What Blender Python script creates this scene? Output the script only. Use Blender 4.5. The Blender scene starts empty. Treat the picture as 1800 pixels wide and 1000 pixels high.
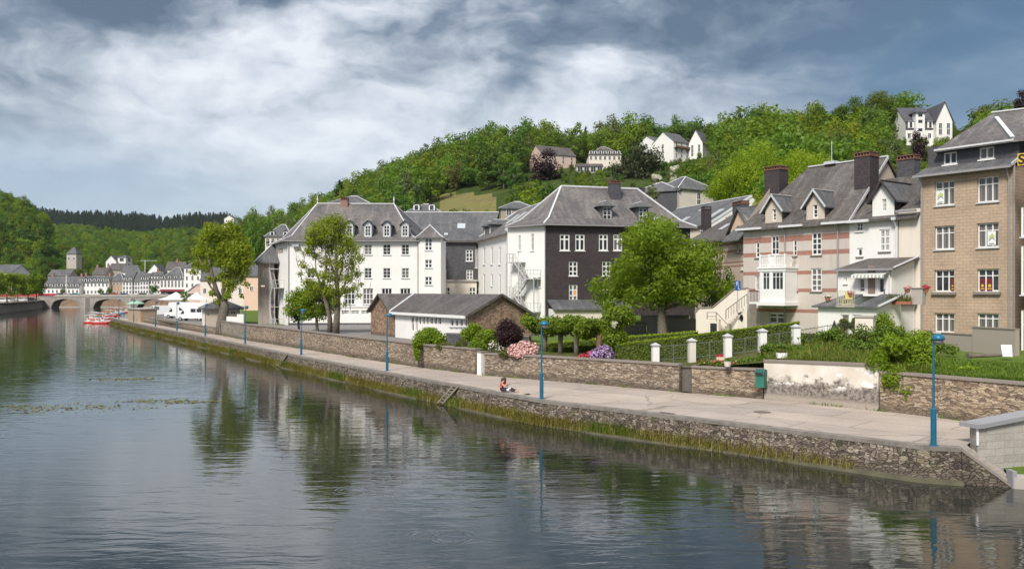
import bpy, bmesh, math, random
import numpy as np
from mathutils import Vector, Matrix
R = math.radians
PI = math.pi
random.seed(7)
rng = np.random.default_rng(11)
CZ = 7.1      # camera height above the water (the eye stands on a bridge)
F = 1500.0    # focal length in photo pixels
scene = bpy.context.scene
C = scene.collection

def P(px, py, d):
    return Vector(((px - 900) / F * d, d, CZ - (py - 512) / F * d))
def PZ(px, py, z):
    return P(px, py, F * (CZ - z) / (py - 512))
def lerp(a, b, t): return a + (b - a) * t
def V(*a): return Vector(a)

# ------------------------------------------------------------------ mesh builder
class MB:
    def __init__(s):
        s.v = []; s.f = []; s.m = []
    def face(s, pts, m=0):
        i = len(s.v); s.v.extend([tuple(p) for p in pts]); s.f.append(tuple(range(i, i + len(pts)))); s.m.append(m)
    def box(s, a, b, m=0, mx=None):
        x0, y0, z0 = a; x1, y1, z1 = b
        c = [V(x0,y0,z0),V(x1,y0,z0),V(x1,y1,z0),V(x0,y1,z0),V(x0,y0,z1),V(x1,y0,z1),V(x1,y1,z1),V(x0,y1,z1)]
        if mx is not None: c = [mx @ p for p in c]
        i = len(s.v); s.v.extend([tuple(p) for p in c])
        for q in ((0,3,2,1),(4,5,6,7),(0,1,5,4),(1,2,6,5),(2,3,7,6),(3,0,4,7)):
            s.f.append(tuple(i + k for k in q)); s.m.append(m)
    def prism(s, poly, off, m=0, mside=None):
        """poly: list of 3-D points, off: extrusion vector"""
        off = V(*off); a = [V(*p) for p in poly]; b = [p + off for p in a]
        s.face(a, m); s.face(b[::-1], m if mside is None else mside)
        n = len(a)
        for k in range(n):
            s.face([a[(k+1) % n], a[k], b[k], b[(k+1) % n]], m if mside is None else mside)
    def bar(s, p, q, w, h=None, m=0, up=(0,0,1)):
        p = V(*p); q = V(*q); h = h or w
        d = (q - p); L = d.length
        if L < 1e-6: return
        d /= L; u = V(*up)
        if abs(d.dot(u)) > .99: u = V(1,0,0)
        x = d.cross(u).normalized(); y = x.cross(d)
        c = []
        for e in (p, q):
            for sx, sy in ((-1,-1),(1,-1),(1,1),(-1,1)):
                c.append(e + x * (sx * w / 2) + y * (sy * h / 2))
        i = len(s.v); s.v.extend([tuple(k) for k in c])
        for qd in ((0,3,2,1),(4,5,6,7),(0,1,5,4),(1,2,6,5),(2,3,7,6),(3,0,4,7)):
            s.f.append(tuple(i + k for k in qd)); s.m.append(m)
    def tube(s, pts, rad, n=8, m=0, cap=True):
        pts = [V(*p) for p in pts]
        if not hasattr(rad, '__len__'): rad = [rad] * len(pts)
        base = len(s.v); ref = None
        for k, p in enumerate(pts):
            d = (pts[min(k+1, len(pts)-1)] - pts[max(k-1, 0)]).normalized()
            if ref is None:
                ref = d.orthogonal().normalized()
            ref = (ref - d * ref.dot(d))
            ref = ref.normalized() if ref.length > 1e-5 else d.orthogonal().normalized()
            y = d.cross(ref)
            for j in range(n):
                a = 2 * PI * j / n
                s.v.append(tuple(p + ref * (math.cos(a) * rad[k]) + y * (math.sin(a) * rad[k])))
        for k in range(len(pts) - 1):
            for j in range(n):
                s.f.append((base + k*n + j, base + k*n + (j+1) % n, base + (k+1)*n + (j+1) % n, base + (k+1)*n + j)); s.m.append(m)
        if cap:
            s.f.append(tuple(base + j for j in range(n))[::-1]); s.m.append(m)
            s.f.append(tuple(base + (len(pts)-1)*n + j for j in range(n))); s.m.append(m)
    def lathe(s, prof, n=16, m=0, at=(0,0,0), sx=1, sy=1):
        """prof: list of (r, z)"""
        base = len(s.v)
        for r, z in prof:
            for j in range(n):
                a = 2*PI*j/n
                s.v.append((at[0] + r*math.cos(a)*sx, at[1] + r*math.sin(a)*sy, at[2] + z))
        for k in range(len(prof)-1):
            for j in range(n):
                s.f.append((base+k*n+j, base+k*n+(j+1)%n, base+(k+1)*n+(j+1)%n, base+(k+1)*n+j)); s.m.append(m)
        s.f.append(tuple(base + j for j in range(n))[::-1]); s.m.append(m)
        s.f.append(tuple(base + (len(prof)-1)*n + j for j in range(n))); s.m.append(m)
    def ball(s, c, r, n=10, m=0, sq=(1,1,1)):
        prof = [(max(r*math.sin(PI*k/n), .002), -r*math.cos(PI*k/n)*sq[2]) for k in range(n+1)]
        s.lathe(prof, n+2, m, c, sq[0], sq[1])
    def data(s, name, mats, smooth=False):
        me = bpy.data.meshes.new(name)
        me.from_pydata(s.v, [], s.f)
        for k in mats: me.materials.append(k)
        me.polygons.foreach_set('material_index', s.m)
        autouv(me)
        if smooth: me.shade_smooth()
        return me
    def build(s, name, mats, parent=None, loc=None, smooth=False):
        if not isinstance(mats, (list, tuple)): mats = [mats]
        return link(name, s.data(name, mats, smooth), parent, loc)

def link(name, me, parent=None, loc=None):
    o = bpy.data.objects.new(name, me); C.objects.link(o)
    if parent is not None: o.parent = parent
    if loc is not None: o.location = loc
    return o

def autouv(me):
    """planar UVs in metres for every face: u along the horizontal, v up the face"""
    nl = len(me.loops)
    if nl == 0: return
    uvl = me.uv_layers.new(name='UVMap')
    co = np.empty(len(me.vertices)*3); me.vertices.foreach_get('co', co); co = co.reshape(-1, 3)
    vi = np.empty(nl, dtype=np.int64); me.loops.foreach_get('vertex_index', vi)
    nf = len(me.polygons)
    no = np.empty(nf*3); me.polygons.foreach_get('normal', no); no = no.reshape(-1, 3)
    lt = np.empty(nf, dtype=np.int64); me.polygons.foreach_get('loop_total', lt)
    fn = np.repeat(no, lt, axis=0)
    t = np.stack([-fn[:,1], fn[:,0], np.zeros(nl)], 1)
    ln = np.linalg.norm(t, axis=1)
    flat = ln < .08
    t[flat] = (1, 0, 0); ln[flat] = 1
    t /= ln[:, None]
    b = np.cross(fn, t)
    p = co[vi]
    uv = np.stack([(p*t).sum(1), (p*b).sum(1)], 1)
    uvl.data.foreach_set('uv', uv.ravel())

def np_mesh(name, verts, quads, mats, uv=False, mi=None):
    me = bpy.data.meshes.new(name)
    nv, nf = len(verts), len(quads); k = quads.shape[1]
    me.vertices.add(nv); me.vertices.foreach_set('co', np.ascontiguousarray(verts, dtype=np.float32).ravel())
    me.loops.add(nf*k); me.loops.foreach_set('vertex_index', np.ascontiguousarray(quads, dtype=np.int32).ravel())
    me.polygons.add(nf); me.polygons.foreach_set('loop_start', np.arange(0, nf*k, k, dtype=np.int32))
    if mi is not None: me.polygons.foreach_set('material_index', np.asarray(mi, dtype=np.int32))
    for m in (mats if isinstance(mats, (list, tuple)) else [mats]): me.materials.append(m)
    me.update(calc_edges=True); me.validate()
    if uv: autouv(me)
    return me

# ------------------------------------------------------------------ tagging
def tag(o, label=None, cat=None, group=None, kind=None):
    if label: o['label'] = label
    if cat: o['category'] = cat
    if group: o['group'] = group
    if kind: o['kind'] = kind
    return o
def thing(name, label, cat, loc=(0,0,0), rz=0.0, group=None):
    o = bpy.data.objects.new(name, None); C.objects.link(o)
    o.empty_display_size = .3
    o.location = loc; o.rotation_euler = (0, 0, rz)
    return tag(o, label, cat, group)
_kids = {}
def copy_tree(o, parent=None):
    c = o.copy(); C.objects.link(c); c.parent = parent
    for ch in list(o.children): copy_tree(ch, c)
    return c

# ------------------------------------------------------------------ node helpers
def newmat(name):
    m = bpy.data.materials.new(name); m.use_nodes = True
    nt = m.node_tree; nt.nodes.clear()
    out = nt.nodes.new('ShaderNodeOutputMaterial')
    b = nt.nodes.new('ShaderNodeBsdfPrincipled')
    nt.links.new(b.outputs[0], out.inputs[0])
    return m, nt, b, out
def setin(nt, sock, val):
    if isinstance(val, bpy.types.NodeSocket): nt.links.new(val, sock)
    elif isinstance(val, (tuple, list)):
        if sock.type == 'RGBA' and len(val) == 3: val = (*val, 1)
        sock.default_value = val
    else: sock.default_value = val
def node(nt, typ, props=None, **ins):
    n = nt.nodes.new(typ)
    for k, v in (props or {}).items(): setattr(n, k, v)
    for k, v in ins.items():
        key = int(k[1:]) if k[0] == 'i' and k[1:].isdigit() else k.replace('_', ' ')
        setin(nt, n.inputs[key], v)
    return n
def mth(nt, op, a, b=None, c=None, clamp=False):
    n = nt.nodes.new('ShaderNodeMath'); n.operation = op; n.use_clamp = clamp
    setin(nt, n.inputs[0], a)
    if b is not None: setin(nt, n.inputs[1], b)
    if c is not None: setin(nt, n.inputs[2], c)
    return n.outputs[0]
def mix(nt, fac, a, b, mode='MIX'):
    n = nt.nodes.new('ShaderNodeMix'); n.data_type = 'RGBA'; n.blend_type = mode
    setin(nt, n.inputs[0], fac); setin(nt, n.inputs[6], a); setin(nt, n.inputs[7], b)
    return n.outputs[2]
def ramp(nt, fac, stops, interp='LINEAR'):
    n = nt.nodes.new('ShaderNodeValToRGB'); n.color_ramp.interpolation = interp
    el = n.color_ramp.elements
    while len(el) < len(stops): el.new(.5)
    for e, (p, c) in zip(el, stops):
        e.position = p; e.color = (*c, 1) if len(c) == 3 else c
    nt.links.new(fac, n.inputs[0]); return n.outputs[0]
def smooth(nt, x, a, b):
    n = nt.nodes.new('ShaderNodeMapRange'); n.interpolation_type = 'SMOOTHSTEP'
    setin(nt, n.inputs[0], x); n.inputs[1].default_value = a; n.inputs[2].default_value = b
    return n.outputs[0]
def uvn(nt, scale=(1,1,1), loc=(0,0,0), src='UV'):
    t = nt.nodes.new('ShaderNodeTexCoord')
    mp = nt.nodes.new('ShaderNodeMapping'); mp.inputs['Scale'].default_value = scale; mp.inputs['Location'].default_value = loc
    nt.links.new(t.outputs[src], mp.inputs[0]); return mp.outputs[0]
def noise(nt, vec, scale, detail=4, rough=.55, dist=0.0, out=0):
    n = node(nt, 'ShaderNodeTexNoise', None, Vector=vec, Scale=scale, Detail=detail, Roughness=rough, Distortion=dist)
    return n.outputs[out]
def bump(nt, b, h, strength=.5, dist=.02):
    n = node(nt, 'ShaderNodeBump', None, Strength=strength, Distance=dist, Height=h)
    nt.links.new(n.outputs[0], b.inputs['Normal'])

# ------------------------------------------------------------------ materials
MATS = {}
def plain(name, col, rough=.6, metal=0.0, var=.12, scale=3.0, spec=.5):
    if name in MATS: return MATS[name]
    m, nt, b, o = newmat(name)
    v = noise(nt, uvn(nt, src='Object'), scale, 5, .6)
    c = ramp(nt, v, [(.25, tuple(k*(1-var) for k in col)), (.75, tuple(min(1, k*(1+var)) for k in col))])
    nt.links.new(c, b.inputs['Base Color']); b.inputs['Roughness'].default_value = rough
    b.inputs['Metallic'].default_value = metal; b.inputs['Specular IOR Level'].default_value = spec
    MATS[name] = m; return m

def plaster(name, col, dirt=(.35,.3,.25), amt=.35, streak=.5, rough=.85):
    m, nt, b, o = newmat(name)
    uv = uvn(nt)
    big = noise(nt, uv, .35, 6, .65)
    st = noise(nt, uvn(nt, (2.6, .16, 1)), 1.0, 5, .6)
    fine = noise(nt, uv, 9, 3, .6)
    c = mix(nt, ramp(nt, big, [(.35, (0,0,0)), (.75, (amt, amt, amt))]), col, tuple(lerp(a, k, .55) for a, k in zip(col, dirt)))
    c = mix(nt, ramp(nt, st, [(.52, (0,0,0)), (.78, (streak*amt*1.6,)*3)]), c, tuple(lerp(a, k, .8) for a, k in zip(col, dirt)))
    c = mix(nt, ramp(nt, fine, [(.3, (.1,.1,.1)), (.7, (0,0,0))]), c, tuple(k*.75 for k in col))
    nt.links.new(c, b.inputs['Base Color']); b.inputs['Roughness'].default_value = rough
    b.inputs['Specular IOR Level'].default_value = .25
    bump(nt, b, fine, .15, .01)
    return m

def slate(name, col, col2, lichen=.25, row=.22, wid=.3):
    m, nt, b, o = newmat(name)
    uv = uvn(nt)
    br = node(nt, 'ShaderNodeTexBrick', None, Vector=uv, Color1=(.75,.75,.75), Color2=(1.2,1.2,1.2), Mortar=(.35,.35,.35), Scale=1.0)
    br.inputs['Mortar Size'].default_value = .012; br.inputs['Brick Width'].default_value = wid; br.inputs['Row Height'].default_value = row
    big = noise(nt, uv, .22, 7, .68, .6)
    st = noise(nt, uvn(nt, (1.4, .14, 1)), 1.0, 6, .65)
    c = mix(nt, ramp(nt, big, [(.36, (0,0,0)), (.66, (1,1,1))]), col, col2)
    c = mix(nt, ramp(nt, st, [(.5, (0,0,0)), (.75, (lichen,)*3)]), c, (.36,.35,.33))
    sp = noise(nt, uv, 5.0, 2, .5)
    c = mix(nt, ramp(nt, sp, [(.66, (0,0,0)), (.74, (lichen*.9,)*3)]), c, (.5,.5,.47))
    c = mix(nt, .8, c, br.outputs[0], 'MULTIPLY')
    nt.links.new(c, b.inputs['Base Color']); b.inputs['Roughness'].default_value = .62
    b.inputs['Specular IOR Level'].default_value = .3
    bump(nt, b, br.outputs[1], -.5, .02)
    return m

def rubble(name, cols, scale=2.4, stretch=2.6, mortar=(.26,.23,.19), lichen=None, moss=0.0, dark=.0, bmp=.8):
    m, nt, b, o = newmat(name)
    wob = node(nt, 'ShaderNodeTexNoise', None, Vector=uvn(nt), Scale=1.6, Detail=3.0)
    wv = node(nt, 'ShaderNodeVectorMath', {'operation': 'MULTIPLY_ADD'}, i0=wob.outputs[1], i1=(.35,.35,0), i2=uvn(nt))
    mp = node(nt, 'ShaderNodeMapping', None, Vector=wv.outputs[0], Scale=(1, stretch, 1))
    vo = node(nt, 'ShaderNodeTexVoronoi', {'voronoi_dimensions': '2D'}, Vector=mp.outputs[0], Scale=scale)
    ve = node(nt, 'ShaderNodeTexVoronoi', {'voronoi_dimensions': '2D', 'feature': 'DISTANCE_TO_EDGE'}, Vector=mp.outputs[0], Scale=scale)
    sep = node(nt, 'ShaderNodeSeparateColor', None, Color=vo.outputs['Color'])
    n = len(cols)
    c = ramp(nt, sep.outputs[0], [(k/n, q) for k, q in enumerate(cols)], 'CONSTANT')
    fine = noise(nt, uvn(nt), 14, 4, .65)
    c = mix(nt, 1.0, c, ramp(nt, fine, [(.25, (.6,.6,.6)), (.75, (1.3,1.3,1.3))]), 'MULTIPLY')
    big = noise(nt, uvn(nt), .33, 5, .65)
    c = mix(nt, 1.0, c, ramp(nt, big, [(.3, (.62-dark,.6-dark,.58-dark)), (.7, (1.15,1.12,1.05))]), 'MULTIPLY')
    edge = ramp(nt, ve.outputs[0], [(.02, (1,1,1)), (.075, (0,0,0))])
    c = mix(nt, edge, c, mortar)
    if lichen:
        ln = noise(nt, uvn(nt), 4.5, 4, .7)
        c = mix(nt, ramp(nt, ln, [(.60, (0,0,0)), (.68, (.8,.8,.8))]), c, lichen)
    if moss:
        mn = noise(nt, uvn(nt), .8, 5, .7)
        c = mix(nt, ramp(nt, mn, [(.55, (0,0,0)), (.72, (moss,)*3)]), c, (.13,.14,.035))
    zf = node(nt, 'ShaderNodeSeparateXYZ', None, Vector=uvn(nt, src='Object')).outputs[2]
    ft = smooth(nt, mth(nt, 'SUBTRACT', mth(nt, 'ADD', mth(nt, 'MULTIPLY', big, .9), mth(nt, 'MULTIPLY', fine, .25)), zf), 0, .35)
    c = mix(nt, mth(nt, 'MULTIPLY', ft, .6), c, (.10,.08,.065))
    nt.links.new(c, b.inputs['Base Color']); b.inputs['Roughness'].default_value = .9
    b.inputs['Specular IOR Level'].default_value = .2
    h = mth(nt, 'ADD', smooth(nt, ve.outputs[0], 0, .12), mth(nt, 'MULTIPLY', fine, .4))
    bump(nt, b, h, bmp, .05)
    return m

def blocks(name, c1, c2, mortar, w=.45, h=.2, ms=.012, var=.25, bmp=.4):
    m, nt, b, o = newmat(name)
    uv = uvn(nt)
    br = node(nt, 'ShaderNodeTexBrick', None, Vector=uv, Color1=c1, Color2=c2, Mortar=mortar, Scale=1.0)
    br.inputs['Mortar Size'].default_value = ms; br.inputs['Brick Width'].default_value = w; br.inputs['Row Height'].default_value = h
    br.inputs['Mortar Smooth'].default_value = .1
    big = noise(nt, uv, .5, 6, .65); fine = noise(nt, uv, 12, 3, .6)
    c = mix(nt, 1.0, br.outputs[0], ramp(nt, big, [(.3, (1-var,)*3), (.7, (1+var*.5,)*3)]), 'MULTIPLY')
    c = mix(nt, 1.0, c, ramp(nt, fine, [(.3, (.85,)*3), (.7, (1.1,)*3)]), 'MULTIPLY')
    st = noise(nt, uvn(nt, (2.2, .2, 1)), 1.0, 5, .6)
    c = mix(nt, ramp(nt, st, [(.55, (0,0,0)), (.8, (.45,)*3)]), c, tuple(k*.5 for k in c1))
    nt.links.new(c, b.inputs['Base Color']); b.inputs['Roughness'].default_value = .88
    b.inputs['Specular IOR Level'].default_value = .2
    bump(nt, b, br.outputs[1], -bmp, .015)
    return m

def banded(name, col, band, zs, dirt=(.3,.25,.22)):
    """plaster with brick courses at the local heights zs = [(z0, z1), ...]"""
    m, nt, b, o = newmat(name)
    uv = uvn(nt)
    t = nt.nodes.new('ShaderNodeTexCoord'); sp = node(nt, 'ShaderNodeSeparateXYZ', None, Vector=t.outputs['Object'])
    z = sp.outputs[2]; acc = None
    for z0, z1 in zs:
        k = mth(nt, 'MULTIPLY', mth(nt, 'GREATER_THAN', z, z0), mth(nt, 'LESS_THAN', z, z1))
        acc = k if acc is None else mth(nt, 'MAXIMUM', acc, k)
    br = node(nt, 'ShaderNodeTexBrick', None, Vector=uv, Color1=band, Color2=tuple(k*.7 for k in band), Mortar=(.42,.33,.28), Scale=1.0)
    br.inputs['Mortar Size'].default_value = .011; br.inputs['Brick Width'].default_value = .22; br.inputs['Row Height'].default_value = .08
    big = noise(nt, uv, .5, 6, .65); st = noise(nt, uvn(nt, (2.4, .18, 1)), 1.0, 5, .6)
    c = mix(nt, ramp(nt, big, [(.35, (0,0,0)), (.75, (.4,)*3)]), col, tuple(k*.72 for k in col))
    c = mix(nt, ramp(nt, st, [(.52, (0,0,0)), (.8, (.5,)*3)]), c, dirt)
    c = mix(nt, acc, c, br.outputs[0])
    nt.links.new(c, b.inputs['Base Color']); b.inputs['Roughness'].default_value = .88
    b.inputs['Specular IOR Level'].default_value = .2
    return m

def glass(name, col=(.025,.03,.035), rough=.06, curtain=None):
    m, nt, b, o = newmat(name)
    c = col
    if curtain:
        w = noise(nt, uvn(nt, (9, .25, 1)), 1.0, 2, .5)
        c = ramp(nt, w, [(.4, tuple(k*.45 for k in curtain)), (.6, curtain)])
        nt.links.new(c, b.inputs['Base Color'])
    else:
        v = noise(nt, uvn(nt, src='Object'), .9, 3, .6)
        c = ramp(nt, v, [(.35, tuple(k*.5 for k in col)), (.7, tuple(k*2.2 for k in col))])
        nt.links.new(c, b.inputs['Base Color'])
    b.inputs['Roughness'].default_value = rough; b.inputs['Specular IOR Level'].default_value = .5
    return m

def leafmat(name, dark, light, trans=.3, tint=.0, rough=.55):
    m, nt, b, o = newmat(name)
    g = nt.nodes.new('ShaderNodeNewGeometry'); oi = nt.nodes.new('ShaderNodeObjectInfo')
    r = g.outputs['Random Per Island']
    big = noise(nt, uvn(nt, src='Object'), .55, 3, .6)
    f = mth(nt, 'ADD', mth(nt, 'MULTIPLY', r, .42), mth(nt, 'MULTIPLY', big, .8))
    f = mth(nt, 'SUBTRACT', f, .10, clamp=True)
    c = mix(nt, f, dark, light)
    if tint:
        hs = node(nt, 'ShaderNodeHueSaturation', None, Hue=mth(nt, 'ADD', mth(nt, 'MULTIPLY', oi.outputs['Random'], tint*.24), .5-tint*.12),
                  Saturation=mth(nt, 'ADD', mth(nt, 'MULTIPLY', oi.outputs['Random'], -.35*tint), 1.0+.1*tint),
                  Value=mth(nt, 'ADD', mth(nt, 'MULTIPLY', mth(nt, 'FRACT', mth(nt, 'MULTIPLY', oi.outputs['Random'], 7.3)), tint*.9), 1-tint*.42), Color=c)
        c = hs.outputs[0]
    nt.links.new(c, b.inputs['Base Color']); b.inputs['Roughness'].default_value = rough
    b.inputs['Specular IOR Level'].default_value = .3
    tr = node(nt, 'ShaderNodeBsdfTranslucent', None, Color=mix(nt, 1.0, c, (1.5,1.5,.6), 'MULTIPLY'))
    ms = nt.nodes.new('ShaderNodeMixShader'); ms.inputs[0].default_value = trans
    nt.links.new(b.outputs[0], ms.inputs[1]); nt.links.new(tr.outputs[0], ms.inputs[2]); nt.links.new(ms.outputs[0], o.inputs[0])
    return m

M = dict(
 white=plaster('white_plaster', (.85,.83,.80), amt=.22, streak=.5),
 white2=plaster('cream_plaster', (.80,.72,.62), amt=.3),
 peach=plaster('peach_plaster', (.78,.56,.42), amt=.3),
 greyrender=plaster('grey_render', (.36,.31,.27), amt=.6),
 oldwhite=plaster('stained_white_plaster', (.74,.69,.60), dirt=(.12,.11,.10), amt=.75, streak=.8),
 pale=plaster('pale_beige_render', (.62,.53,.45), amt=.45),
 concrete=plaster('concrete', (.44,.40,.36), amt=.5),
 slate=slate('weathered_slate', (.105,.099,.102), (.195,.172,.16), .55),
 slate2=slate('grey_slate', (.092,.095,.104), (.16,.156,.157), .35),
 slate3=slate('brown_slate', (.088,.077,.073), (.145,.126,.116), .36),
 slatewall=slate('dark_slate_cladding', (.060,.046,.049), (.078,.061,.064), .03, .16, .22),
 slategrey=slate('grey_slate_cladding', (.085,.083,.093), (.11,.105,.115), .05, .16, .22),
 stone=rubble('rubble_stone', [(.37,.29,.225),(.45,.37,.29),(.25,.195,.16),(.55,.48,.40),(.30,.22,.165),(.40,.33,.27),(.18,.15,.13)], 4.2, 3.2, mortar=(.22,.19,.16), moss=.25),
 stone2=rubble('thin_rubble_stone', [(.44,.35,.26),(.28,.21,.16),(.60,.51,.40),(.20,.155,.13),(.50,.41,.31),(.36,.27,.2),(.56,.44,.31)], 3.4, 5.0, mortar=(.17,.14,.115)),
 stonered=rubble('reddish_rubble', [(.34,.22,.15),(.42,.29,.20),(.25,.17,.13),(.46,.34,.25),(.20,.14,.12),(.36,.25,.18)], 5.0, 1.5, mortar=(.3,.22,.17)),
 quay=rubble('quay_stone', [(.20,.165,.14),(.27,.225,.19),(.14,.115,.10),(.36,.31,.265),(.22,.18,.15),(.10,.085,.075)], 4.4, 2.5, mortar=(.085,.07,.06), lichen=(.56,.52,.46), moss=.7, bmp=1.0),
 ashlar=blocks('pale_ashlar', (.50,.46,.415), (.42,.385,.345), (.36,.32,.29), .9, .28, .014, .2),
 tan=blocks('tan_block', (.53,.40,.295), (.485,.365,.265), (.33,.245,.18), .5, .22, .014, .22),
 brick=blocks('red_brick', (.36,.15,.10), (.28,.12,.085), (.4,.34,.3), .22, .075, .01),
 coping=plaster('coping_stone', (.24,.205,.18), amt=.6),
 bluestone=plaster('blue_stone', (.31,.31,.33), amt=.3),
 zinc=plain('zinc', (.55,.56,.58), .45, .0, .12),
 lead=plain('pale_zinc_cap', (.66,.66,.68), .5),
 wframe=plain('white_window_paint', (.82,.81,.79), .45, var=.04),
 gutter=plain('grey_gutter', (.30,.29,.30), .5),
 glass=glass('dark_glass'), glasscurt=glass('curtained_glass', curtain=(.21,.20,.195)), glasslight=glass('net_curtain_glass', curtain=(.5,.49,.47)),
 bark=plain('bark', (.15,.125,.10), .95, var=.45, scale=6), barkpale=plain('pale_bark', (.26,.23,.195), .95, var=.4, scale=6),
 lampblue=plain('petrol_blue_paint', (.012,.125,.215), .4, var=.12),
 steel=plain('galvanised_steel', (.40,.40,.41), .5, .3, .2),
 darkiron=plain('dark_iron', (.06,.055,.055), .6),
 wood=plain('brown_wood', (.17,.095,.055), .7, var=.3),
 asphalt=plain('yard_asphalt', (.21,.195,.185), .9, var=.2, scale=.6),
 black=plain('soft_black', (.02,.02,.02), .7), red=plain('red_paint', (.55,.03,.02), .45), awningred=plain('red_canvas', (.42,.03,.045), .8),
 maroon=plain('maroon_canvas', (.16,.015,.03), .8), orange=plain('orange_canvas', (.8,.22,.03), .7), teal=plain('teal_plastic', (.03,.28,.33), .5),
 wplastic=plain('white_plastic', (.82,.82,.81), .4, var=.03), rubber=plain('rubber', (.025,.025,.027), .8),
 skin=plain('skin', (.58,.34,.25), .6, var=.08), hair=plain('brown_hair', (.05,.025,.013), .6, var=.4, scale=30), denim=plain('dark_trousers', (.035,.022,.03), .8),
 coral=plain('coral_cloth', (.62,.14,.10), .8), greenbin=plain('green_plastic', (.03,.16,.12), .5), yellow=plain('yellow_plastic', (.75,.62,.12), .6),
 bluesign=plain('blue_sign', (.015,.13,.46), .4), terracotta=plain('terracotta', (.36,.14,.08), .8),
)
EXPO = 1.56
SUN_E = 1.5
SKY_GAIN = 4.25
WAVE = .15
PUFF = 1.25
SKY_BLOBS = [(400, 200, 460, 130, .20), (640, 110, 190, 70, .14), (200, 180, 170, 45, .14), (210, 18, 170, 40, -.75), (480, 5, 60, 22, -.5), (1100, 70, 300, 80, -.14), (830, 70, 110, 60, -.12),
    (1060, 118, 60, 40, .34), (1290, 150, 160, 34, .2), (900, 200, 300, 60, .12), (1700, 20, 420, 120, -.34), (1250, 60, 420, 70, -.16), (1500, 120, 200, 60, -.12), (1180, 30, 260, 40, -.14), (120, 330, 300, 60, -.10), (640, 260, 260, 60, .12), (60, 90, 200, 60, -.1)]
HAZE = .000045
def _oldplaster():
    m, nt, b, o = newmat('peeling_damp_plaster')
    uv = uvn(nt); t = nt.nodes.new('ShaderNodeTexCoord'); z = node(nt, 'ShaderNodeSeparateXYZ', None, Vector=t.outputs['Object']).outputs[2]
    n1 = noise(nt, uv, 1.1, 7, .7); n2 = noise(nt, uv, 5, 6, .72); n3 = noise(nt, uvn(nt, (.9, 1.6, 1), (4, 2, 0)), .8, 5, .65)
    base = ramp(nt, noise(nt, uv, .8, 5, .6), [(.3, (.62,.55,.46)), (.7, (.78,.73,.66))])
    lowf = mth(nt, 'SUBTRACT', mth(nt, 'ADD', mth(nt, 'MULTIPLY', n1, 2.0), .12), mth(nt, 'MULTIPLY', z, .82))
    c = mix(nt, smooth(nt, lowf, .0, .35), base, (.30,.26,.22))
    blk = mth(nt, 'MULTIPLY', smooth(nt, lowf, -.05, .3), smooth(nt, n2, .42, .62))
    c = mix(nt, mth(nt, 'MULTIPLY', blk, .85), c, (.055,.048,.045))
    foot = smooth(nt, mth(nt, 'SUBTRACT', mth(nt, 'MULTIPLY', n2, .9), z), 0, .25)
    c = mix(nt, mth(nt, 'MULTIPLY', foot, .8), c, (.42,.36,.30))
    patch = mth(nt, 'MULTIPLY', smooth(nt, n3, .56, .60), smooth(nt, z, .7, 1.1))
    c = mix(nt, patch, c, (.83,.80,.76))
    bare = mth(nt, 'MULTIPLY', smooth(nt, n3, .345, .33), smooth(nt, z, .4, .8))
    c = mix(nt, bare, c, ramp(nt, n2, [(.35, (.30,.22,.16)), (.65, (.46,.36,.26))]))
    nt.links.new(c, b.inputs['Base Color']); b.inputs['Roughness'].default_value = .9
    bump(nt, b, mth(nt, 'ADD', n2, mth(nt, 'MULTIPLY', patch, .8)), .4, .03)
    return m
M['oldplaster'] = _oldplaster()
M['greystone'] = rubble('grey_rubble', [(.27,.24,.21),(.33,.29,.25),(.22,.2,.18),(.38,.34,.3)], 2.8, 1.8, mortar=(.3,.27,.24))
M['towerrender'] = plaster('old_stair_block_render', (.40,.34,.30), dirt=(.08,.065,.05), amt=.8, streak=.9)
M['redtop'] = plain('red_cloth', (.6,.03,.06), .8); M['bluetop'] = plain('blue_cloth', (.10,.16,.30), .8); M['jeans'] = plain('jeans_cloth', (.06,.09,.16), .8)
M['tanfar'] = plaster('far_tan_render', (.42,.30,.20), amt=.4)
M['peachfar'] = plaster('far_pink_render', (.68,.50,.42), amt=.35)
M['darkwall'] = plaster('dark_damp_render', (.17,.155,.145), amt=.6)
M['peachgrey'] = plaster('pale_stone_render', (.50,.46,.41), amt=.5)
M['crownbrick'] = plain('sooty_brick', (.17,.085,.06), .9, var=.4, scale=5)
M['bridgestone'] = blocks('bridge_stone', (.42,.385,.35), (.36,.33,.30), (.25,.23,.21), 1.2, .45, .02, .3)
M['slatevilla'] = slate('blue_grey_slate', (.085,.085,.105), (.12,.115,.13), .1)
# ================================================================== camera, light, sky
cam = bpy.data.cameras.new('camera'); camo = bpy.data.objects.new('camera', cam); C.objects.link(camo)
camo.location = (0, 0, CZ); camo.rotation_euler = (R(90), 0, 0)
cam.sensor_width = 36; cam.lens = 30.0; cam.shift_y = 12/1800; cam.clip_start = .5; cam.clip_end = 9000
scene.camera = camo
SUN_AZ, SUN_EL = -155.0, 46.0      # azimuth clockwise from +Y (view direction), elevation
sl = bpy.data.lights.new('sun', 'SUN'); sl.energy = SUN_E if 'SUN_E' in globals() else 1.5; sl.angle = R(16); sl.color = (1.0, .95, .87)
so = bpy.data.objects.new('sun', sl); C.objects.link(so); so.location = (-60, -40, 120)
sd = V(math.sin(R(SUN_AZ))*math.cos(R(SUN_EL)), math.cos(R(SUN_AZ))*math.cos(R(SUN_EL)), math.sin(R(SUN_EL)))
so.rotation_euler = sd.to_track_quat('Z', 'Y').to_euler()
scene.view_settings.view_transform = 'Standard'; scene.view_settings.look = 'None'
scene.view_settings.gamma = 1; scene.view_settings.exposure = EXPO
scene.render.film_transparent = False
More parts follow.
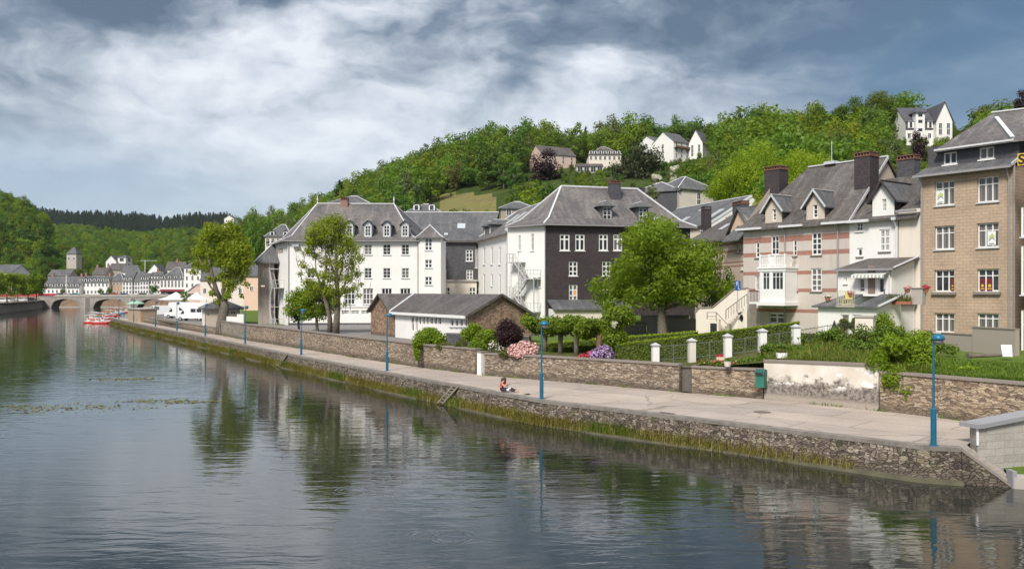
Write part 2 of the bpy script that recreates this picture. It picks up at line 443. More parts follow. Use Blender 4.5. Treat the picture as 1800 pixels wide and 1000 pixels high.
try:
    scene.cycles.use_denoising = True; scene.cycles.max_bounces = 8; scene.cycles.transparent_max_bounces = 8
    scene.cycles.diffuse_bounces = 3; scene.cycles.glossy_bounces = 3; scene.cycles.caustics_reflective = False
    scene.cycles.sample_clamp_indirect = 4.0
except Exception: pass

w = bpy.data.worlds.new('World'); scene.world = w; w.use_nodes = True
w.cycles.sampling_method = 'MANUAL'; w.cycles.sample_map_resolution = 512
nt = w.node_tree; nt.nodes.clear()
wo = nt.nodes.new('ShaderNodeOutputWorld'); bg = nt.nodes.new('ShaderNodeBackground'); nt.links.new(bg.outputs[0], wo.inputs[0])
bg.inputs[1].default_value = .1
sky = nt.nodes.new('ShaderNodeTexSky'); sky.sky_type = 'NISHITA'; sky.sun_disc = False
sky.sun_elevation = R(SUN_EL); sky.sun_rotation = R(SUN_AZ)
tc = nt.nodes.new('ShaderNodeTexCoord'); D = tc.outputs['Generated']
# cloud relief: layered noise on the sky direction, flattened towards the horizon
warp = node(nt, 'ShaderNodeTexNoise', None, Vector=node(nt, 'ShaderNodeMapping', None, Vector=D, Scale=(1,1,2.2)).outputs[0], Scale=2.3, Detail=5.0, Roughness=.6)
wv = node(nt, 'ShaderNodeVectorMath', {'operation': 'MULTIPLY_ADD'}, i0=node(nt, 'ShaderNodeVectorMath', {'operation': 'SUBTRACT'}, i0=warp.outputs[1], i1=(.5,.5,.5)).outputs[0], i1=(.22,.22,.13), i2=D)
Dw = wv.outputs[0]
sx = node(nt, 'ShaderNodeSeparateXYZ', None, Vector=Dw)
az = mth(nt, 'ARCTAN2', sx.outputs[0], sx.outputs[1])            # radians from the view axis
el = mth(nt, 'ARCSINE', mth(nt, 'MINIMUM', mth(nt, 'MAXIMUM', sx.outputs[2], -1.0), 1.0))
def gauss(px, py, sa, se):
    a0 = math.atan((px-900)/F); e0 = math.atan((512-py)/F*math.cos(a0)); sa /= F; se /= F
    x = mth(nt, 'DIVIDE', mth(nt, 'SUBTRACT', az, a0), sa); y = mth(nt, 'DIVIDE', mth(nt, 'SUBTRACT', el, e0), se)
    return mth(nt, 'EXPONENT', mth(nt, 'MULTIPLY', mth(nt, 'ADD', mth(nt, 'MULTIPLY', x, x), mth(nt, 'MULTIPLY', y, y)), -1.0))
cn1 = noise(nt, node(nt, 'ShaderNodeMapping', None, Vector=Dw, Scale=(1,1,2.0)).outputs[0], 4.0, 8, .54, .25)
cn2 = noise(nt, node(nt, 'ShaderNodeMapping', None, Vector=Dw, Scale=(1,1,1.7), Location=(3,1,2)).outputs[0], 9.0, 6, .56, .15)
up = smooth(nt, el, R(2), R(22))
# brightness field of the overcast
lum = mth(nt, 'ADD', .57, mth(nt, 'MULTIPLY', up, -.09))
for px, py, sa, se, k in SKY_BLOBS:
    lum = mth(nt, 'ADD', lum, mth(nt, 'MULTIPLY', gauss(px, py, sa, se), k))
rel = mth(nt, 'ADD', mth(nt, 'MULTIPLY', mth(nt, 'SUBTRACT', cn1, .5), 1.15), mth(nt, 'MULTIPLY', mth(nt, 'SUBTRACT', cn2, .5), .62))
lum = mth(nt, 'ADD', lum, mth(nt, 'MULTIPLY', rel, mth(nt, 'ADD', .45, mth(nt, 'MULTIPLY', up, .75))), clamp=True)
def mpD(scale, loc=(0,0,0)): return node(nt, 'ShaderNodeMapping', None, Vector=Dw, Scale=scale, Location=loc).outputs[0]
cnS = noise(nt, mpD((1,1,2.0), (.035,0,-.05)), 4.0, 8, .54, .25)
cnT = noise(nt, mpD((1,1,1.7), (3.014,1,1.975)), 9.0, 6, .56, .15)
emb = mth(nt, 'ADD', mth(nt, 'MULTIPLY', mth(nt, 'SUBTRACT', cn1, cnS), 1.1), mth(nt, 'MULTIPLY', mth(nt, 'SUBTRACT', cn2, cnT), .75))
lum = mth(nt, 'ADD', lum, mth(nt, 'MULTIPLY', emb, mth(nt, 'MULTIPLY', mth(nt, 'ADD', .3, mth(nt, 'MULTIPLY', up, .7)), PUFF)), clamp=True)
# dark blue-grey undersides -> pale grey -> white billows (values are divided by the background strength)
K = SKY_GAIN
cc = ramp(nt, lum, [(.0, tuple(k*K for k in (.075,.108,.152))), (.26, tuple(k*K for k in (.165,.205,.255))), (.48, tuple(k*K for k in (.335,.372,.42))), (.68, tuple(k*K for k in (.515,.545,.59))), (.95, tuple(k*K for k in (.71,.725,.75)))])
blue = mth(nt, 'MINIMUM', mth(nt, 'ADD', mth(nt, 'MULTIPLY', gauss(1760, 150, 260, 150), .85), mth(nt, 'MULTIPLY', gauss(2300, 120, 420, 260), .9)), .78)
cc = mix(nt, blue, cc, tuple(k*K for k in (.048,.118,.205)))
low = mth(nt, 'MULTIPLY', gauss(120, 345, 420, 95), .8)
cc = mix(nt, low, cc, tuple(k*K for k in (.32,.415,.52)))
fin = mix(nt, .92, sky.outputs[0], cc)
nt.links.new(fin, bg.inputs[0])

# ================================================================== ground lines
WALLPX = [(1698,740),(1610,729),(1545,722),(1343,701),(1215,691),(1038,675),(850,659.5),(736,645.5),(640,631),(550,616),(430,597.5),(388,589),(360,585.5),(246,565.5)]
WALL = [V(27, 29.5, 0), V(23.4, 34.4, 0)] + [PZ(x, y, 1.3).to_2d().to_3d() for x, y in WALLPX]
EDGEPX = [(1690,787),(1641,785.5),(1300,744.5),(952,703.5),(680,655),(529,626.5),(431,606.5),(361,592.5),(311,582.5),(273,575.3),(235,567.3),(209,561.8),(195,558)]
EDGE = [PZ(x, y, 1.3).to_2d().to_3d() for x, y in EDGEPX]
wall_px = np.array([900 + p.x/p.y*F for p in WALL[1:]][::-1]); wall_d = np.array([p.y for p in WALL[1:]][::-1])
def wd(px): return float(np.interp(px, wall_px, wall_d))

# terrain: piecewise profile along each bearing
T_PX = [246, 430, 640, 850, 1040, 1215, 1343, 1450, 1545, 1700, 1900, 2400]
T_Z0 = [2.0, 2.6, 2.75, 2.7, 2.7, 2.72, 3.25, 3.3, 3.2, 3.12, 3.2, 3.2]
T_Z1 = [2.0, 2.6, 2.75, 2.7, 2.75, 3.0, 3.75, 4.0, 3.7, 3.3, 3.3, 3.3]
T_Z2 = [2.2, 2.6, 2.75, 2.75, 2.80, 2.95, 3.7, 3.6, 3.4, 3.4, 3.4, 3.4]
T_D0 = [490, 380, 185, 175, 155, 125, 105, 100, 95, 92, 90, 90]
CR_PX = [270,330,380,430,480,540,590,640,700,760,820,880,940,1000,1040,1100,1180,1250,1300,1350,1410,1500,1590,1690,1800,1950,2400]
CR_Y  = [478,432,402,388,376,356,338,316,292,268,250,238,231,228,233,232,236,226,224,222,226,215,226,220,205,190,185]
CR_D  = [620,640,690,680,640,600,560,520,480,450,430,420,410,400,395,385,375,355,345,335,320,300,285,280,280,280,280]
CR_T  = [13,13,13,13,13,13,13,12,12,12,12,12,12,12,12,11,10,10,10,10,10,10,2,5,9,9,9]   # tree height standing on the crest
def hill(px, d):
    d0 = np.interp(px, T_PX, T_D0); D1 = np.interp(px, CR_PX, CR_D); y = np.interp(px, CR_PX, CR_Y); t = np.interp(px, CR_PX, CR_T)
    z2 = np.interp(px, T_PX, T_Z2)
    zr = CZ + (512-y)/F*D1 - t
    s = np.clip((d-d0)/(D1-d0), 0, 1)
    z = z2 + (zr-z2)*s**.92
    return np.where(d > D1, zr - (d-D1)*.05, z)
def ground_z(px, d):
    w0 = np.interp(px, wall_px, wall_d); e = d - w0
    a = np.interp(px, T_PX, T_Z0); b = np.interp(px, T_PX, T_Z1); c = np.interp(px, T_PX, T_Z2)
    z = np.where(e < 6, a + (b-a)*np.clip((e-.4)/5.6, 0, 1), b + (c-b)*np.clip((e-6)/14, 0, 1))
    return np.where(d > np.interp(px, T_PX, T_D0), hill(px, d), z)
def gz(px, d): return float(ground_z(np.array(float(px)), np.array(float(d))))
def on_ground(px, d):
    return V((px-900)/F*d, d, gz(px, d))

def groundmat(name, cols, scale=.5, b=.3):
    m, nt, bs, o = newmat(name)
    v = noise(nt, uvn(nt, src='Object'), scale, 7, .65); f = noise(nt, uvn(nt, src='Object'), scale*14, 3, .6)
    c = ramp(nt, v, [(.28 + .44*k/(len(cols)-1), q) for k, q in enumerate(cols)])
    c = mix(nt, 1.0, c, ramp(nt, f, [(.25, (.65,)*3), (.75, (1.25,)*3)]), 'MULTIPLY')
    nt.links.new(c, bs.inputs['Base Color']); bs.inputs['Roughness'].default_value = .95; bs.inputs['Specular IOR Level'].default_value = .1
    bump(nt, bs, f, b, .08)
    return m
G_LAWN = groundmat('lawn_green', [(.075,.12,.02), (.11,.165,.03), (.145,.19,.045)], .3)
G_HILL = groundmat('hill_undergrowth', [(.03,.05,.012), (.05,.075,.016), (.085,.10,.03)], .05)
G_CLEAR = groundmat('dry_clearing', [(.12,.13,.04), (.20,.18,.07), (.16,.125,.06)], .09)
G_EARTH = groundmat('garden_earth', [(.10,.075,.045), (.085,.10,.03), (.14,.12,.06)], .6)
G_PAVE = groundmat('town_paving', [(.30,.28,.255), (.36,.335,.30), (.40,.37,.33)], .15)

def grid(name, pxs, dfun, zfun, mats, mfun=None, kind='structure'):
    pxs = np.asarray(pxs, float)
    D_ = np.stack([dfun(p) for p in pxs])                     # (columns, rows)
    PX_ = np.repeat(pxs[:, None], D_.shape[1], 1)
    Z_ = zfun(PX_, D_)
    vs = np.stack([(PX_-900)/F*D_, D_, Z_], -1).reshape(-1, 3)
    n, k = D_.shape
    i = np.arange(n*k).reshape(n, k)
    q = np.stack([i[:-1, :-1], i[1:, :-1], i[1:, 1:], i[:-1, 1:]], -1).reshape(-1, 4)
    mi = None
    if mfun is not None:
        pc = (PX_[:-1, :-1]+PX_[1:, 1:])/2; dc = (D_[:-1, :-1]+D_[1:, 1:])/2; zc = (Z_[:-1,:-1]+Z_[1:,1:])/2
        mi = mfun(pc, dc, zc).reshape(-1).astype(int)
    me = np_mesh(name, vs, q, mats, True, mi); me.shade_smooth()
    return tag(link(name, me), kind=kind)

near_off = np.array([0, .5, 1.2, 2.2, 3.6, 5, 6, 8, 11, 15, 20])
def d_near(p):
    w0 = wd(p); d0 = np.interp(p, T_PX, T_D0)
    return np.concatenate([w0 + near_off + .2, np.linspace(w0+20+(d0-w0-20)*.25, d0+1.5, 7)])
def m_near(p, d, z):
    yard = (p < 855) & (d < 135) & (p > 440)
    earth = (p >= 855) & (p < 1400) & (d < np.interp(p, wall_px, wall_d) + 5)
    return np.where(yard, 1, np.where(earth, 2, 0))
grid('ground', np.linspace(424, 2400, 130), d_near, ground_z, [G_LAWN, M['asphalt'], G_EARTH], m_near)
def d_hill(p):
    d0 = np.interp(p, T_PX, T_D0); D1 = np.interp(p, CR_PX, CR_D)
    return np.concatenate([np.linspace(d0, D1, 26), [D1+40, D1+160, D1+500]])
def m_hill(p, d, z):
    y = 512 - (z-CZ)/d*F
    n = 12*np.sin(p*.11) + 8*np.sin(p*.29+1)
    c = (p > 772) & (p < 872) & (y > 338 + np.abs(n)*.3) & (y < 378)
    return np.where(c, 1, 0)
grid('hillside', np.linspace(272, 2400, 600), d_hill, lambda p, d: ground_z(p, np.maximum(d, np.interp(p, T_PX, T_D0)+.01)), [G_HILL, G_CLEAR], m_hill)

# far hills
def ridge(name, tab, td, d0, z0, t, mat, rows=16, pw=.85):
    xs, ys = zip(*tab); dx, dd = zip(*td)
    def zf(p, d):
        D1 = np.interp(p, dx, dd); zr = CZ + (512-np.interp(p, xs, ys))/F*D1 - t
        s = np.clip((d-d0(p))/(D1-d0(p)), 0, 1)
        return np.where(d > D1, zr-(d-D1)*.1, z0+(zr-z0)*s**pw)
    def df(p):
        D1 = float(np.interp(p, dx, dd)); a = float(d0(p))
        return np.concatenate([np.linspace(a, D1, rows), [D1+60, D1+300]])
    grid(name, np.linspace(xs[0], xs[-1], 90), df, zf, [mat])
    return zf, (lambda p: np.interp(p, dx, dd)), d0
H2 = ridge('wooded_hill', [(-600,300),(-300,322),(-100,326),(0,331),(18,332),(45,345),(70,368),(96,402),(120,430),(144,468),(180,503)],
           [(-600,640),(0,620),(60,600),(144,520),(180,500)], lambda p: np.interp(p, [-600,180],[330,470]), 4.5, 12, G_HILL)
H3 = ridge('middle_hill', [(20,392),(60,394),(100,392),(150,398),(200,404),(250,407),(300,402),(350,399),(400,393),(450,386),(520,380),(600,376)],
           [(20,1050),(250,980),(600,900)], lambda p: np.interp(p, [20,600],[500,640]), 5.0, 11, G_HILL)
H4 = ridge('far_hill', [(-60,360),(20,362),(75,366),(120,371),(170,371),(210,372),(250,376),(290,381),(340,375),(400,375),(418,384),(440,392),(520,395)],
           [(-60,1800),(520,1800)], lambda p: p*0+1080., 40.0, 14, G_HILL)
ZS = {}

# water
def watermat():
    m, nt, b, o = newmat('river_water')
    b.inputs['Base Color'].default_value = (.020, .024, .020, 1); b.inputs['Roughness'].default_value = .04; b.inputs['IOR'].default_value = 1.62
    b.inputs['Specular IOR Level'].default_value = 1.0
    t = nt.nodes.new('ShaderNodeTexCoord'); ob = t.outputs['Object']
    def mp(s, rz=0): return node(nt, 'ShaderNodeMapping', None, Vector=ob, Scale=s, Rotation=(0,0,rz)).outputs[0]
    a = noise(nt, mp((.5, 1.7, 1), .05), 1.0, 3, .5, .6)
    c = noise(nt, mp((1.7, 4.6, 1), -.12), 1.0, 3, .5, .4)
    g = noise(nt, mp((.16, .34, 1), .2), 1.0, 2, .5)
    patch = smooth(nt, noise(nt, mp((.035, .06, 1)), 1.0, 3, .55), .34, .66)
    h = mth(nt, 'ADD', mth(nt, 'MULTIPLY', a, .75), mth(nt, 'MULTIPLY', c, mth(nt, 'MULTIPLY', patch, .22)))
    h = mth(nt, 'ADD', h, mth(nt, 'MULTIPLY', g, .9))
    # rings spreading from touches on the surface
    for (rx, ry, r0) in RINGS:
        dv = node(nt, 'ShaderNodeVectorMath', {'operation': 'DISTANCE'}, i0=ob, i1=(rx, ry, 0)).outputs['Value']
        ring = mth(nt, 'MULTIPLY', mth(nt, 'SINE', mth(nt, 'MULTIPLY', dv, 30.0)), mth(nt, 'EXPONENT', mth(nt, 'MULTIPLY', mth(nt, 'POWER', mth(nt, 'DIVIDE', mth(nt, 'SUBTRACT', dv, r0), .16), 2.0), -1.0)))
        h = mth(nt, 'ADD', h, mth(nt, 'MULTIPLY', ring, .10))
    bump(nt, b, h, WAVE, .12)
    return m
RINGS = [(PZ(795, 943, 0).x, PZ(795, 943, 0).y, .55), (PZ(745, 940, 0).x, PZ(745, 940, 0).y, .35), (PZ(620, 861, 0).x, PZ(620, 861, 0).y, .55)]
mb = MB(); mb.face([(-900,-60,0),(400,-60,0),(400,470,0),(-900,470,0)])
tag(mb.build('river', watermat()), kind='structure')

# promenade paving: one sheet between the river edge and the walls
def pavemat():
    m, nt, b, o = newmat('promenade_concrete')
    ob = uvn(nt, src='Object')
    rot = node(nt, 'ShaderNodeMapping', None, Vector=ob, Rotation=(0,0,R(45))).outputs[0]
    br = node(nt, 'ShaderNodeTexBrick', {'offset': .37}, Vector=rot, Color1=(.88,.88,.88), Color2=(1.1,1.08,1.05), Mortar=(.42,.40,.37), Scale=1.0)
    br.inputs['Mortar Size'].default_value = .022; br.inputs['Brick Width'].default_value = 5.2; br.inputs['Row Height'].default_value = 2.4
    big = noise(nt, rot, .28, 6, .65); fine = noise(nt, rot, 7, 4, .65)
    st = noise(nt, node(nt, 'ShaderNodeMapping', None, Vector=ob, Rotation=(0,0,R(45)), Scale=(.12,1.1,1)).outputs[0], 1.0, 5, .6)
    c = ramp(nt, big, [(.3, (.385,.325,.285)), (.7, (.50,.43,.375))])
    c = mix(nt, ramp(nt, st, [(.52, (0,0,0)), (.70, (.6,)*3)]), c, (.30,.26,.225))
    c = mix(nt, 1.0, c, br.outputs[0], 'MULTIPLY')
    c = mix(nt, 1.0, c, ramp(nt, fine, [(.25, (.88,)*3), (.75, (1.08,)*3)]), 'MULTIPLY')
    vo = node(nt, 'ShaderNodeTexVoronoi', {'feature': 'DISTANCE_TO_EDGE'}, Vector=node(nt, 'ShaderNodeVectorMath', {'operation': 'MULTIPLY_ADD'}, i0=node(nt, 'ShaderNodeTexNoise', None, Vector=ob, Scale=.9, Detail=4.0).outputs[1], i1=(1.2,1.2,0), i2=ob).outputs[0], Scale=.16)
    c = mix(nt, ramp(nt, vo.outputs[0], [(.002, (.7,)*3), (.006, (0,0,0))]), c, (.16,.14,.12))
    nt.links.new(c, b.inputs['Base Color']); b.inputs['Roughness'].default_value = .9; b.inputs['Specular IOR Level'].default_value = .2
    bump(nt, b, fine, .15, .01)
    return m
PROM = pavemat()
mb = MB()
# resample both lines to the same count and bridge them
def resample(pts, n):
    L = [0]
    for a, b in zip(pts, pts[1:]): L.append(L[-1] + (b-a).length)
    out = []
    for k in range(n):
        s = L[-1]*k/(n-1); j = max(i for i in range(len(L)) if L[i] <= s+1e-9); j = min(j, len(pts)-2)
        out.append(pts[j].lerp(pts[j+1], (s-L[j])/(L[j+1]-L[j])))
    return out
ra = resample(EDGE, 60); rb = resample(WALL[2:] + [V(-78, 179, 0)], 60)
mb.face([(p[0], p[1], 1.3) for p in (EDGE[0], (17.58,32.75), (23.4,34.9), WALL[2])])
for k in range(59):
    a, b, c, d = ra[k], ra[k+1], rb[k+1], rb[k]
    mb.face([(a.x,a.y,1.3),(d.x,d.y,1.3),(c.x,c.y,1.3),(b.x,b.y,1.3)])
tag(mb.build('promenade', PROM), kind='structure')

# flat ground of the car park and the far banks
def flat(name, pts, z, mat):
    mb = MB(); mb.face([(p[0], p[1], z) for p in pts])
    # turned up so that the normal points up
    o = mb.build(name, mat); tag(o, kind='structure')
    if o.data.polygons[0].normal.z < 0: o.data.flip_normals()
    return o
A = [PZ(x, 560, 2.0) for x in ()]
cp = [(WALL[-4].x+.3, WALL[-4].y+.3), (WALL[-3].x+.2, WALL[-3].y+.3), (WALL[-2].x+.2, WALL[-2].y+.3), (WALL[-1].x+.2, WALL[-1].y+.3), (-79,181), (-92,205), (-112,275), (-128,330), (-137,362), (-137,392), (-60,392), (-52,300), (-40,180), (-28,110)]
flat('car_park', cp, 2.0, M['asphalt'])
ge = [(-44,180),(-60,392),(-146,392),(-152,470),(-40,520),(-20,250)]
flat('town_ground', [(-420,385),(-137,385),(-60,392),(-20,270),(40,270),(40,720),(-600,720)], 4.6, G_PAVE)
flat('bank_ground', [(-159,268),(-176,312),(-190,345),(-199,363),(-235,384.6),(-420,384.6),(-420,200),(-190,200)], 3.3, G_PAVE)
# land base reaching the horizon under and behind all the hills
flat('land', [(-9000,480),(9000,480),(9000,9000),(-9000,9000)], 2.0, G_HILL)
# ================================================================== house building kit
_wcache = {}
def window_meshes(w, h, cols, rows, fw, mw, fm, gm, sill, recess):
    key = (round(w, 2), round(h, 2), tuple(cols), tuple(rows), fw, mw, fm.name, gm.name, sill, recess)
    if key in _wcache: return _wcache[key]
    f = MB(); y0, y1 = recess-.03, recess+.05
    f.box((0,y0,0),(fw,y1,h)); f.box((w-fw,y0,0),(w,y1,h)); f.box((fw,y0,0),(w-fw,y1,fw)); f.box((fw,y0,h-fw),(w-fw,y1,h))
    for c in cols: f.box((w*c-mw/2,y0+.012,fw),(w*c+mw/2,y1-.012,h-fw))
    xs = [fw] + [w*c for c in cols] + [w-fw]
    for r in rows:
        for a, b in zip(xs, xs[1:]):
            a2 = a if a == fw else a+mw/2; b2 = b if b == w-fw else b-mw/2
            f.box((a2,y0+.018,h*r-mw*.4),(b2,y1-.018,h*r+mw*.4))
    fr = f.data('window_frame', [fm])
    g = MB(); g.face([(fw*.5,recess+.03,fw*.5),(w-fw*.5,recess+.03,fw*.5),(w-fw*.5,recess+.03,h-fw*.5),(fw*.5,recess+.03,h-fw*.5)])
    gl = g.data('window_pane', [gm])
    sl = None
    if sill is not None:
        q = MB(); q.box((-.08,-.10,-.09),(w+.08,recess-.035,-.005)); sl = q.data('window_sill', [sill])
    _wcache[key] = (fr, gl, sl); return _wcache[key]

class House:
    def __init__(s, name, label, cat, p0, p1, z0, group=None):
        p0 = V(p0[0], p0[1], z0); p1 = V(p1[0], p1[1], z0)
        d = p1 - p0; s.L = d.length; s.rz = math.atan2(d.y, d.x); s.p0 = p0; s.z0 = z0
        s.o = thing(name, label, cat, p0, s.rz, group)
        s.W = Matrix.Translation(p0) @ Matrix.Rotation(s.rz, 4, 'Z'); s.I = s.W.inverted()
    def lo(s, w): return s.I @ V(w[0], w[1], w[2] if len(w) > 2 else s.z0)
    def ray(s, px, py):
        o = s.I @ V(0, 0, CZ); q = s.I @ V((px-900)/F, 1, CZ+(512-py)/F); return o, q-o
    def pix(s, px, py, off=0.0):            # on the plane y = off
        o, r = s.ray(px, py); t = (off-o.y)/r.y; p = o + r*t; return p.x, p.z
    def pixa(s, px, py, a, b):              # on the vertical plane through a, b: (u along a->b, z)
        o, r = s.ray(px, py); d = V(b[0]-a[0], b[1]-a[1], 0).normalized(); n = V(-d.y, d.x, 0)
        t = (V(a[0], a[1], 0)-o).dot(n)/r.dot(n); p = o + r*t
        return (p-V(a[0], a[1], 0)).dot(d), p.z
    def wall(s, a, b, z0, z1, holes, mat, name='wall', extra=(), reveal=.16, parent=None):
        """sheet wall from a to b (seen from outside, a on the viewer's left) with real openings and reveals"""
        a = V(a[0], a[1], 0); b = V(b[0], b[1], 0); d = (b-a); L = d.length; d /= L; n = V(-d.y, d.x, 0)
        mb = MB(); pt = lambda u, z, k=0: a + d*u + n*k + V(0,0,z)
        us = sorted({0, L, *[min(max(h[0],0),L) for h in holes], *[min(max(h[1],0),L) for h in holes]})
        zs = sorted({z0, z1, *[min(max(h[2],z0),z1) for h in holes], *[min(max(h[3],z0),z1) for h in holes]})
        inh = lambda u, z: any(h[0] < u < h[1] and h[2] < z < h[3] for h in holes)
        for u0, u1 in zip(us, us[1:]):
            run = None
            for k, (w0, w1) in enumerate(zip(zs, zs[1:])):
                if inh((u0+u1)/2, (w0+w1)/2):
                    if run is not None: mb.face([pt(u0,run),pt(u1,run),pt(u1,w0),pt(u0,w0)]); run = None
                elif run is None: run = w0
            if run is not None: mb.face([pt(u0,run),pt(u1,run),pt(u1,z1),pt(u0,z1)])
        for h in holes:
            u0,u1,w0,w1 = h; r = reveal
            mb.face([pt(u0,w0),pt(u0,w0,r),pt(u0,w1,r),pt(u0,w1)][::-1]); mb.face([pt(u1,w0),pt(u1,w0,r),pt(u1,w1,r),pt(u1,w1)])
            mb.face([pt(u0,w0),pt(u1,w0),pt(u1,w0,r),pt(u0,w0,r)]); mb.face([pt(u0,w1),pt(u1,w1),pt(u1,w1,r),pt(u0,w1,r)][::-1])
        for poly in extra: mb.face([pt(*q) for q in poly])
        return mb.build(name, mat, parent or s.o)
    def window(s, a, b, hole, cols=(.5,), rows=(.68,), fw=.07, mw=.06, fm=None, gm=None, sill='zinc', recess=.10, name='window', parent=None, label=None):
        a = V(a[0], a[1], 0); b = V(b[0], b[1], 0); d = (b-a).normalized()
        u0,u1,w0,w1 = hole
        if gm is None and random.random() < .22: gm = M['glasscurt']
        fr, gl, sl = window_meshes(round(u1-u0, 2), round(w1-w0, 2), cols, rows, fw, mw, fm or M['wframe'], gm or M['glass'], M[sill] if sill else None, recess)
        o = link(name, fr, parent or s.o, a + d*u0 + V(0,0,w0)); o.rotation_euler = (0,0,math.atan2(d.y, d.x))
        if parent is None:
            link('pane', gl, o)
            if sl: link('sill', sl, o)
        return o
    def facade(s, a, b, z0, z1, wins, mat, name='wall', extra=(), reveal=.16, label=None):
        """wins: list of (hole, kwargs)"""
        wl = s.wall(a, b, z0, z1, [h for h, _ in wins], mat, name, extra, reveal)
        if label: wl['label'] = label
        for h, k in wins:
            if k is not None: s.window(a, b, h, **k)
        return wl
    def hole(s, x0, y0, x1, y1, a=(0,0), b=None):
        b = b or (s.L, 0)
        u0, _ = s.pixa(x0, (y0+y1)/2, a, b); u1, _ = s.pixa(x1, (y0+y1)/2, a, b)
        _, zt = s.pixa((x0+x1)/2, y0, a, b); _, zb = s.pixa((x0+x1)/2, y1, a, b)
        return (u0, u1, zb, zt)
    def roof(s, faces, mat, th=.16, name='roof', parent=None, flare=0.0):
        mb = MB()
        for f in faces:
            f = [V(*p) for p in f]
            n = (f[1]-f[0]).cross(f[2]-f[0])
            if n.z < 0: f = f[::-1]
            mb.prism([p for p in f], (0,0,-th)) if False else s._slab(mb, f, th)
        return mb.build(name, mat, parent or s.o)
    @staticmethod
    def _slab(mb, f, th):
        mb.face(f); g = [p - V(0,0,th) for p in f]; mb.face(g[::-1])
        n = len(f)
        for k in range(n): mb.face([f[k], g[k], g[(k+1)%n], f[(k+1)%n]])
    def hip(s, e, r0, r1, mat, ov=.0, flare=.0, th=.18, name='roof', capm='lead', cap=.13, parent=None):
        """e: four eave corners (front-left, front-right, back-right, back-left); ridge r0-r1; flare = drop of the bell-cast"""
        e = [V(*p) for p in e]; r0 = V(*r0); r1 = V(*r1)
        sides = [(e[0],e[1],r1,r0),(e[1],e[2],r1,r1),(e[2],e[3],r0,r1),(e[3],e[0],r0,r0)]
        t = .26; faces = []
        fl = lambda p, q: lerp(p, q, t) - V(0,0,flare)
        for a, b, tb, ta in sides:
            if flare:
                ma = fl(a, ta); m2 = fl(b, tb)
                faces.append([a, b, m2, ma]); faces.append([ma, m2, tb, ta] if (tb-ta).length > .01 else [ma, m2, tb])
            else:
                faces.append([a, b, tb, ta] if (tb-ta).length > .01 else [a, b, tb])
        mbm = MB()
        for f in faces:
            n = (f[1]-f[0]).cross(f[2]-f[0]); f = f if n.z > 0 else f[::-1]
            s._slab(mbm, f, th)
        o = mbm.build(name, mat, parent or s.o)
        if cap and parent is None:
            c = MB(); up = V(0,0,.05)
            if (r1-r0).length > .01: c.bar(r0+up, r1+up, cap*1.6, cap)
            for p, q in ((e[0],r0),(e[1],r1),(e[2],r1),(e[3],r0)):
                if flare: m = fl(p, q); c.bar(p+up*.6, m+up*.6, cap, cap*.7); c.bar(m+up*.6, q+up*.6, cap, cap*.7)
                else: c.bar(p+up*.6, q+up*.6, cap, cap*.7)
            c.build('ridge_cap', M[capm], o)
        return o
    def bars(s, name, segs, w, mat, parent=None, round_=False):
        mb = MB()
        for q in segs:
            if round_: mb.tube([q[0], q[1]], w, 8)
            else: mb.bar(q[0], q[1], w)
        return mb.build(name, mat, parent or s.o)
    def chimney(s, c, w, dp, z0, z1, mat, crown='slate3', name='chimney', pots=2, parent=None):
        mb = MB(); x, y = c
        mb.box((x-w/2,y-dp/2,z0),(x+w/2,y+dp/2,z1))
        o = mb.build(name, mat, parent or s.o)
        k = MB(); k.box((x-w/2-.06,y-dp/2-.06,z1-.02),(x+w/2+.06,y+dp/2+.06,z1+.08))
        for i in range(max(2, int(w/.22))):
            xx = x-w/2+.04 + (w-.08)*i/(max(2, int(w/.22))-1); k.box((xx-.05,y-dp/2,z1+.085),(xx+.05,y+dp/2,z1+.27))
        k.box((x-w/2-.05,y-dp/2-.05,z1+.275),(x+w/2+.05,y+dp/2+.05,z1+.35))
        k.build('chimney_crown', M['terracotta'] if crown == 'tc' else M[crown], o)
        return o
    def dormer(s, x, y, z, w, h, depth, wallm, roofm, ov=.12, pitch=.55, cols=(.5,), rows=(.35,.68), capm='lead', hipped=False):
        """dormer with its front at local y, base z"""
        mb = MB(); x0, x1 = x-w/2, x+w/2
        fw = .14
        zz = h*.0
        mb.box((x0,y,z),(x0+fw,y+depth,z+h)); mb.box((x1-fw,y,z),(x1,y+depth,z+h)); mb.box((x0+fw,y,z+h-fw),(x1-fw,y+depth,z+h)); mb.box((x0+fw,y,z),(x1-fw,y+depth,z+fw))
        o = mb.build('dormer', wallm, s.o)
        rh = w*pitch
        r = MB(); a0, a1 = x0-ov, x1+ov
        if hipped:
            E = [V(a0,y-ov,z+h),V(a1,y-ov,z+h),V(a1,y+depth,z+h),V(a0,y+depth,z+h)]; q0 = V(x,y+w*.42,z+h+rh); q1 = V(x,y+depth+.6,z+h+rh)
            for f in ([E[0],E[1],q0],[E[1],E[2],q1,q0],[E[3],E[0],q0,q1]): s._slab(r, f if (f[1]-f[0]).cross(f[2]-f[0]).z > 0 else f[::-1], .07)
        else:
            q0 = V(x,y-ov,z+h+rh); q1 = V(x,y+depth+.6,z+h+rh)
            for f in ([V(a0,y-ov,z+h-.04),q0,q1,V(a0,y+depth,z+h-.04)],[q0,V(a1,y-ov,z+h-.04),V(a1,y+depth,z+h-.04),q1]):
                s._slab(r, f if (f[1]-f[0]).cross(f[2]-f[0]).z > 0 else f[::-1], .07)
        rf = r.build('dormer_roof', roofm, o)
        if not hipped:
            t = MB(); t.face([(x0,y+.03,z+h),(x1,y+.03,z+h),(x,y+.03,z+h+rh-.05)]); t.build('dormer_gable', wallm, o)
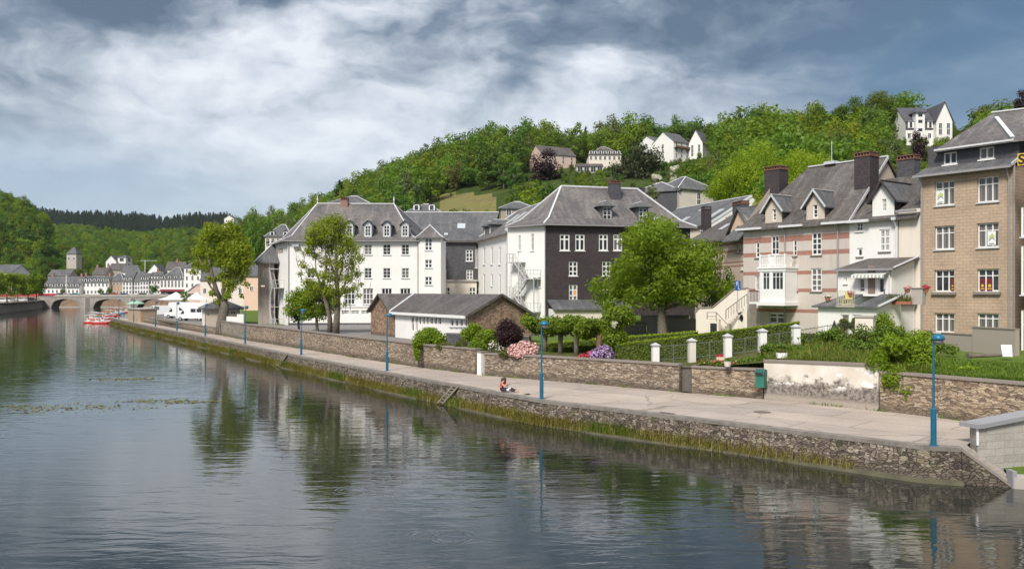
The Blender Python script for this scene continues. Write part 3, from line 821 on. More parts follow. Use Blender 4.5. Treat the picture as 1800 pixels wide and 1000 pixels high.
        f = MB(); g0, g1, b0, b1 = x0+fw, x1-fw, z+fw, z+h-fw; W_, H_ = g1-g0, b1-b0
        f.face([(g0,y+.09,b0),(g1,y+.09,b0),(g1,y+.09,b1),(g0,y+.09,b1)], 1)
        t_ = .06
        f.box((g0,y+.03,b0),(g0+t_,y+.085,b1)); f.box((g1-t_,y+.03,b0),(g1,y+.085,b1)); f.box((g0+t_,y+.03,b0),(g1-t_,y+.085,b0+t_)); f.box((g0+t_,y+.03,b1-t_),(g1-t_,y+.085,b1))
        for c in cols: f.box((g0+W_*c-.035,y+.035,b0+t_),(g0+W_*c+.035,y+.08,b1-t_))
        for c in rows: f.box((g0+t_,y+.045,b0+H_*c-.025),(g1-t_,y+.075,b0+H_*c+.025))
        f.build('dormer_window', [M['wframe'], M['glass']], o)
        c = MB(); c.bar(q0+V(0,0,.03), q1+V(0,0,.03), .09)
        c.build('ridge_cap', M[capm], o)
        return o
    def skylight(s, c, u, v, w, h):
        """flat roof window centred at c on a slope with in-plane directions u, v"""
        c = V(*c); u = V(*u).normalized(); v = V(*v).normalized(); n = u.cross(v).normalized()
        if n.z < 0: n = -n
        mb = MB()
        def sl(x0, x1, y0, y1, k0, k1, m):
            f = [c+u*x0+v*y0+n*k1, c+u*x1+v*y0+n*k1, c+u*x1+v*y1+n*k1, c+u*x0+v*y1+n*k1]; g = [p+n*(k0-k1) for p in f]
            mb.face(f, m); 
            for i in range(4): mb.face([f[i], g[i], g[(i+1)%4], f[(i+1)%4]], m)
        t = .07
        sl(-w/2,-w/2+t,-h/2,h/2,-.05,.08,0); sl(w/2-t,w/2,-h/2,h/2,-.05,.08,0); sl(-w/2+t,w/2-t,-h/2,-h/2+t,-.05,.08,0); sl(-w/2+t,w/2-t,h/2-t,h/2,-.05,.08,0)
        sl(-w/2+t,w/2-t,-h/2+t,h/2-t,-.05,.05,1)
        return mb.build('skylight', [M['zinc'], GLSKY], s.o)
GLSKY = plain('pale_skylight_glass', (.5,.53,.56), .15, var=.1)
def gutterline(h, pts, r=.07, name='gutter', mat='gutter'):
    mb = MB()
    for a, b in zip(pts, pts[1:]): mb.bar(a, b, r*2, r*1.6)
    return mb.build(name, M[mat], h.o)
def pipe(h, pts, r=.05, mat='gutter', name='downpipe'):
    mb = MB(); mb.tube(pts, r, 8); return mb.build(name, M[mat], h.o)

def text_mesh(name, curve, parent):
    t = bpy.data.objects.new(name, curve); C.objects.link(t); bpy.context.view_layer.update()
    me = bpy.data.meshes.new_from_object(t.evaluated_get(bpy.context.evaluated_depsgraph_get())); bpy.data.objects.remove(t)
    return link(name, me, parent)
# ================================================================== river walls and garden walls
def wp(px): return V((px-900)/F*wd(px), wd(px), 0)
def outward(a, b):                          # unit normal of a wall run, towards the river
    d = (b-a); n = V(-d.y, d.x, 0).normalized()
    return n if n.dot(V(-.7,-.7,0)) > 0 else -n
def wall_thing(name, label, pts, zb, zt, mat, th=.45, cop=None, cat='wall', capm='coping', co=.07, ch=.11):
    """pts along the river face; zt heights of the masonry top"""
    root = thing(name, label, cat, (pts[0].x, pts[0].y, zb)); o = V(pts[0].x, pts[0].y, zb)
    sub = [pts[0]]; zs = [zt[0]]
    for k in range(len(pts)-1):
        n = max(1, int((pts[k+1]-pts[k]).length/2.2))
        for j in range(1, n+1):
            sub.append(pts[k].lerp(pts[k+1], j/n)); zs.append(lerp(zt[k], zt[k+1], j/n) + (random.uniform(-.02,.02) if j < n else 0))
    m = MB(); c = MB()
    for k in range(len(sub)-1):
        a, b = sub[k], sub[k+1]; n = outward(a, b); bk = -n*th
        A0 = V(a.x,a.y,zb)-o; B0 = V(b.x,b.y,zb)-o; A1 = V(a.x,a.y,zs[k])-o; B1 = V(b.x,b.y,zs[k+1])-o
        m.face([A0,B0,B1,A1]); m.face([B0+bk,A0+bk,A1+bk,B1+bk]); m.face([A1,B1,B1+bk,A1+bk])
        if k == 0: m.face([A0,A1,A1+bk,A0+bk])
        if k == len(sub)-2: m.face([B0,B0+bk,B1+bk,B1])
        if cop is not False:
            e = n*co; b2 = bk-n*co; h = V(0,0,ch); s_ = V(0,0,.004)
            q = [A1+e+s_,B1+e+s_,B1+b2+s_,A1+b2+s_]; c.face(q[::-1]); c.face([p+h for p in q])
            for i in range(4): c.face([q[i],q[(i+1)%4],q[(i+1)%4]+h,q[i]+h])
    m.build('masonry', mat, root)
    if cop is not False: c.build('coping', M[capm], root)
    return root
def run(pxs): return [wp(p) for p in pxs]
wall_thing('garden_wall', 'rough stone wall with stone coping below the lawn beside the tan block house', [V(27,29.5,0), V(23.4,34.4,0)] + run([1698,1640,1600,1547]), 1.25, [3.15,3.12,3.12,3.12,3.12,3.12], M['stone2'])
wall_thing('garden_wall', 'peeling white plastered wall with black damp stains behind the green litter bin', [V(p.x,p.y,0) for p in run([1544,1450,1343])], 1.25, [3.45,3.38,3.30], M['oldplaster'] if 'oldplaster' in M else M['oldwhite'], th=.5)
wall_thing('garden_wall', 'thin coursed stone wall topped by a flower bed beside the slatted gate', run([1341,1280,1216]), 1.25, [2.82,2.78,2.76], M['stone2'])
wall_thing('garden_wall', 'long brown stone wall below the pink rhododendron and clipped trees', run([1194,1120,1038,950,852]), 1.25, [2.80,2.80,2.80,2.78,2.74], M['stone'])
wall_thing('garden_wall', 'taller stone wall between the white pier and the round green bush', run([836,790,738]), 1.25, [2.99,2.99,2.99], M['stone'])
wall_thing('garden_wall', 'long buff stone wall in front of the big white school and its yard', run([735,690,640,550,470,431]), 1.25, [3.02,3.03,3.03,3.06,3.1,3.12], M['stone'])
wall_thing('garden_wall', 'stretch of grey stone wall at the foot of the tall riverside tree', run([430,410,389]), 1.25, [3.1,3.1,3.1], M['greystone'] if 'greystone' in M else M['stone'])
wall_thing('garden_wall', 'low stone wall in front of the parked white camper vans', run([387.5,360,300,246]), 1.25, [2.18,2.18,2.18,2.18], M['stone'])
# buttress blocks where the wall sections meet
def pier(label, px, w, h, col, name='gate_pier'):
    a = wp(px); n = outward(wp(px+8), wp(px-8)); t = V(-n.y, n.x, 0)
    root = thing(name, label, 'pier', (a.x, a.y, 1.3), math.atan2(t.y, t.x) if t.x > 0 else math.atan2(-t.y, -t.x))
    mb = MB(); mb.box((-w/2,-.10,-.02),(w/2,.5,h)); mb.build('shaft', col, root)
    c = MB(); c.box((-w/2-.04,-.14,h+.003),(w/2+.04,.54,h+.09)); c.build('cap', M['coping'], root)
pier('white painted flat pier between two brown stone walls of the promenade', 844, .46, 1.55, M['white'])
# the slatted gate in its recess
a, b = wp(1215), wp(1195); n = outward(a, b); mid = (a+b)/2 - n*.28; t = (a-b).normalized()
g = thing('garden_gate', 'narrow grey slatted wooden gate set between two stone walls', 'gate', (mid.x, mid.y, 1.32), math.atan2(t.y, t.x))
W_ = (a-b).length
mb = MB(); k = int(W_/.075)
for i in range(k): x = -W_/2 + W_*(i+.5)/k; mb.box((x-.024,-.02,0),(x+.024,.02,1.5 + .03*math.sin(i)))
mb.build('slats', plain('weathered_wood', (.17,.15,.135), .9, var=.35, scale=8), g)
for z_ in (.25, 1.1): mb = MB(); mb.box((-W_/2,.025,z_),(W_/2,.07,z_+.11)); mb.build('rail', plain('weathered_wood', (.17,.15,.135)), g)
# litter bin on the wall
a = wp(1341); n = outward(wp(1343), wp(1335)); a = a + n*.27
g = thing('litter_bin', 'green plastic litter bin with a dark slot hung on the garden wall', 'litter bin', (a.x, a.y, 1.95), math.atan2(-n.x, n.y) + PI)
mb = MB(); mb.prism([(-.24,-.17,0),(.24,-.17,0),(.24,.22,0),(-.24,.22,0)], (0,0,.62)); mb.build('body', M['greenbin'], g)
mb = MB(); mb.prism([(-.26,-.22,.63),(-.26,.23,.63),(-.26,.23,.92),(-.26,.02,.98),(-.26,-.20,.82)], (.52,0,0)); mb.build('hood', plain('dark_green_plastic', (.02,.10,.08), .5), g)
mb = MB(); mb.box((-.19,-.235,.67),(.19,-.222,.79)); mb.build('slot', M['black'], g)

# river wall: battered rubble face with a ledge at its foot
root = thing('river_wall', 'long mossy rubble embankment wall rising from the river below the promenade', 'wall', (EDGE[0].x, EDGE[0].y, 0)); o = V(EDGE[0].x, EDGE[0].y, 0)
pts = resample(EDGE, 150)
def nrm(k, P_):
    a = P_[max(k-1,0)]; b = P_[min(k+1,len(P_)-1)]; return outward(a, b)
f = MB(); lg = MB(); cp_ = MB()
prof = [(0.0,1.285),(.03,1.12),(.07,.75),(.11,.35),(.15,.10)]
ring = []
for k, p in enumerate(pts):
    n = nrm(k, pts); ring.append([p + n*(q[0] + random.uniform(-.03,.03)*(1 if 0 < j else 0)) + V(0,0,q[1]) - o for j, q in enumerate(prof)])
for k in range(len(pts)-1):
    for j in range(len(prof)-1): f.face([ring[k][j], ring[k+1][j], ring[k+1][j+1], ring[k][j+1]])
f.face([q for q in ring[0]] + [ring[0][-1]-nrm(0,pts)*1.2, ring[0][0]-nrm(0,pts)*1.2])
fo = f.build('masonry', M['quay'], root)
led = []
for k, p in enumerate(pts):
    n = nrm(k, pts); w_ = .26 + .09*math.sin(k*.7) + random.uniform(-.05,.05)
    led.append([p + n*q + V(0,0,z) - o for q, z in ((.1,.13),(.18+w_,.09+random.uniform(-.02,.03)),(.25+w_,-.15))])
for k in range(len(pts)-1):
    for j in range(2): lg.face([led[k][j], led[k+1][j], led[k+1][j+1], led[k][j+1]])
lg.build('ledge', plain('mossy_ledge', (.105,.095,.06), .9, var=.4, scale=1.2), root)
# worn edge stones of the promenade
for k in range(len(pts)-1):
    a, b = pts[k], pts[k+1]; n = nrm(k, pts); z = 1.305 + random.uniform(0,.012)
    q = [a+n*.05, b+n*.05, b-n*.42, a-n*.42]; q = [p + V(0,0,z) - o for p in q]
    cp_.face(q if (q[1]-q[0]).cross(q[2]-q[0]).z > 0 else q[::-1]); 
    cp_.face([a+n*.05+V(0,0,z)-o, b+n*.05+V(0,0,z)-o, b+n*.05+V(0,0,z-.16)-o, a+n*.05+V(0,0,z-.16)-o])
cp_.build('edge_stones', plain('edge_stone', (.22,.195,.17), .9, var=.35, scale=2.2), root)

# small stone ladder let into the bank (two parallel rails)
for (px, py, lab) in ((792, 677, 'pair of slanting stone rails let into the river wall below the sitting person'), (498, 622, 'pair of slanting stone rails on the bank below the white school')):
    p = PZ(px, py, 1.3); k = min(range(len(pts)), key=lambda i: (pts[i]-p.to_2d().to_3d()).length); n = nrm(k, pts); t = (pts[k+1]-pts[k-1]).normalized(); b0 = pts[k]
    g = thing('bank_ladder', lab, 'ladder', (b0.x, b0.y, 1.3)); 
    for s_ in (-.3, .3):
        mb = MB(); mb.bar(t*s_ + n*.02 + V(0,0,.03), t*(s_+1.25) + n*.48 + V(0,0,-1.2), .13, .1); mb.build('rail', M['coping'], g)
    mb = MB()
    for i in range(7):
        u = (i+.5)/7; mb.bar(t*(-.3+1.25*u)+n*(.02+.46*u)+V(0,0,.01-1.22*u), t*(.3+1.25*u)+n*(.02+.46*u)+V(0,0,.01-1.22*u), .06, .08)
    mb.build('rungs', M['coping'], g)

# landing steps at the near end
S0 = EDGE[0]; n0 = nrm(0, pts); t0 = V(1.6,-.6,0).normalized(); nb = V(-t0.y, t0.x, 0); nb = nb if nb.y > 0 else -nb
g = thing('landing_steps', 'worn stone landing steps going down to the river beside the pale parapet', 'steps', (S0.x, S0.y, 0)); 
mb = MB()
for i in range(5):
    z1 = 1.29 - .2*(i+1); x0 = .305 + i*.26
    p = [t0*x0, t0*(x0+.26), t0*(x0+.26)+nb*2.4, t0*x0+nb*2.4]
    mb.prism([q + V(0,0,-.3) for q in p], (0,0,z1+.3)); 
mb.prism([t0*-.12+nb*.12+V(0,0,-.3), t0*.30-nb*.0+V(0,0,-.3), t0*.30+nb*1.7+V(0,0,-.3), t0*-.12+nb*1.7+V(0,0,-.3)], (0,0,1.593))
mb.build('treads', plain('worn_step_stone', (.34,.30,.26), .9, var=.3, scale=3), g)
mb = MB(); mb.prism([V(0,0,1.2)-nb*.22, t0*1.6+V(0,0,0)-nb*.22, t0*1.6+V(0,0,-.35)-nb*.22, V(0,0,-.3)-nb*.22], nb*.22); mb.build('string_wall', M['quay'], g)
mb = MB(); mb.bar(V(0,0,1.245)-nb*.11, t0*1.6+V(0,0,.05)-nb*.11, .28, .08); mb.build('string_coping', M['coping'], g)
# concrete block and bank at the bottom of the steps
q = S0 + t0*1.65
g = thing('mooring_block', 'low concrete block at the water line beside the bottom step', 'block', (q.x, q.y, 0))
mb = MB(); mb.prism([V(0,0,-.4)-nb*.35, t0*6+V(0,0,-.4)-nb*.35, t0*6+V(0,0,-.4)+nb*.5, V(0,0,-.4)+nb*.5], (0,0,.78)); mb.build('block', M['concrete'], g)
mb = MB(); mb.box((-.16,-.3,-.4),(0,.1,.62)); mb.build('post', M['bluestone'], g)
q2 = [q+nb*.5, q+t0*6+nb*.5, q+t0*6+nb*3.2, q+nb*2.2]
mb = MB(); mb.face([(p.x,p.y,.36) for p in q2]); o_ = mb.build('bank_ground', G_LAWN); tag(o_, kind='structure')
if o_.data.polygons[0].normal.z < 0: o_.data.flip_normals()
# pale ashlar parapet with slanting coping
K1 = V(17.56,32.2,0); K0 = V(17.62,32.85,0); dv = V(.9,.3,0).normalized(); LP = 16
g = thing('stair_parapet', 'pale squared stone parapet with slanting grey coping by the steps', 'parapet', (K1.x, K1.y, 0))
up = .1
mb = MB(); E1 = K1 + dv*LP; bk = (K0-K1)
mb.prism([V(0,0,-.3), dv*LP+V(0,0,-.3), dv*LP+V(0,0,1.93+up*LP), V(0,0,1.93)], bk); mb.build('masonry', M['ashlar'], g)
mb = MB(); a = V(0,0,2.02)-dv*.25+bk*.5; mb.bar(a+V(0,0,-.0), dv*.12+bk*.5+V(0,0,2.02), .86, .16); mb.bar(dv*.121+bk*.5+V(0,0,2.03), dv*LP+bk*.5+V(0,0,2.03+up*LP), .86, .16); mb.build('coping', M['bluestone'], g)
mb = MB(); mb.box((-.035,-.04,1.3),(.03,.02,1.92)); mb.build('white_strip', M['wplastic'], g)

# ================================================================== promenade lamps
LAMPS = [(1641,783,'tall blue lamp post nearest the landing steps and the bushy shrub'),(952,701,'blue lamp post beside the sitting person'),(680.5,651.5,'blue lamp post in front of the brick gable of the low annex'),
 (529.5,623.5,'blue lamp post in front of the white school and small round tree'),(431,604,'blue lamp post between the white kiosk wall and the old grey stair block'),(361,590.5,'blue lamp post just before the square kiosk with a hipped roof'),
 (311,581,'blue lamp post in front of the long white camper van'),(273,573.8,'blue lamp post in front of the small white van'),(235,566,'blue lamp post beside the two people walking'),(209,561,'blue lamp post at the end of the promenade by the pedal boats')]
def make_lamp(label):
    g = thing('street_lamp', label, 'street lamp', group='blue lamp posts along the river promenade')
    mb = MB(); mb.tube([(0,0,0),(0,0,1.38),(0,0,1.43)], [.105,.105,.06], 12); mb.tube([(0,0,0),(0,0,.03)], [.17,.17], 12); mb.build('base', M['lampblue'], g, smooth=False)
    mb = MB(); mb.tube([(0,0,1.42),(0,0,4.0)], [.05,.036], 10); mb.tube([(0,0,3.96),(.04,0,4.06),(.14,0,4.09)], [.034,.03,.03], 8); p = mb.build('pole', M['lampblue'], g)
    mb = MB(); mb.lathe([(.23,3.98),(.245,4.02),(.215,4.11),(.14,4.18),(.04,4.205)], 18, 0, (.16,0,0)); h = mb.build('lamp_head', plain('lamp_head_blue', (.012,.135,.235), .35), g, smooth=True)
    mb = MB(); mb.lathe([(.06,3.80),(.15,3.86),(.2,3.975)], 14, 0, (.16,0,0)); mb.build('diffuser', plain('clouded_lens', (.30,.29,.27), .3), h, smooth=True)
    mb = MB(); mb.box((.10,-.05,1.05),(.112,.05,1.2)); mb.build('service_label', M['wplastic'], g)
    return g
lamp0 = None
for px, py, lab in LAMPS:
    p = PZ(px, py, 1.305)
    o_ = make_lamp(lab) if lamp0 is None else copy_tree(lamp0)
    if lamp0 is None: lamp0 = o_
    o_.location = p; o_['label'] = lab; o_.rotation_euler = (0,0,random.uniform(-.25,.25))

# manhole and a drain slot set in the paving
p = PZ(1340,724,1.304); g = thing('manhole_cover', 'rusty oval-looking manhole cover set in the promenade below the litter bin', 'manhole', (p.x,p.y,1.304)); mb = MB(); mb.lathe([(.42,0),(.42,.006),(.40,.008)], 20); mb.build('cover', plain('rusty_iron', (.15,.12,.10), .8, var=.3), g)
p = PZ(1172,726,1.304); g = thing('drain_grating', 'small dark drain grating near the river edge of the promenade', 'drain', (p.x,p.y,1.304), R(-42)); mb = MB()
mb.box((-.4,-.16,0),(-.37,.16,.01)); mb.box((.37,-.16,0),(.4,.16,.01))
for i in range(7): mb.box((-.36+.105*i,-.16,0),(-.31+.105*i,.16,.01))
mb.build('bars', M['darkiron'], g)
# ================================================================== the white school on the river
def dirpt(p, q, r): return (p[0]+(q[0]-p[0])*r, p[1]+(q[1]-p[1])*r)
h = House('school_building', 'big white school with hipped grey slate roof and small dormers behind the bare-stemmed poplar', 'building', P(506,0,112), P(736,0,112), 2.4)
EZ = 11.45
FA, FB = (0,0), (h.L,0)
SD = (-4.9, 10.2)
wins = []
for k, cx in enumerate([546.4,580,614.5,647,680,712.6]):
    wins.append((h.hole(cx-6.7,429.5,cx+6.7,447.8), dict(rows=(.64,.32), cols=(.5,), sill='zinc')))
    wins.append((h.hole(cx-6.5,471.3,cx+6.5,488.8), dict(rows=(.35,.68), cols=(.5,), gm=M['glasscurt'] if k in (2,5) else None)))
    wins.append((h.hole(cx-9,506.8,cx+9,534.8), dict(rows=(.33,.66), cols=(.33,.66), mw=.09)))
for k in range(7):
    cx = 607 + k*17.5
    wins.append((h.hole(cx-7,545.5,cx+7,552.5), dict(rows=(.5,), cols=(.5,), sill=None, gm=M['glasslight'])))
h.facade(FA, FB, -.4, EZ, wins, M['white'])
# left end wall, tower, right return
h.facade(SD, FA, -.4, EZ, [((9.2-.0,10.4,1.0,2.9), None)], M['white'], name='end_wall')
h.wall(FB, (h.L, 10), -.4, EZ, [], M['white'], name='return_wall')
mb = MB(); mb.box((.02,-.06,-.4),(h.L-.02,-.004,.55)); mb.build('plinth', M['slategrey'], h.o)
mb = MB(); mb.box((.02,-.10,2.62),(h.L-.02,-.004,2.78)); mb.build('string_course', M['white'], h.o)
ov = .55
e = [V(-ov*1.1,-ov,EZ-.05), V(h.L+.1,-ov,EZ-.05), V(h.L+3,15,EZ-.05), V(SD[0]-ov,SD[1]+.4,EZ-.05)]
r0 = V(*h.lo(P(558,0,118.5)).xy, 16.85); r1 = V(*h.lo(P(692.5,0,119)).xy, 16.85)
rf = h.hip(e, r0, r1, M['slate'], flare=.75)
gutterline(h, [e[3]+V(0,0,-.12), e[0]+V(0,0,-.12), e[1]+V(0,0,-.12)], .07)
for p in (r0, r1):
    mb = MB(); mb.lathe([(.09,0),(.05,.35),(.12,.5),(.02,1.15)], 8, 0, p); mb.build('finial', M['lead'], rf)
def facey(z): return 0
for cx in (580, 614.5, 647, 680, 712.2):
    x, _ = h.pix(cx, 410, .9)
    h.dormer(x, .75, EZ+.42, 1.0, 1.62, 2.6, M['zinc'], M['slate2'], hipped=False, pitch=.62, ov=.26)
xc, _ = h.pix(606, 355, 6.6)
h.chimney((xc, 6.6), .95, .95, 15.2, 17.35, M['brick'], 'crownbrick')
pipe(h, [(.12,-.12,0),(.12,-.12,EZ-.1)], .05); pipe(h, [(h.L-.1,-.12,0),(h.L-.1,-.12,EZ-.1)], .055)
# corner stair tower
tx0, tx1 = h.L+.02, h.pix(775, 470, -.35)[0]; TY = -.35; TZ = 11.75
tw = []
for (y0, y1) in ((419,440),(456.6,470.6),(486.6,500.8),(516,531)):
    tw.append((h.hole(747.4,y0,759.3,y1,(tx0,TY),(tx1,TY)), dict(rows=(.33,.66) if y0 < 450 else (.5,), cols=(.5,), mw=.14)))
h.facade((tx0,TY), (tx1,TY), -.4, TZ, tw, M['white'], name='tower_wall'); h.wall((tx1,TY), (tx1,8), -.4, TZ, [], M['white'], name='tower_side')
h.wall((tx0,4), (tx0,TY), -.4, TZ, [], M['white'], name='tower_side')
tm = ((tx0+tx1)/2)
h.hip([V(tx0-.35,TY-.4,TZ-.02), V(tx1+.35,TY-.4,TZ-.02), V(tx1+.35,4.6,TZ-.02), V(tx0-.35,4.6,TZ-.02)], V(tm-.2,2.0,TZ+1.75), V(tm-.2,2.2,TZ+1.75), M['slate'], flare=.1, name='tower_roof')
# painted school name on the end wall
txt = bpy.data.curves.new('lettering', 'FONT'); txt.body = 'ATHÉNÉE ROYAL'; txt.size = .95; txt.extrude = .01; txt.materials.append(plain('faded_brown_paint', (.36,.26,.24), .9))
lo = text_mesh('lettering', txt, h.o)
dv2 = V(-SD[0], -SD[1], 0).normalized(); nn = V(dv2.y, -dv2.x, 0)
lo.location = V(SD[0], SD[1], EZ-1.55) + dv2*.9 + nn*.03
lo.rotation_euler = (R(90), 0, math.atan2(dv2.y, dv2.x))
# floodlight box under the eave
mb = MB(); mb.box((.7,-.55,EZ-.95),(1.55,-.12,EZ-.6)); mb.box((1.0,-.12,EZ-.85),(1.2,0,EZ-.7)); mb.build('floodlight', M['steel'], h.o)

def fire_escape(name, label, h, a, b, zs, x0, x1, dep=1.15, style=0):
    """zigzag steel stair against the wall a-b; zs: platform heights; x0..x1 extent along the wall"""
    a_ = V(a[0],a[1],0); d = (V(b[0],b[1],0)-a_).normalized(); n = V(d.y,-d.x,0)
    base = a_ + d*x0
    wpos = h.W @ base
    g = thing(name, label, 'fire escape', (wpos.x, wpos.y, h.z0), h.rz + math.atan2(d.y, d.x))
    L = x1-x0; Wd = dep; y = -.05
    def railing(p, q, parent, hgt=1.0):
        m = MB(); p = V(*p); q = V(*q); up = V(0,0,hgt)
        m.bar(p+up, q+up, .05); m.bar(p+up*.5, q+up*.5, .03)
        k = max(1, int((q-p).length/.45))
        for i in range(k+1):
            c = p.lerp(q, i/k); m.bar(c, c+up, .03)
        m.build('railing', M['steelpale'], parent)
    for i, z in enumerate(zs):
        lft = (i % 2 == style)
        px0, px1 = (0, L*.46) if lft else (L*.54, L)
        m = MB(); m.box((px0,-Wd,z-.1),(px1,y,z)); pl = m.build('platform', M['steelpale'], g)
        railing((px0,-Wd,z),(px1,-Wd,z), pl); railing((px0 if lft else px1,-Wd,z),(px0 if lft else px1,y,z), pl)
        if i+1 < len(zs):
            z2 = zs[i+1]; s0, s1 = ((px1, L*.54) if lft else (px0, L*.46)) if False else ((L*.30, L*.72) if lft else (L*.70, L*.28))
            m = MB(); yy = -Wd*.75
            m.bar((s0,yy-.3,z),(s1,yy-.3,z2),.05,.2); m.bar((s0,yy+.3,z),(s1,yy+.3,z2),.05,.2)
            k = int(abs(z2-z)/.19)
            for t in range(1, k):
                c = lerp(s0, s1, t/k); zz = lerp(z, z2, t/k); m.box((c-.13,yy-.29,zz-.03),(c+.13,yy+.29,zz))
            st = m.build('flight', M['steelpale'], g)
            railing((s0,yy-.33,z),(s1,yy-.33,z2), st, .95)
    for px in (0, L*.46, L*.54, L):
        zt = max([z for i, z in enumerate(zs) if ((i % 2 == style) == (px < L*.5))] or [zs[-1]])
        m = MB(); m.box((px-.05,-Wd-.04,0),(px+.05,-Wd+.05,zt)); m.build('post', M['steelpale'], g)
    return g
M['steelpale'] = plain('pale_galvanised', (.52,.51,.50), .55, .1, .15)
fire_escape('fire_escape', 'zigzag steel fire escape on the narrow lettered end wall of the white school', h, SD, FA, [0,2.6,5.2,7.8], 2.2, 9.0, 1.3, 1)

# slate-hung connecting wing
q = House('school_wing', 'grey slate hung linking wing with a big skylight between the two school blocks', 'building', P(770,0,123.5), P(844,0,123.5), 2.4)
wz1 = q.pix(800, 426)[1]; wz0 = q.pix(800, 493.5)[1]
W1 = [(q.hole(818.5,439,831,459.3), dict(rows=(.34,.72), cols=(.5,), mw=.12, fw=.12)), (q.hole(819.5,474.2,831.2,491.5), dict(rows=(.34,.72), cols=(.5,), mw=.1, fw=.1)), (q.hole(778,474.2,785,490.8), dict(rows=(.34,.72), cols=(.5,), mw=.07)), (q.hole(835,437,839.2,471), dict(rows=(.5,), cols=(), gm=M['glasslight'])),]
q.facade((0,0), (q.L,0), wz0-.3, wz1, W1, M['slategrey'])
a0, a1 = (.3,-1.3), (q.L-.45,-1.3)
W2 = [(q.hole(780,505.5,790.5,519,a0,a1), dict(rows=(.45,), cols=(.5,), mw=.16)), (q.hole(825,505.5,835.5,519,a0,a1), dict(rows=(.45,), cols=(.5,), mw=.16))]
q.facade(a0, a1, -.4, wz0-.12, W2, M['white2'], name='lower_wall')
mb = MB(); mb.box((.1,-1.55,wz0-.115),(q.L-.3,.0,wz0+.14)); mb.build('flat_roof', M['concrete'], q.o)
mb = MB(); mb.box((-.5,-.35,wz1-.01),(q.L+.6,-.003,wz1+.28)); mb.build('cornice', M['white2'], q.o)
rz_ = q.lo(P(800,373.5,130)).z
LFT = -9.0
q.roof([[V(LFT,-.6,wz1+.26),V(q.L+1.5,-.6,wz1+.26),V(q.L+2.6,6.6,rz_),V(LFT,6.6,rz_)],[V(LFT,6.6,rz_),V(q.L+2.6,6.6,rz_),V(q.L+2.6,14,wz1+.2),V(LFT,14,wz1+.2)]], M['slate2'])
mb = MB(); mb.bar(V(LFT,6.6,rz_+.06), V(q.L+2.6,6.6,rz_+.06), .2, .12); mb.build('ridge_cap', M['lead'], q.o)
vv = V(0,7.2,rz_-wz1-.26).normalized()
def on_slope(H, px, py, p, n):
    o, r = H.ray(px, py); t = (V(*p)-o).dot(n)/r.dot(n); return o + r*t
ns = V(1,0,0).cross(vv)
q.skylight(on_slope(q, 811, 397.5, (0,-.6,wz1+.26), ns), (1,0,0), vv, 1.15, 1.5)
q.skylight(on_slope(q, 784, 412, (0,-.6,wz1+.26), ns), (1,0,0), vv, .5, .6)

# white wing running forward to the corner block
g = House('school_wing', 'white wing with rows of narrow arched windows and small dormers seen edge on', 'building', P(840.5,0,123), P(894,0,105.8), 2.4)
gz1 = 11.6
W3 = []
for cx in (851, 864.6, 878.3, 890.8):
    W3.append((g.hole(cx-1.5,435.5 if cx<860 else 434,cx+1.5,465), dict(rows=(.5,.8), cols=(), sill='zinc', fw=.12)))
    W3.append((g.hole(cx-1.5,482,cx+1.5,503 if cx in (864.6,890.8) else 519), dict(rows=(.5,.8), cols=(), sill='zinc', fw=.12)))
g.facade((0,0), (g.L,0), -.4, gz1, W3, M['white'])
mb = MB(); mb.box((0,-.3,gz1),(g.L,-.003,gz1+.3)); mb.build('cornice', M['white2'], g.o)
rg = 16.1
g.roof([[V(-1.5,-.55,gz1+.28),V(g.L+.3,-.55,gz1+.28),V(g.L+.3,5.2,rg),V(2.2,5.2,rg)],[V(2.2,5.2,rg),V(g.L+.3,5.2,rg),V(g.L+.3,11,gz1+.2),V(-1.5,11,gz1+.2)]], M['slate'])
mb = MB(); mb.bar(V(2.2,5.2,rg+.05), V(g.L+.3,5.2,rg+.05), .2, .12); mb.bar(V(-1.5,-.55,gz1+.36), V(2.2,5.2,rg+.05), .16, .12); mb.build('ridge_cap', M['lead'], g.o)
for u in (1.6, 5.2):
    g.dormer(u, .55, gz1+.6, 1.25, 1.75, 3.0, M['slate2'], M['slate2'], hipped=True, pitch=.55, ov=.3)
nv = V(0,5.75,rg-gz1-.28).normalized()
for u in (8.5, 12.0): g.skylight(V(u,-.55,gz1+.28)+nv*4.3, (1,0,0), nv, 1.2, 2.2)

# dark slate-hung corner block
k = House('corner_block', 'corner block with black slate hung front, white end wall and tall hipped roof', 'building', P(958.5,0,100), P(1213,0,104.7), 2.7)
kz = 12.35
lw = tuple(k.lo(P(893,0,104.2)).xy)
W4 = []
for cx, w_ in ((992.6,8.7),(1019.5,8.3),(1060.6,8),(1086,8),(1120,8),(1150,8)):
    W4.append((k.hole(cx-w_,412,cx+w_,440.8), dict(rows=(.70,), cols=(.5,), fw=.14, mw=.2, sill='wframe')))
for cx in (1007.5, 1066): 
    W4.append((k.hole(cx-7.6,459.6,cx+7.6,485), dict(rows=(.3,.66), cols=(.5,), fw=.12, mw=.16, sill='wframe')))
    W4.append((k.hole(cx-7.6,500.5,cx+7.6,528), dict(rows=(.3,.66), cols=(.5,), fw=.12, mw=.16, sill='wframe')))
k.facade((0,0), (k.L,0), 1.5, kz, W4, M['slatewall'])
mb = MB(); u0, _ = k.pix(1011, 514); z0_, z1_ = k.pix(1011,520)[1], k.pix(1011,508.5)[1]; mb.box((u0-.28,.115,z0_),(u0+.28,.125,z1_)); mb.build('window_notice', plain('orange_notice', (.8,.36,.1), .7), k.o)
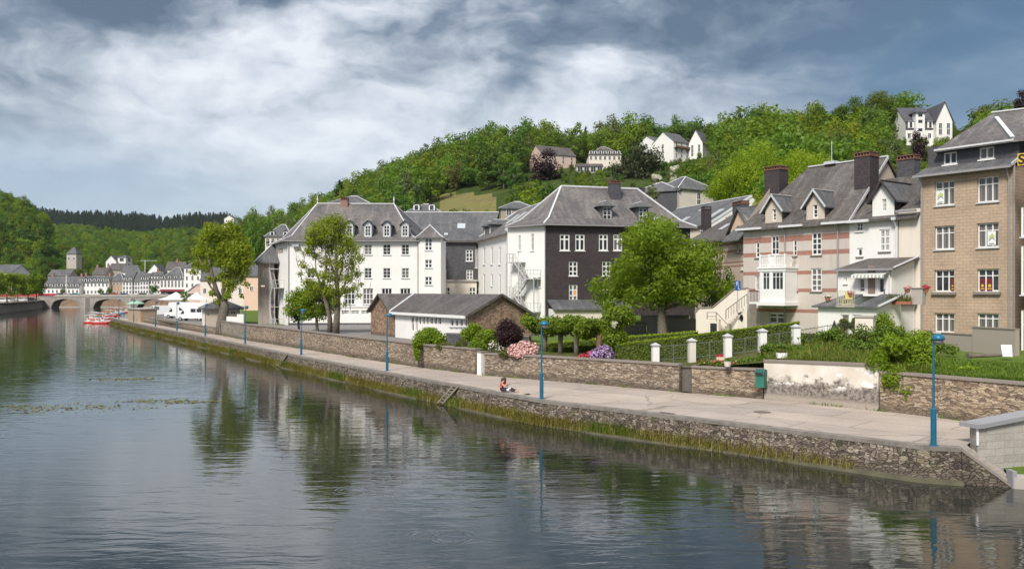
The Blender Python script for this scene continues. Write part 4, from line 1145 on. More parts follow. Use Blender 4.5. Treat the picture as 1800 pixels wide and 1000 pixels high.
W5 = [(k.hole(911,414,915.4,441,lw,(0,0)), dict(rows=(.5,.8), cols=(.5,), fw=.09)), (k.hole(933.2,411,938.6,441,lw,(0,0)), dict(rows=(.5,.8), cols=(.5,), fw=.09)), (k.hole(937,488,943,505,lw,(0,0)), dict(rows=(.5,), cols=(.5,))), (k.hole(945.5,487,950.5,505,lw,(0,0)), dict(rows=(.5,), cols=(.5,)))]
k.facade(lw, (0,0), -.4, kz, W5, M['white'], name='end_wall')
k.wall((k.L,0), (k.L-.5,14), -.4, kz, [], M['greyrender'], name='side_wall'); k.wall((lw[0]+1.5,14), lw, -.4, kz, [], M['white'], name='side_wall')
# projecting low range with lean-to roof
b0, b1 = (.4,-2.4), (9.5,-2.4); zl = k.pix(1000, 543, -2.4)[1]
k.facade(b0, b1, -.4, zl, [], M['white2'], name='low_wall'); k.wall((.4,0), b0, -.4, zl, [], M['white'], name='low_wall')
k.roof([[V(.2,-2.7,zl),V(9.8,-2.7,zl),V(9.8,-.02,zl+1.05),V(.2,-.02,zl+1.05)]], M['slate2'], name='lean_to_roof')
e = [V(-.35,-.6,kz-.05), V(k.L+.7,-.55,kz-.05), V(k.L+.2,13.5,kz-.05), V(lw[0]-.4,lw[1]-.2,kz-.05)]
r0 = V(*k.lo(P(986.5,0,107)).xy, 17.55); r1 = V(*k.lo(P(1121,0,110)).xy, 17.55)
rf = k.hip(e, r0, r1, M['slate'], flare=.55, capm='lead', cap=.2)
gutterline(k, [e[3]+V(0,0,-.13), e[0]+V(0,0,-.13), e[1]+V(0,0,-.13)], .08)
pipe(k, [(-.05,-.1,0),(-.05,-.1,kz-.1)], .06)
for cx in (1067, 1130):
    x, _ = k.pix(cx, 380, 1.3); k.dormer(x, 1.25, kz+.62, 1.35, 1.75, 2.8, M['slate2'], M['slate2'], hipped=True, pitch=.5, ov=.42)
x, _ = k.pix(1080, 340, 5.0); k.chimney((x, 5.0), 1.35, 1.0, 15.0, 17.95, M['slategrey'], 'crownbrick')
x, _ = k.pix(1118, 330, 9.0); k.chimney((x, 9.0), 2.2, .8, 15.5, 17.7, M['slategrey'], 'slate3')
x, _ = k.pix(1152, 384, 2.2); k.skylight(on_slope(k, 1153, 385, e[0], (e[1]-e[0]).cross(r0-e[0])), (1,.0,0), (r0-e[0]), .5, .6)
k_fe = fire_escape('fire_escape', 'galvanised zigzag fire escape on the white end of the black slate corner block', k, lw, (0,0), [2.0,3.9,5.9,7.9,9.45][0:4], .9, 5.4, 1.25, 1)
mb = MB(); mb.box((4.0,-2.0,1.3),(5.0,-1.3,2.0)); mb.box((4.1,-1.9,1.0),(4.2,-1.8,1.3)); mb.box((4.8,-1.9,1.0),(4.9,-1.8,1.3))

# low stone annex with slate roof
p0 = P(688.6,0,82); p1 = P(822,0,68.7)
a = House('annex', 'low slate roofed annex with stone gables and a white window front', 'building', p0, p1, 2.55)
az_ = 2.62; ar = 4.22; AW = 6.1
AP = []
for x0, x1, y1 in ((716,720.5,581),(723,727,581),(729,733,570),(735.5,739.5,570),(742,746,570)): AP.append((a.hole(x0,555.8,x1,y1), dict(rows=(.55,), cols=(), fw=.06, sill=None)))
for x0 in (748.5,755.5,762.5): AP.append((a.hole(x0,557.5,x0+5,569.5), dict(rows=(.5,), cols=(), fw=.06, sill=None)))
for x0 in (783.5,791.5,799.5,807.5): AP.append((a.hole(x0,560.5,x0+5.4,573), dict(rows=(), cols=(), fw=.06, sill='zinc', gm=M['glasscurt'])))
a.facade((.85,0), (a.L,0), -.4, az_, AP, M['white'])
GL = -5.4
a.wall((GL,0), (.849,0), -.4, az_, [], M['stonered'], name='brick_wall', extra=[[(0,az_),(5.6,az_),(2.7,ar-.08)]])
a.wall((a.L,0), (a.L,AW), -.4, az_, [], M['stonered'], name='gable_wall', extra=[[(0,az_),(AW,az_),(AW/2,ar-.02)]])
a.wall((GL,AW), (GL,0), -.4, az_, [], M['stonered'], name='brick_wall')
o1 = .32; xr = a.L+.25
a.roof([[V(-2.7+2.75,-o1,az_-.08),V(xr,-o1,az_-.08),V(xr,AW/2,ar+.1),V(-2.7+1.3,AW/2,ar+.1)],
        [V(-2.7,AW/2,ar+.1),V(xr,AW/2,ar+.1),V(xr,AW+.3,az_-.1),V(-2.7,AW+.3,az_-.1)],
        [V(.25,-o1,az_-.08),V(-2.7,-o1,ar+.1),V(-2.7,AW/2,ar+.1),V(-1.35,AW/2,ar+.1)],
        [V(-2.7,-o1,ar+.1),V(GL-.3,-o1,az_-.1),V(GL-.3,AW,az_-.1),V(-2.7,AW,ar+.1)]], M['slate3'], th=.12)
mb = MB(); mb.bar(V(.15,-o1,az_), V(-1.35,AW/2,ar+.18), .2, .07); mb.build('valley_flashing', M['lead'], a.o)
mb = MB(); mb.box((.3,-o1-.10,az_-.26),(xr-.02,-o1-.004,az_-.02)); mb.build('fascia', M['wframe'], a.o)
mb = MB()
mb.bar(V(xr+.03,-o1,az_-.12), V(xr+.03,AW/2,ar+.06), .05, .2); mb.bar(V(xr+.03,AW/2,ar+.06), V(xr+.03,AW+.3,az_-.14), .05, .2); mb.build('bargeboard', M['slate3'], a.o)
mb = MB(); mb.bar(V(GL-.3,-o1-.03,az_-.14), V(-2.7,-o1-.03,ar+.05), .05, .16); mb.bar(V(-2.7,-o1-.03,ar+.05), V(.2,-o1-.03,az_-.12), .05, .16); mb.build('bargeboard', M['slate3'], a.o)
mb = MB(); mb.face([V(1.0,-.012,-.2),V(3.0,-.012,-.2),V(3.0,-.012,1.55),V(1.0,-.012,1.55)]); mb.build('garage_door', plain('white_door', (.80,.79,.77), .5, var=.03), a.o)

# old grey stair block left of the school
t = House('stair_block', 'old grey rendered block with rust stained face and slate roof beside the school', 'building', P(453.5,0,117), P(482,0,117.4), 2.4)
tz = t.pix(462, 461.5)[1]
t.facade((0,0), (t.L,0), -.4, tz, [(t.hole(462.3,475,464.8,487), dict(rows=(.5,), cols=(), sill=None)), (t.hole(458.5,501.5,465.5,504), None)], M['towerrender'])
t.wall((-.5,9), (0,0), -.4, tz, [], M['towerrender'], name='side_wall')
rz_ = t.pix(480, 437, 3)[1]
t.roof([[V(-.5,-.5,tz),V(t.L+1.5,-.5,tz+.0),V(t.L+1.5,3.5,rz_+.9),V(1.9,3.5,rz_+.9)],[V(-.9,9.5,tz),V(-.5,-.5,tz),V(1.9,3.5,rz_+.9),V(1.9,9.5,rz_+.9)]], M['slate2'])
mb = MB(); mb.bar(V(-.5,-.5,tz+.06), V(1.9,3.5,rz_+.95), .13, .08); mb.build('ridge_cap', M['lead'], t.o)
# ================================================================== the row of houses on the garden bank
def lineP(t): return (29.2-.584*t, 61+.812*t)
# ---- striped pink house
P0, P1 = lineP(15.75), lineP(5.6)
h = House('town_house', 'pale pink house with red brick bands, two gabled wall dormers and a white balcony bay', 'house', P0, P1, 3.4)
EZ = 9.33
zz = lambda px, py: h.pix(px, py)[1]
bz = [(zz(1470,420.5), zz(1470,409.5)), (zz(1410,448.8), zz(1410,440.8)), (zz(1410,482.4), zz(1410,476)), (zz(1410,513.4), zz(1410,507)), (zz(1400,549.5), zz(1400,543.2))]
M['banded'] = banded('banded_pink_render', (.59,.525,.475), (.38,.13,.095), bz)
D1 = (zz(1357,370), 0)
wn = dict(cols=(.5,), rows=(.33,.66), fw=.09, mw=.09, sill='coping')
wins = [(h.hole(1426.5,408.6,1444,448.3), dict(cols=(.5,), rows=(.25,.5,.72), fw=.10, mw=.10, sill='coping')), (h.hole(1425.5,471.5,1444.3,512), dict(cols=(.5,), rows=(.25,.5,.72), fw=.10, mw=.10, sill='coping')),
        (h.hole(1393.6,421,1401,449.8), dict(cols=(), rows=(.3,.62), fw=.10, sill='coping')), (h.hole(1393,484,1402,511.6), dict(cols=(), rows=(.3,.62), fw=.10, sill='coping')),
        (h.hole(1328,425.5,1335.3,453), dict(cols=(), rows=(.3,.62), fw=.10, sill='coping')), (h.hole(1355.3,414,1369.6,448), dict(cols=(.5,), rows=(.3,.7), fw=.10, sill=None)),
        (h.hole(1327,484.5,1335,511), dict(cols=(), rows=(.5,), fw=.10, sill=None, gm=M['glasslight'])), (h.hole(1351,549.5,1379,569), dict(cols=(.5,), rows=(.6,), fw=.12, mw=.12, sill='wframe')), (h.hole(1314,546,1326,575), None)]
def gable_u(x0, x1, apex): return [(h.pix(x0,380)[0], EZ), (h.pix(x1,380)[0], EZ)]
DG = []
for (fx0, fx1, fy, ax, ay, wx0, wx1, wy0, wy1) in ((1345.8,1375,368.5,1358.5,343,1357.6,1365,366.5,388.5),(1418,1450,360.5,1431,334,1428.8,1437.8,359,383.5)):
    u0, u1 = h.pix(fx0,380)[0], h.pix(fx1,378)[0]; ua = (u0+u1)/2; zs = h.pix((fx0+fx1)/2, fy)[1]; za = h.pix(ax, ay)[1]
    DG.append((u0,u1,ua,zs,za,h.hole(wx0,wy0,wx1,wy1)))
h.facade((0,0), (h.L,0), -.5, EZ, wins, M['banded'])
h.wall((0,9), (0,0), -.5, EZ, [], M['banded'], name='side_wall')
GD = 10.0; RZ = 14.35; RY = 5.0
h.wall((h.L,0), (h.L,GD), -.5, EZ, [], M['pale'], name='gable_wall', extra=[[(0,EZ),(GD,EZ),(RY,RZ-.1)]])
h.wall((0,GD), (0,0), EZ-.01, EZ, [], M['pale'], name='gable_wall', extra=[[(0,EZ),(GD,EZ),(GD-RY,RZ-.1)]])
sl = (RZ-EZ)/(RY)
h.roof([[V(-.35,-.45,EZ-.45*sl+.12),V(h.L+.2,-.45,EZ-.45*sl+.12),V(h.L+.2,RY,RZ+.1),V(3.0,RY,RZ+.1)],[V(3.0,RY,RZ+.1),V(h.L+.2,RY,RZ+.1),V(h.L+.2,GD+.3,EZ),V(-.35,GD+.3,EZ)],[V(-.35,GD+.3,EZ),V(-.35,-.45,EZ-.45*sl+.12),V(3.0,RY,RZ+.1)]], M['slate3'])
mb = MB(); mb.bar(V(3,RY,RZ+.17),V(h.L+.2,RY,RZ+.17),.2,.1); mb.build('ridge_cap', M['lead'], h.o)
mb = MB(); mb.bar(V(h.L+.23,-.45,EZ-.45*sl+.1),V(h.L+.23,RY,RZ+.08),.06,.2); mb.build('verge_board', M['zinc'], h.o)
for (u0,u1,ua,zs,za,hole) in DG:
    w_ = h.wall((u0,-.03), (u1,-.03), EZ-.4, zs, [(hole[0]-u0,hole[1]-u0,hole[2],hole[3])], M['pale'], name='wall_dormer', extra=[[(0,zs),(u1-u0,zs),(ua-u0,za-.12)]])
    h.window((u0,-.03), (u1,-.03), (hole[0]-u0,hole[1]-u0,hole[2],hole[3]), cols=(), rows=(.3,.62), fw=.10, parent=w_)
    c = MB(); c.face([(u0,-.03,EZ-.3),(u0,3.5,EZ-.3),(u0,3.5,zs),(u0,-.03,zs)]); c.face([(u1,-.03,EZ-.3),(u1,3.5,EZ-.3),(u1,3.5,zs),(u1,-.03,zs)]); c.build('dormer_cheek', M['slate2'], w_)
    g_ = MB(); g_.face([(hole[0],.12,hole[2]),(hole[1],.12,hole[2]),(hole[1],.12,hole[3]),(hole[0],.12,hole[3])]); g_.build('dormer_pane', M['glass'], w_)
    yb = RY*(za-EZ)/(RZ-EZ)+.6
    r = MB()
    for f in ([V(u0-.3,-.35,zs-.22),V(ua,-.35,za),V(ua,yb,za),V(u0-.3,yb,zs-.22)],[V(ua,-.35,za),V(u1+.3,-.35,zs-.22),V(u1+.3,yb,zs-.22),V(ua,yb,za)]):
        h._slab(r, f if (f[1]-f[0]).cross(f[2]-f[0]).z > 0 else f[::-1], .1)
    r.build('dormer_roof', M['slate2'], w_)
    r = MB(); r.bar(V(u0-.3,-.38,zs-.25),V(ua,-.38,za-.03),.06,.14); r.bar(V(ua,-.38,za-.03),V(u1+.3,-.38,zs-.25),.06,.14); r.bar(V(ua,-.36,za+.05),V(ua,yb,za+.05),.14,.07); r.build('bargeboard', M['zinc'], w_)
# white eaves gutters between the dormers
gz_ = EZ-.34
segs = [(-.4, DG[0][0]-.05), (DG[0][1]+.05, DG[1][0]-.05), (DG[1][1]+.05, h.L+.1)]
for a_, b_ in segs:
    mb = MB(); mb.box((a_,-.62,gz_-.08),(b_,-.46,gz_+.10)); mb.build('gutter', M['lead'], h.o)
for px in (1381, 1474):
    u = h.pix(px, 450)[0]; pipe(h, [(u,-.5,gz_),(u,-.12,gz_-.6),(u,-.12,0)], .06)
for (x0,x1,yb,yt,yy,lab) in ((1348.5,1381,345,295,4.2,0),(1506,1540.5,345,271,2.9,1)):
    u0, u1 = h.pix(x0,330,yy)[0], h.pix(x1,330,yy)[0]; z0_, z1_ = h.pix(x0,yb,yy)[1], h.pix((x0+x1)/2,yt,yy)[1]
    h.chimney(((u0+u1)/2, yy), (u1-u0)*.8, 1.25, z0_-2.5, z1_-.25, M['chimslate'] if 'chimslate' in M else M['slatewall'], 'crownbrick')
u, _ = h.pix(1462, 300, RY); mb = MB(); mb.tube([(u,RY,RZ),(u,RY,RZ+2.1)], .03, 6); mb.box((u-.5,RY-.4,RZ+.1),(u+.5,RY+.4,RZ+.35)); mb.build('roof_mast', M['zinc'], h.o)
# balcony and glazed bay
bx0, bx1 = h.pix(1335,500,-1.5)[0], h.pix(1381,500,-1.5)[0]
bzb, bzt = h.pix(1358,531,-1.5)[1], h.pix(1358,470,-1.5)[1]
mb = MB(); mb.box((bx0-.15,-1.62,bzt-.1),(bx1+.12,-.003,bzt+.08)); mb.box((bx0-.08,-1.55,bzt-.32),(bx1+.05,-.003,bzt-.103)); bal = mb.build('balcony', M['wframe'], h.o)
mb = MB(); n = 15; pz = bzt+.08; pw = bx1-bx0-.2
for i in range(n): x = bx0+.12+(pw-.04)*i/(n-1); mb.box((x-.035,-1.5,pz),(x+.035,-1.43,pz+.86))
mb.box((bx0+.04,-1.54,pz+.86),(bx1-.04,-1.40,pz+.95)); mb.box((bx0+.06,-1.52,pz+.08),(bx1-.06,-1.415,pz+.14))
for x in (bx0+.02, bx0+pw*.38, bx0+pw*.65, bx1-.14): mb.box((x,-1.56,pz),(x+.14,-1.385,pz+1.0))
mb.box((bx0+pw*.38+.14,-1.49,pz+.14),(bx0+pw*.65,-1.44,pz+.86))
for sx in (bx0+.05, bx1-.1): mb.box((sx,-1.38,pz+.86),(sx+.07,-.05,pz+.94)); mb.box((sx,-1.38,pz+.45),(sx+.05,-.05,pz+.5)); mb.box((sx,-.7,pz),(sx+.05,-.64,pz+.86))
mb.build('balustrade', M['wframe'], bal)
bay = h.wall((bx0,-1.5), (bx1,-1.5), bzb, bzt-.1, [(.32,1.02,bzb+1.0,bzt-.38),(1.25,bx1-bx0-.22,bzb+1.0,bzt-.38)], M['wframe'], name='bay_window', reveal=.1)
for (u0,u1) in ((.32,1.02),(1.25,bx1-bx0-.22)):
    h.window((bx0,-1.5), (bx1,-1.5), (u0,u1,bzb+1.0,bzt-.38), cols=(.5,) if u1 < 1.1 else (.33,.66), rows=(.72,), fw=.06, mw=.05, parent=bay, recess=.05)
mb = MB(); mb.face([(bx0+.3,-1.43,bzb+1),(bx1-.2,-1.43,bzb+1),(bx1-.2,-1.43,bzt-.35),(bx0+.3,-1.43,bzt-.35)]); mb.build('bay_pane', M['glass'], bay)
mb = MB(); mb.box((bx0,-1.5,bzb),(bx0+.05,-.003,bzt-.1)); mb.box((bx1-.05,-1.5,bzb),(bx1,-.003,bzt-.1)); mb.build('bay_side', M['wframe'], bay)
sx0 = h.pix(1313,536,-1.7)[0]
mb = MB(); mb.box((sx0,-1.75,bzb-.28),(bx1+.1,-.003,bzb-.003)); tb = mb.build('terrace_slab', M['wframe'], h.o)
mb = MB()
for i in range(8): x = sx0+.05+(bx0-sx0-.1)*i/7; mb.bar((x,-1.68,bzb),(x,-1.68,bzb+.95),.03)
mb.bar((sx0,-1.68,bzb+.95),(bx0,-1.68,bzb+.95),.05); mb.build('terrace_railing', M['darkiron'], tb)
mb = MB(); mb.box((sx0+.15,-.06,bzb),(sx0+.75,.02,bzb+2.3)); mb.build('white_door', M['wframe'], h.o)
for (x0, x1) in ((1326.5,1337),(1343.5,1352)):
    u0, u1 = h.pix(x0,560,-.02)[0], h.pix(x1,560,-.02)[0]; mb = MB(); mb.box((u0,-.03,-.4),(u1,-.004,2.0)); mb.build('plaster_panel', M['pale'], h.o)
mb = MB(); u0, u1 = h.pix(1314,560)[0], h.pix(1326,560)[0]; mb.face([(u0,.14,-.4),(u1,.14,-.4),(u1,.14,2.2),(u0,.14,2.2)]); mb.build('cellar_door', plain('faded_red_door', (.28,.14,.12), .7), h.o)
pinkhouse = h

# ---- white house
P0, P1 = lineP(5.6), lineP(.02)
h = House('town_house', 'small white house with one gabled dormer, striped awning and two stepped lean-to extensions', 'house', P0, P1, 3.4)
EZ = 9.15
uc = h.pix(1578, 430)[0]
wins = [(h.hole(1545.6,403,1564.6,442), dict(cols=(.5,), rows=(.33,.66), fw=.11, mw=.12, sill='coping', gm=M['glasslight'])), (h.hole(1505,391,1516.8,406.2), dict(cols=(.5,), rows=(.5,), fw=.09, mw=.07, sill='wframe')), (h.hole(1506.5,436,1516.5,451), dict(cols=(), rows=(), fw=.12, sill='coping')),]
u0, u1 = h.pix(1534,365)[0], h.pix(1572.5,365)[0]; zs, za = h.pix(1553,347.5)[1], h.pix(1549,319)[1]; ua = (u0+u1)/2
h.facade((0,0), (uc,0), -.5, EZ, wins, M['white'])
h.wall((uc+.002,.1), (h.L,.1), -.5, EZ+.5, [], M['white2'], name='cream_wall')
hole = h.hole(1550.8,350,1558.3,371.5)
w_ = h.wall((u0,-.03), (u1,-.03), EZ-.3, zs, [(hole[0]-u0,hole[1]-u0,hole[2],hole[3])], M['white'], name='wall_dormer', extra=[[(0,zs),(u1-u0,zs),(ua-u0,za-.12)]])
h.window((u0,-.03), (u1,-.03), (hole[0]-u0,hole[1]-u0,hole[2],hole[3]), cols=(.5,), rows=(.33,.66), fw=.06, mw=.05, parent=w_)
mb = MB(); mb.face([(hole[0],.12,hole[2]),(hole[1],.12,hole[2]),(hole[1],.12,hole[3]),(hole[0],.12,hole[3])]); mb.build('dormer_pane', M['glass'], w_)
c = MB(); c.face([(u0,-.03,EZ-.3),(u0,4,EZ-.3),(u0,4,zs),(u0,-.03,zs)]); c.face([(u1,-.03,EZ-.3),(u1,4,EZ-.3),(u1,4,zs),(u1,-.03,zs)]); c.build('dormer_cheek', M['slatewall'], w_)
r = MB()
for f in ([V(u0-.3,-.35,zs-.3),V(ua,-.35,za),V(ua,4.6,za),V(u0-.3,4.6,zs-.3)],[V(ua,-.35,za),V(u1+.3,-.35,zs-.3),V(u1+.3,4.6,zs-.3),V(ua,4.6,za)]):
    h._slab(r, f if (f[1]-f[0]).cross(f[2]-f[0]).z > 0 else f[::-1], .12)
r.build('dormer_roof', M['slate2'], w_)
mb = MB(); mb.bar(V(ua,-.36,za+.05),V(ua,4.6,za+.05),.14,.07); mb.bar(V(u0-.3,-.38,zs-.33),V(ua,-.38,za-.02),.05,.14); mb.bar(V(ua,-.38,za-.02),V(u1+.3,-.38,zs-.33),.05,.14); mb.build('bargeboard', M['slatewall'], w_)
RZ = 12.7; RY = 5.0
h.roof([[V(-.1,-.4,EZ-.1),V(h.L-.05,-.4,EZ-.1),V(h.L-.05,RY,RZ),V(-.1,RY,RZ)],[V(-.1,RY,RZ),V(h.L-.05,RY,RZ),V(h.L-.05,10,EZ),V(-.1,10,EZ)]], M['slate3'])
for a_, b_ in ((.0,u0-.05),(u1+.05,uc+.1)):
    mb = MB(); mb.box((a_,-.58,EZ-.26),(b_,-.42,EZ-.06)); mb.build('gutter', M['lead'], h.o)
mb = MB(); mb.box((uc+.12,-.55,EZ+.25),(h.L-.1,-.3,EZ+.42)); mb.build('gutter', M['gutter'], h.o)
pipe(h, [(uc-.05,-.5,EZ-.2),(uc-.08,-.1,EZ-.8),(uc-.08,-.1,5)], .06, 'lead')
u0_, u1_ = h.pix(1580,285,5.5)[0], h.pix(1614,285,5.5)[0]; h.chimney(((u0_+u1_)/2,5.5), (u1_-u0_)*.9, .9, 12.0, h.pix(1598,277,5.5)[1]-.2, M['slategrey'], 'crownbrick')
# upper lean-to with the awning
y1 = -3.0
ex0, ex1 = h.pix(1473,490,y1)[0], h.pix(1567,490,y1)[0]; ze = h.pix(1520,472,y1)[1]; zt = h.pix(1540,454,0)[1]; zf = h.pix(1520,515.5,y1)[1]
W6 = [(h.hole(1509,488.5,1520.3,514,(ex0,y1),(ex1,y1)), dict(cols=(), rows=(.3,), fw=.1, sill=None)), (h.hole(1544,488.5,1554.2,515,(ex0,y1),(ex1,y1)), dict(cols=(), rows=(), fw=.08, sill=None)), (h.hole(1484,488,1489,498,(ex0,y1),(ex1,y1)), dict(cols=(), rows=(), fw=.09, sill='wframe'))]
h.facade((ex0,y1), (ex1,y1), zf-.2, ze, W6, M['white'], name='upper_extension_wall')
h.wall((ex1,y1), (ex1,-.01), -.5, ze, [], M['white'], name='upper_extension_side', extra=[[(0,ze),(3,ze),(3,zt-.1)]])
h.wall((ex0,-.01), (ex0,y1), zf-.2, ze, [], M['white'], name='upper_extension_side', extra=[[(0,ze),(3,ze),(0,zt-.1)]])
h.roof([[V(ex0-.2,y1-.3,ze-.03),V(ex1+.35,y1-.3,ze-.03),V(ex1+.35,-.02,zt),V(ex0+.6,-.02,zt)]], M['slate3'], th=.1, name='upper_lean_to_roof')
mb = MB(); mb.bar(V(ex1+.36,y1-.3,ze+.02),V(ex1+.36,-.02,zt+.05),.12,.08); mb.build('flashing', M['lead'], h.o)
mb = MB(); mb.box((ex0-.2,y1-.42,ze-.16),(ex1+.3,y1-.31,ze-.02)); mb.build('gutter', M['gutter'], h.o)
sx0, sx1 = h.pix(1526,500,y1-.03)[0], h.pix(1538,500,y1-.03)[0]; mb = MB(); mb.box((sx0,y1-.05,zf),(sx1,y1-.004,zf+2.0)); mb.build('brown_shutter', plain('brown_blind', (.26,.19,.17), .7), h.o)
pipe(h, [(ex1-.12,y1-.35,ze-.1),(ex1-.12,y1-.08,ze-.4),(ex1-.12,y1-.08,zf)], .05, 'lead')
# striped awning
ax0, ax1 = h.pix(1499.5,484,y1-.5)[0], h.pix(1557.5,484,y1-.5)[0]; zw = h.pix(1528,480.5,y1-.1)[1]
mb = MB(); n = 18
for i in range(n):
    x0 = ax0+(ax1-ax0)*i/n; x1_ = ax0+(ax1-ax0)*(i+1)/n
    mb.face([(x0,y1-.06,zw+.05),(x1_,y1-.06,zw+.05),(x1_,y1-.75,zw-.12),(x0,y1-.75,zw-.12)], i % 2)
    mb.face([(x0,y1-.75,zw-.12),(x1_,y1-.75,zw-.12),(x1_,y1-.76,zw-.31),((x0+x1_)/2,y1-.76,zw-.36),(x0,y1-.76,zw-.31)], i % 2)
mb.build('awning', [M['wplastic'], plain('greyish_canvas', (.42,.42,.36), .9)], h.o)
# lower lean-to and roof terrace
y2 = -6.0
lx0, lx1 = h.pix(1438,560,y2)[0], h.pix(1541,560,y2)[0]; zle = h.pix(1490,538.5,y2)[1]; zlt = zf-.05
W7 = [(h.hole(1478,553,1492.5,592,(lx0,y2),(lx1,y2)), dict(cols=(), rows=(), fw=.08, sill=None, gm=plain('brown_blind', (.22,.13,.15), .6))), (h.hole(1498,553,1514,592,(lx0,y2),(lx1,y2)), dict(cols=(), rows=(), fw=.08, sill=None))]
h.facade((lx0,y2), (lx1,y2), -.6, zle, W7, M['white'], name='lower_extension_wall')
h.wall((lx1,y2), (lx1,y1), -.6, zle, [], M['white'], name='lower_extension_side', extra=[[(0,zle),(3,zle),(3,zlt-.1)]])
h.wall((lx0,y1), (lx0,y2), -.6, zle, [], M['white'], name='lower_extension_side', extra=[[(0,zle),(3,zle),(0,zlt-.1)]])
tx0, tx1 = h.pix(1474,530,y2)[0], h.pix(1507,530,y2)[0]
h.roof([[V(lx0-.35,y2-.3,zle),V(tx0,y2-.3,zle),V(tx0,y1-.02,zlt),V(lx0+.5,y1-.02,zlt)],[V(tx1,y2-.3,zle),V(lx1+.3,y2-.3,zle),V(lx1+.3,y1-.02,zlt),V(tx1,y1-.02,zlt)]], M['slate2'], th=.1, name='lower_lean_to_roof')
mb = MB(); mb.bar(V(lx1+.32,y2-.3,zle+.04),V(lx1+.32,y1,zlt+.04),.14,.1); mb.build('flashing', M['lead'], h.o)
mb = MB(); mb.box((tx0+.003,y2-.35,zle-.05),(tx1-.003,y1-.02,zle+.06)); ter = mb.build('roof_terrace', M['concrete'], h.o)
mb = MB(); zz0 = zle+.06
for i in range(11): x = tx0+.06+(tx1-tx0-.12)*i/10; mb.bar((x,y2-.28,zz0),(x,y2-.28,zz0+1.0),.025)
mb.bar((tx0+.05,y2-.28,zz0+1.0),(tx1-.05,y2-.28,zz0+1.0),.05); mb.bar((tx0+.05,y2-.28,zz0+.1),(tx1-.05,y2-.28,zz0+.1),.04); mb.build('railing', plain('cream_railing', (.62,.57,.42), .5), ter)
whitehouse = h; WH_T = dict(y2=y2, y1=y1, tx0=tx0, tx1=tx1, z=zz0, zf=zf, ex1=ex1, lx1=lx1, zle=zle)
# flat terrace deck between the extension and the tan block
dx0, dx1 = ex1+.05, h.L-.2; zd = h.pix(1580,535,y1-1.2)[1]
mb = MB(); mb.box((dx0,y1-1.2,zd-.14),(dx1,-.0,zd)); dk = mb.build('deck', plain('dark_deck_edge', (.07,.065,.065), .8), h.o)
mb = MB()
for i in range(14): x = dx0+.05+(dx1-dx0-.1)*i/13; mb.bar((x,y1-1.12,zd),(x,y1-1.12,zd+1.05),.022)
mb.bar((dx0,y1-1.12,zd+1.05),(dx1,y1-1.12,zd+1.05),.04); mb.bar((dx0,y1-1.12,zd+.55),(dx1,y1-1.12,zd+.55),.022); mb.build('railing', M['steel'], dk)
for x in (dx0+.1, dx1-.1): mb = MB(); mb.box((x-.08,y1-1.1,-.5),(x+.08,y1-.94,zd-.145)); mb.build('deck_post', M['darkiron'], dk)

# ---- tan block house
h = House('tan_house', 'tall tan block house with four rows of triple windows and a slate mansard roof', 'house', lineP(0), (32.85,55.9), 3.0)
EZ = h.pix(1700, 299.5)[1]
T = dict(cols=(.36,.68), rows=(.70,), fw=.075, mw=.075)
L_ = (1643.2,1677.4); R_ = (1718,1755.6)
wins = []
for (yl, yr, gl, sl) in (((318.5,361),(310.5,355),'glasscurt',None),((397.5,438.3),(392.2,434.8),'glasscurt',None),((474.8,512.4),(473,511.8),'glass',None),((550.5,584),(551,581),'glasscurt',None)):
    for (x0, x1), (ya, yb) in ((L_, yl), (R_, yr)):
        wins.append((h.hole(x0,ya,x1,yb), dict(T, gm=M[gl], sill='zinc', recess=.16)))
h.facade((0,0), (h.L,0), -1, EZ, wins, M['tan'], reveal=.24)
for (x0, x1, y) in ((1637.5,1680,515.5),(1711,1758.5,515)):
    u0, z = h.pix(x0,y,-.1); u1, _ = h.pix(x1,y,-.1); mb = MB(); mb.box((u0,-.2,z-.1),(u1,-.003,z+.08)); mb.build('deep_sill', M['coping'], h.o)
for (ho, _) in wins: 
    mb = MB(); mb.box((ho[0]-.1,-.02,ho[3]+.02),(ho[1]+.1,-.003,ho[3]+.2)); mb.build('lintel', M['tanlintel'] if 'tanlintel' in M else plain('tan_lintel', (.45,.33,.24), .9), h.o)
h.wall((h.L,0), (h.L,9), -1, EZ, [], M['tan'], name='side_wall'); h.wall((0,9), (0,0), -1, EZ, [], M['pale'], name='side_wall')
# mansard: skirt, slate band, upper hip
zs = EZ+.62; yb = .95
h.roof([[V(-.2,-.5,EZ),V(h.L+.1,-.5,EZ),V(h.L+.1,yb,zs),V(-.2,yb,zs)]], M['slate2'], th=.14, name='skirt_roof')
mb = MB(); mb.bar(V(h.L+.12,-.52,EZ),V(h.L+.12,yb,zs+.05),.08,.2); mb.build('verge_board', M['lead'], h.o)
mb = MB(); mb.box((-.25,-.64,EZ-.2),(h.L+.1,-.505,EZ-.04)); mb.build('gutter', M['gutter'], h.o)
ba, bb = (.05,yb), (h.L-.05,yb); zt = h.pix(1700,256,yb)[1]+.25
W8 = [(h.hole(1658.3,267.6,1682,289,ba,bb), dict(cols=(.5,), rows=(), fw=.1, mw=.12, sill='wframe')), (h.hole(1721.2,258.5,1747.6,280,ba,bb), dict(cols=(.5,), rows=(), fw=.1, mw=.12, sill='wframe'))]
h.facade(ba, bb, EZ-.2, zt, W8, M['slateband'] if 'slateband' in M else M['slategrey'], name='attic_wall', reveal=.14)
h.wall((h.L-.05,yb), (h.L-.05,8), EZ-.2, zt, [], M['slategrey'], name='attic_side'); h.wall((.05,8), (.05,yb), EZ-.2, zt, [], M['slategrey'], name='attic_side')
ex0 = h.pix(1642.5,265.5,.4)[0]; ez = h.pix(1700,257,.4)[1]
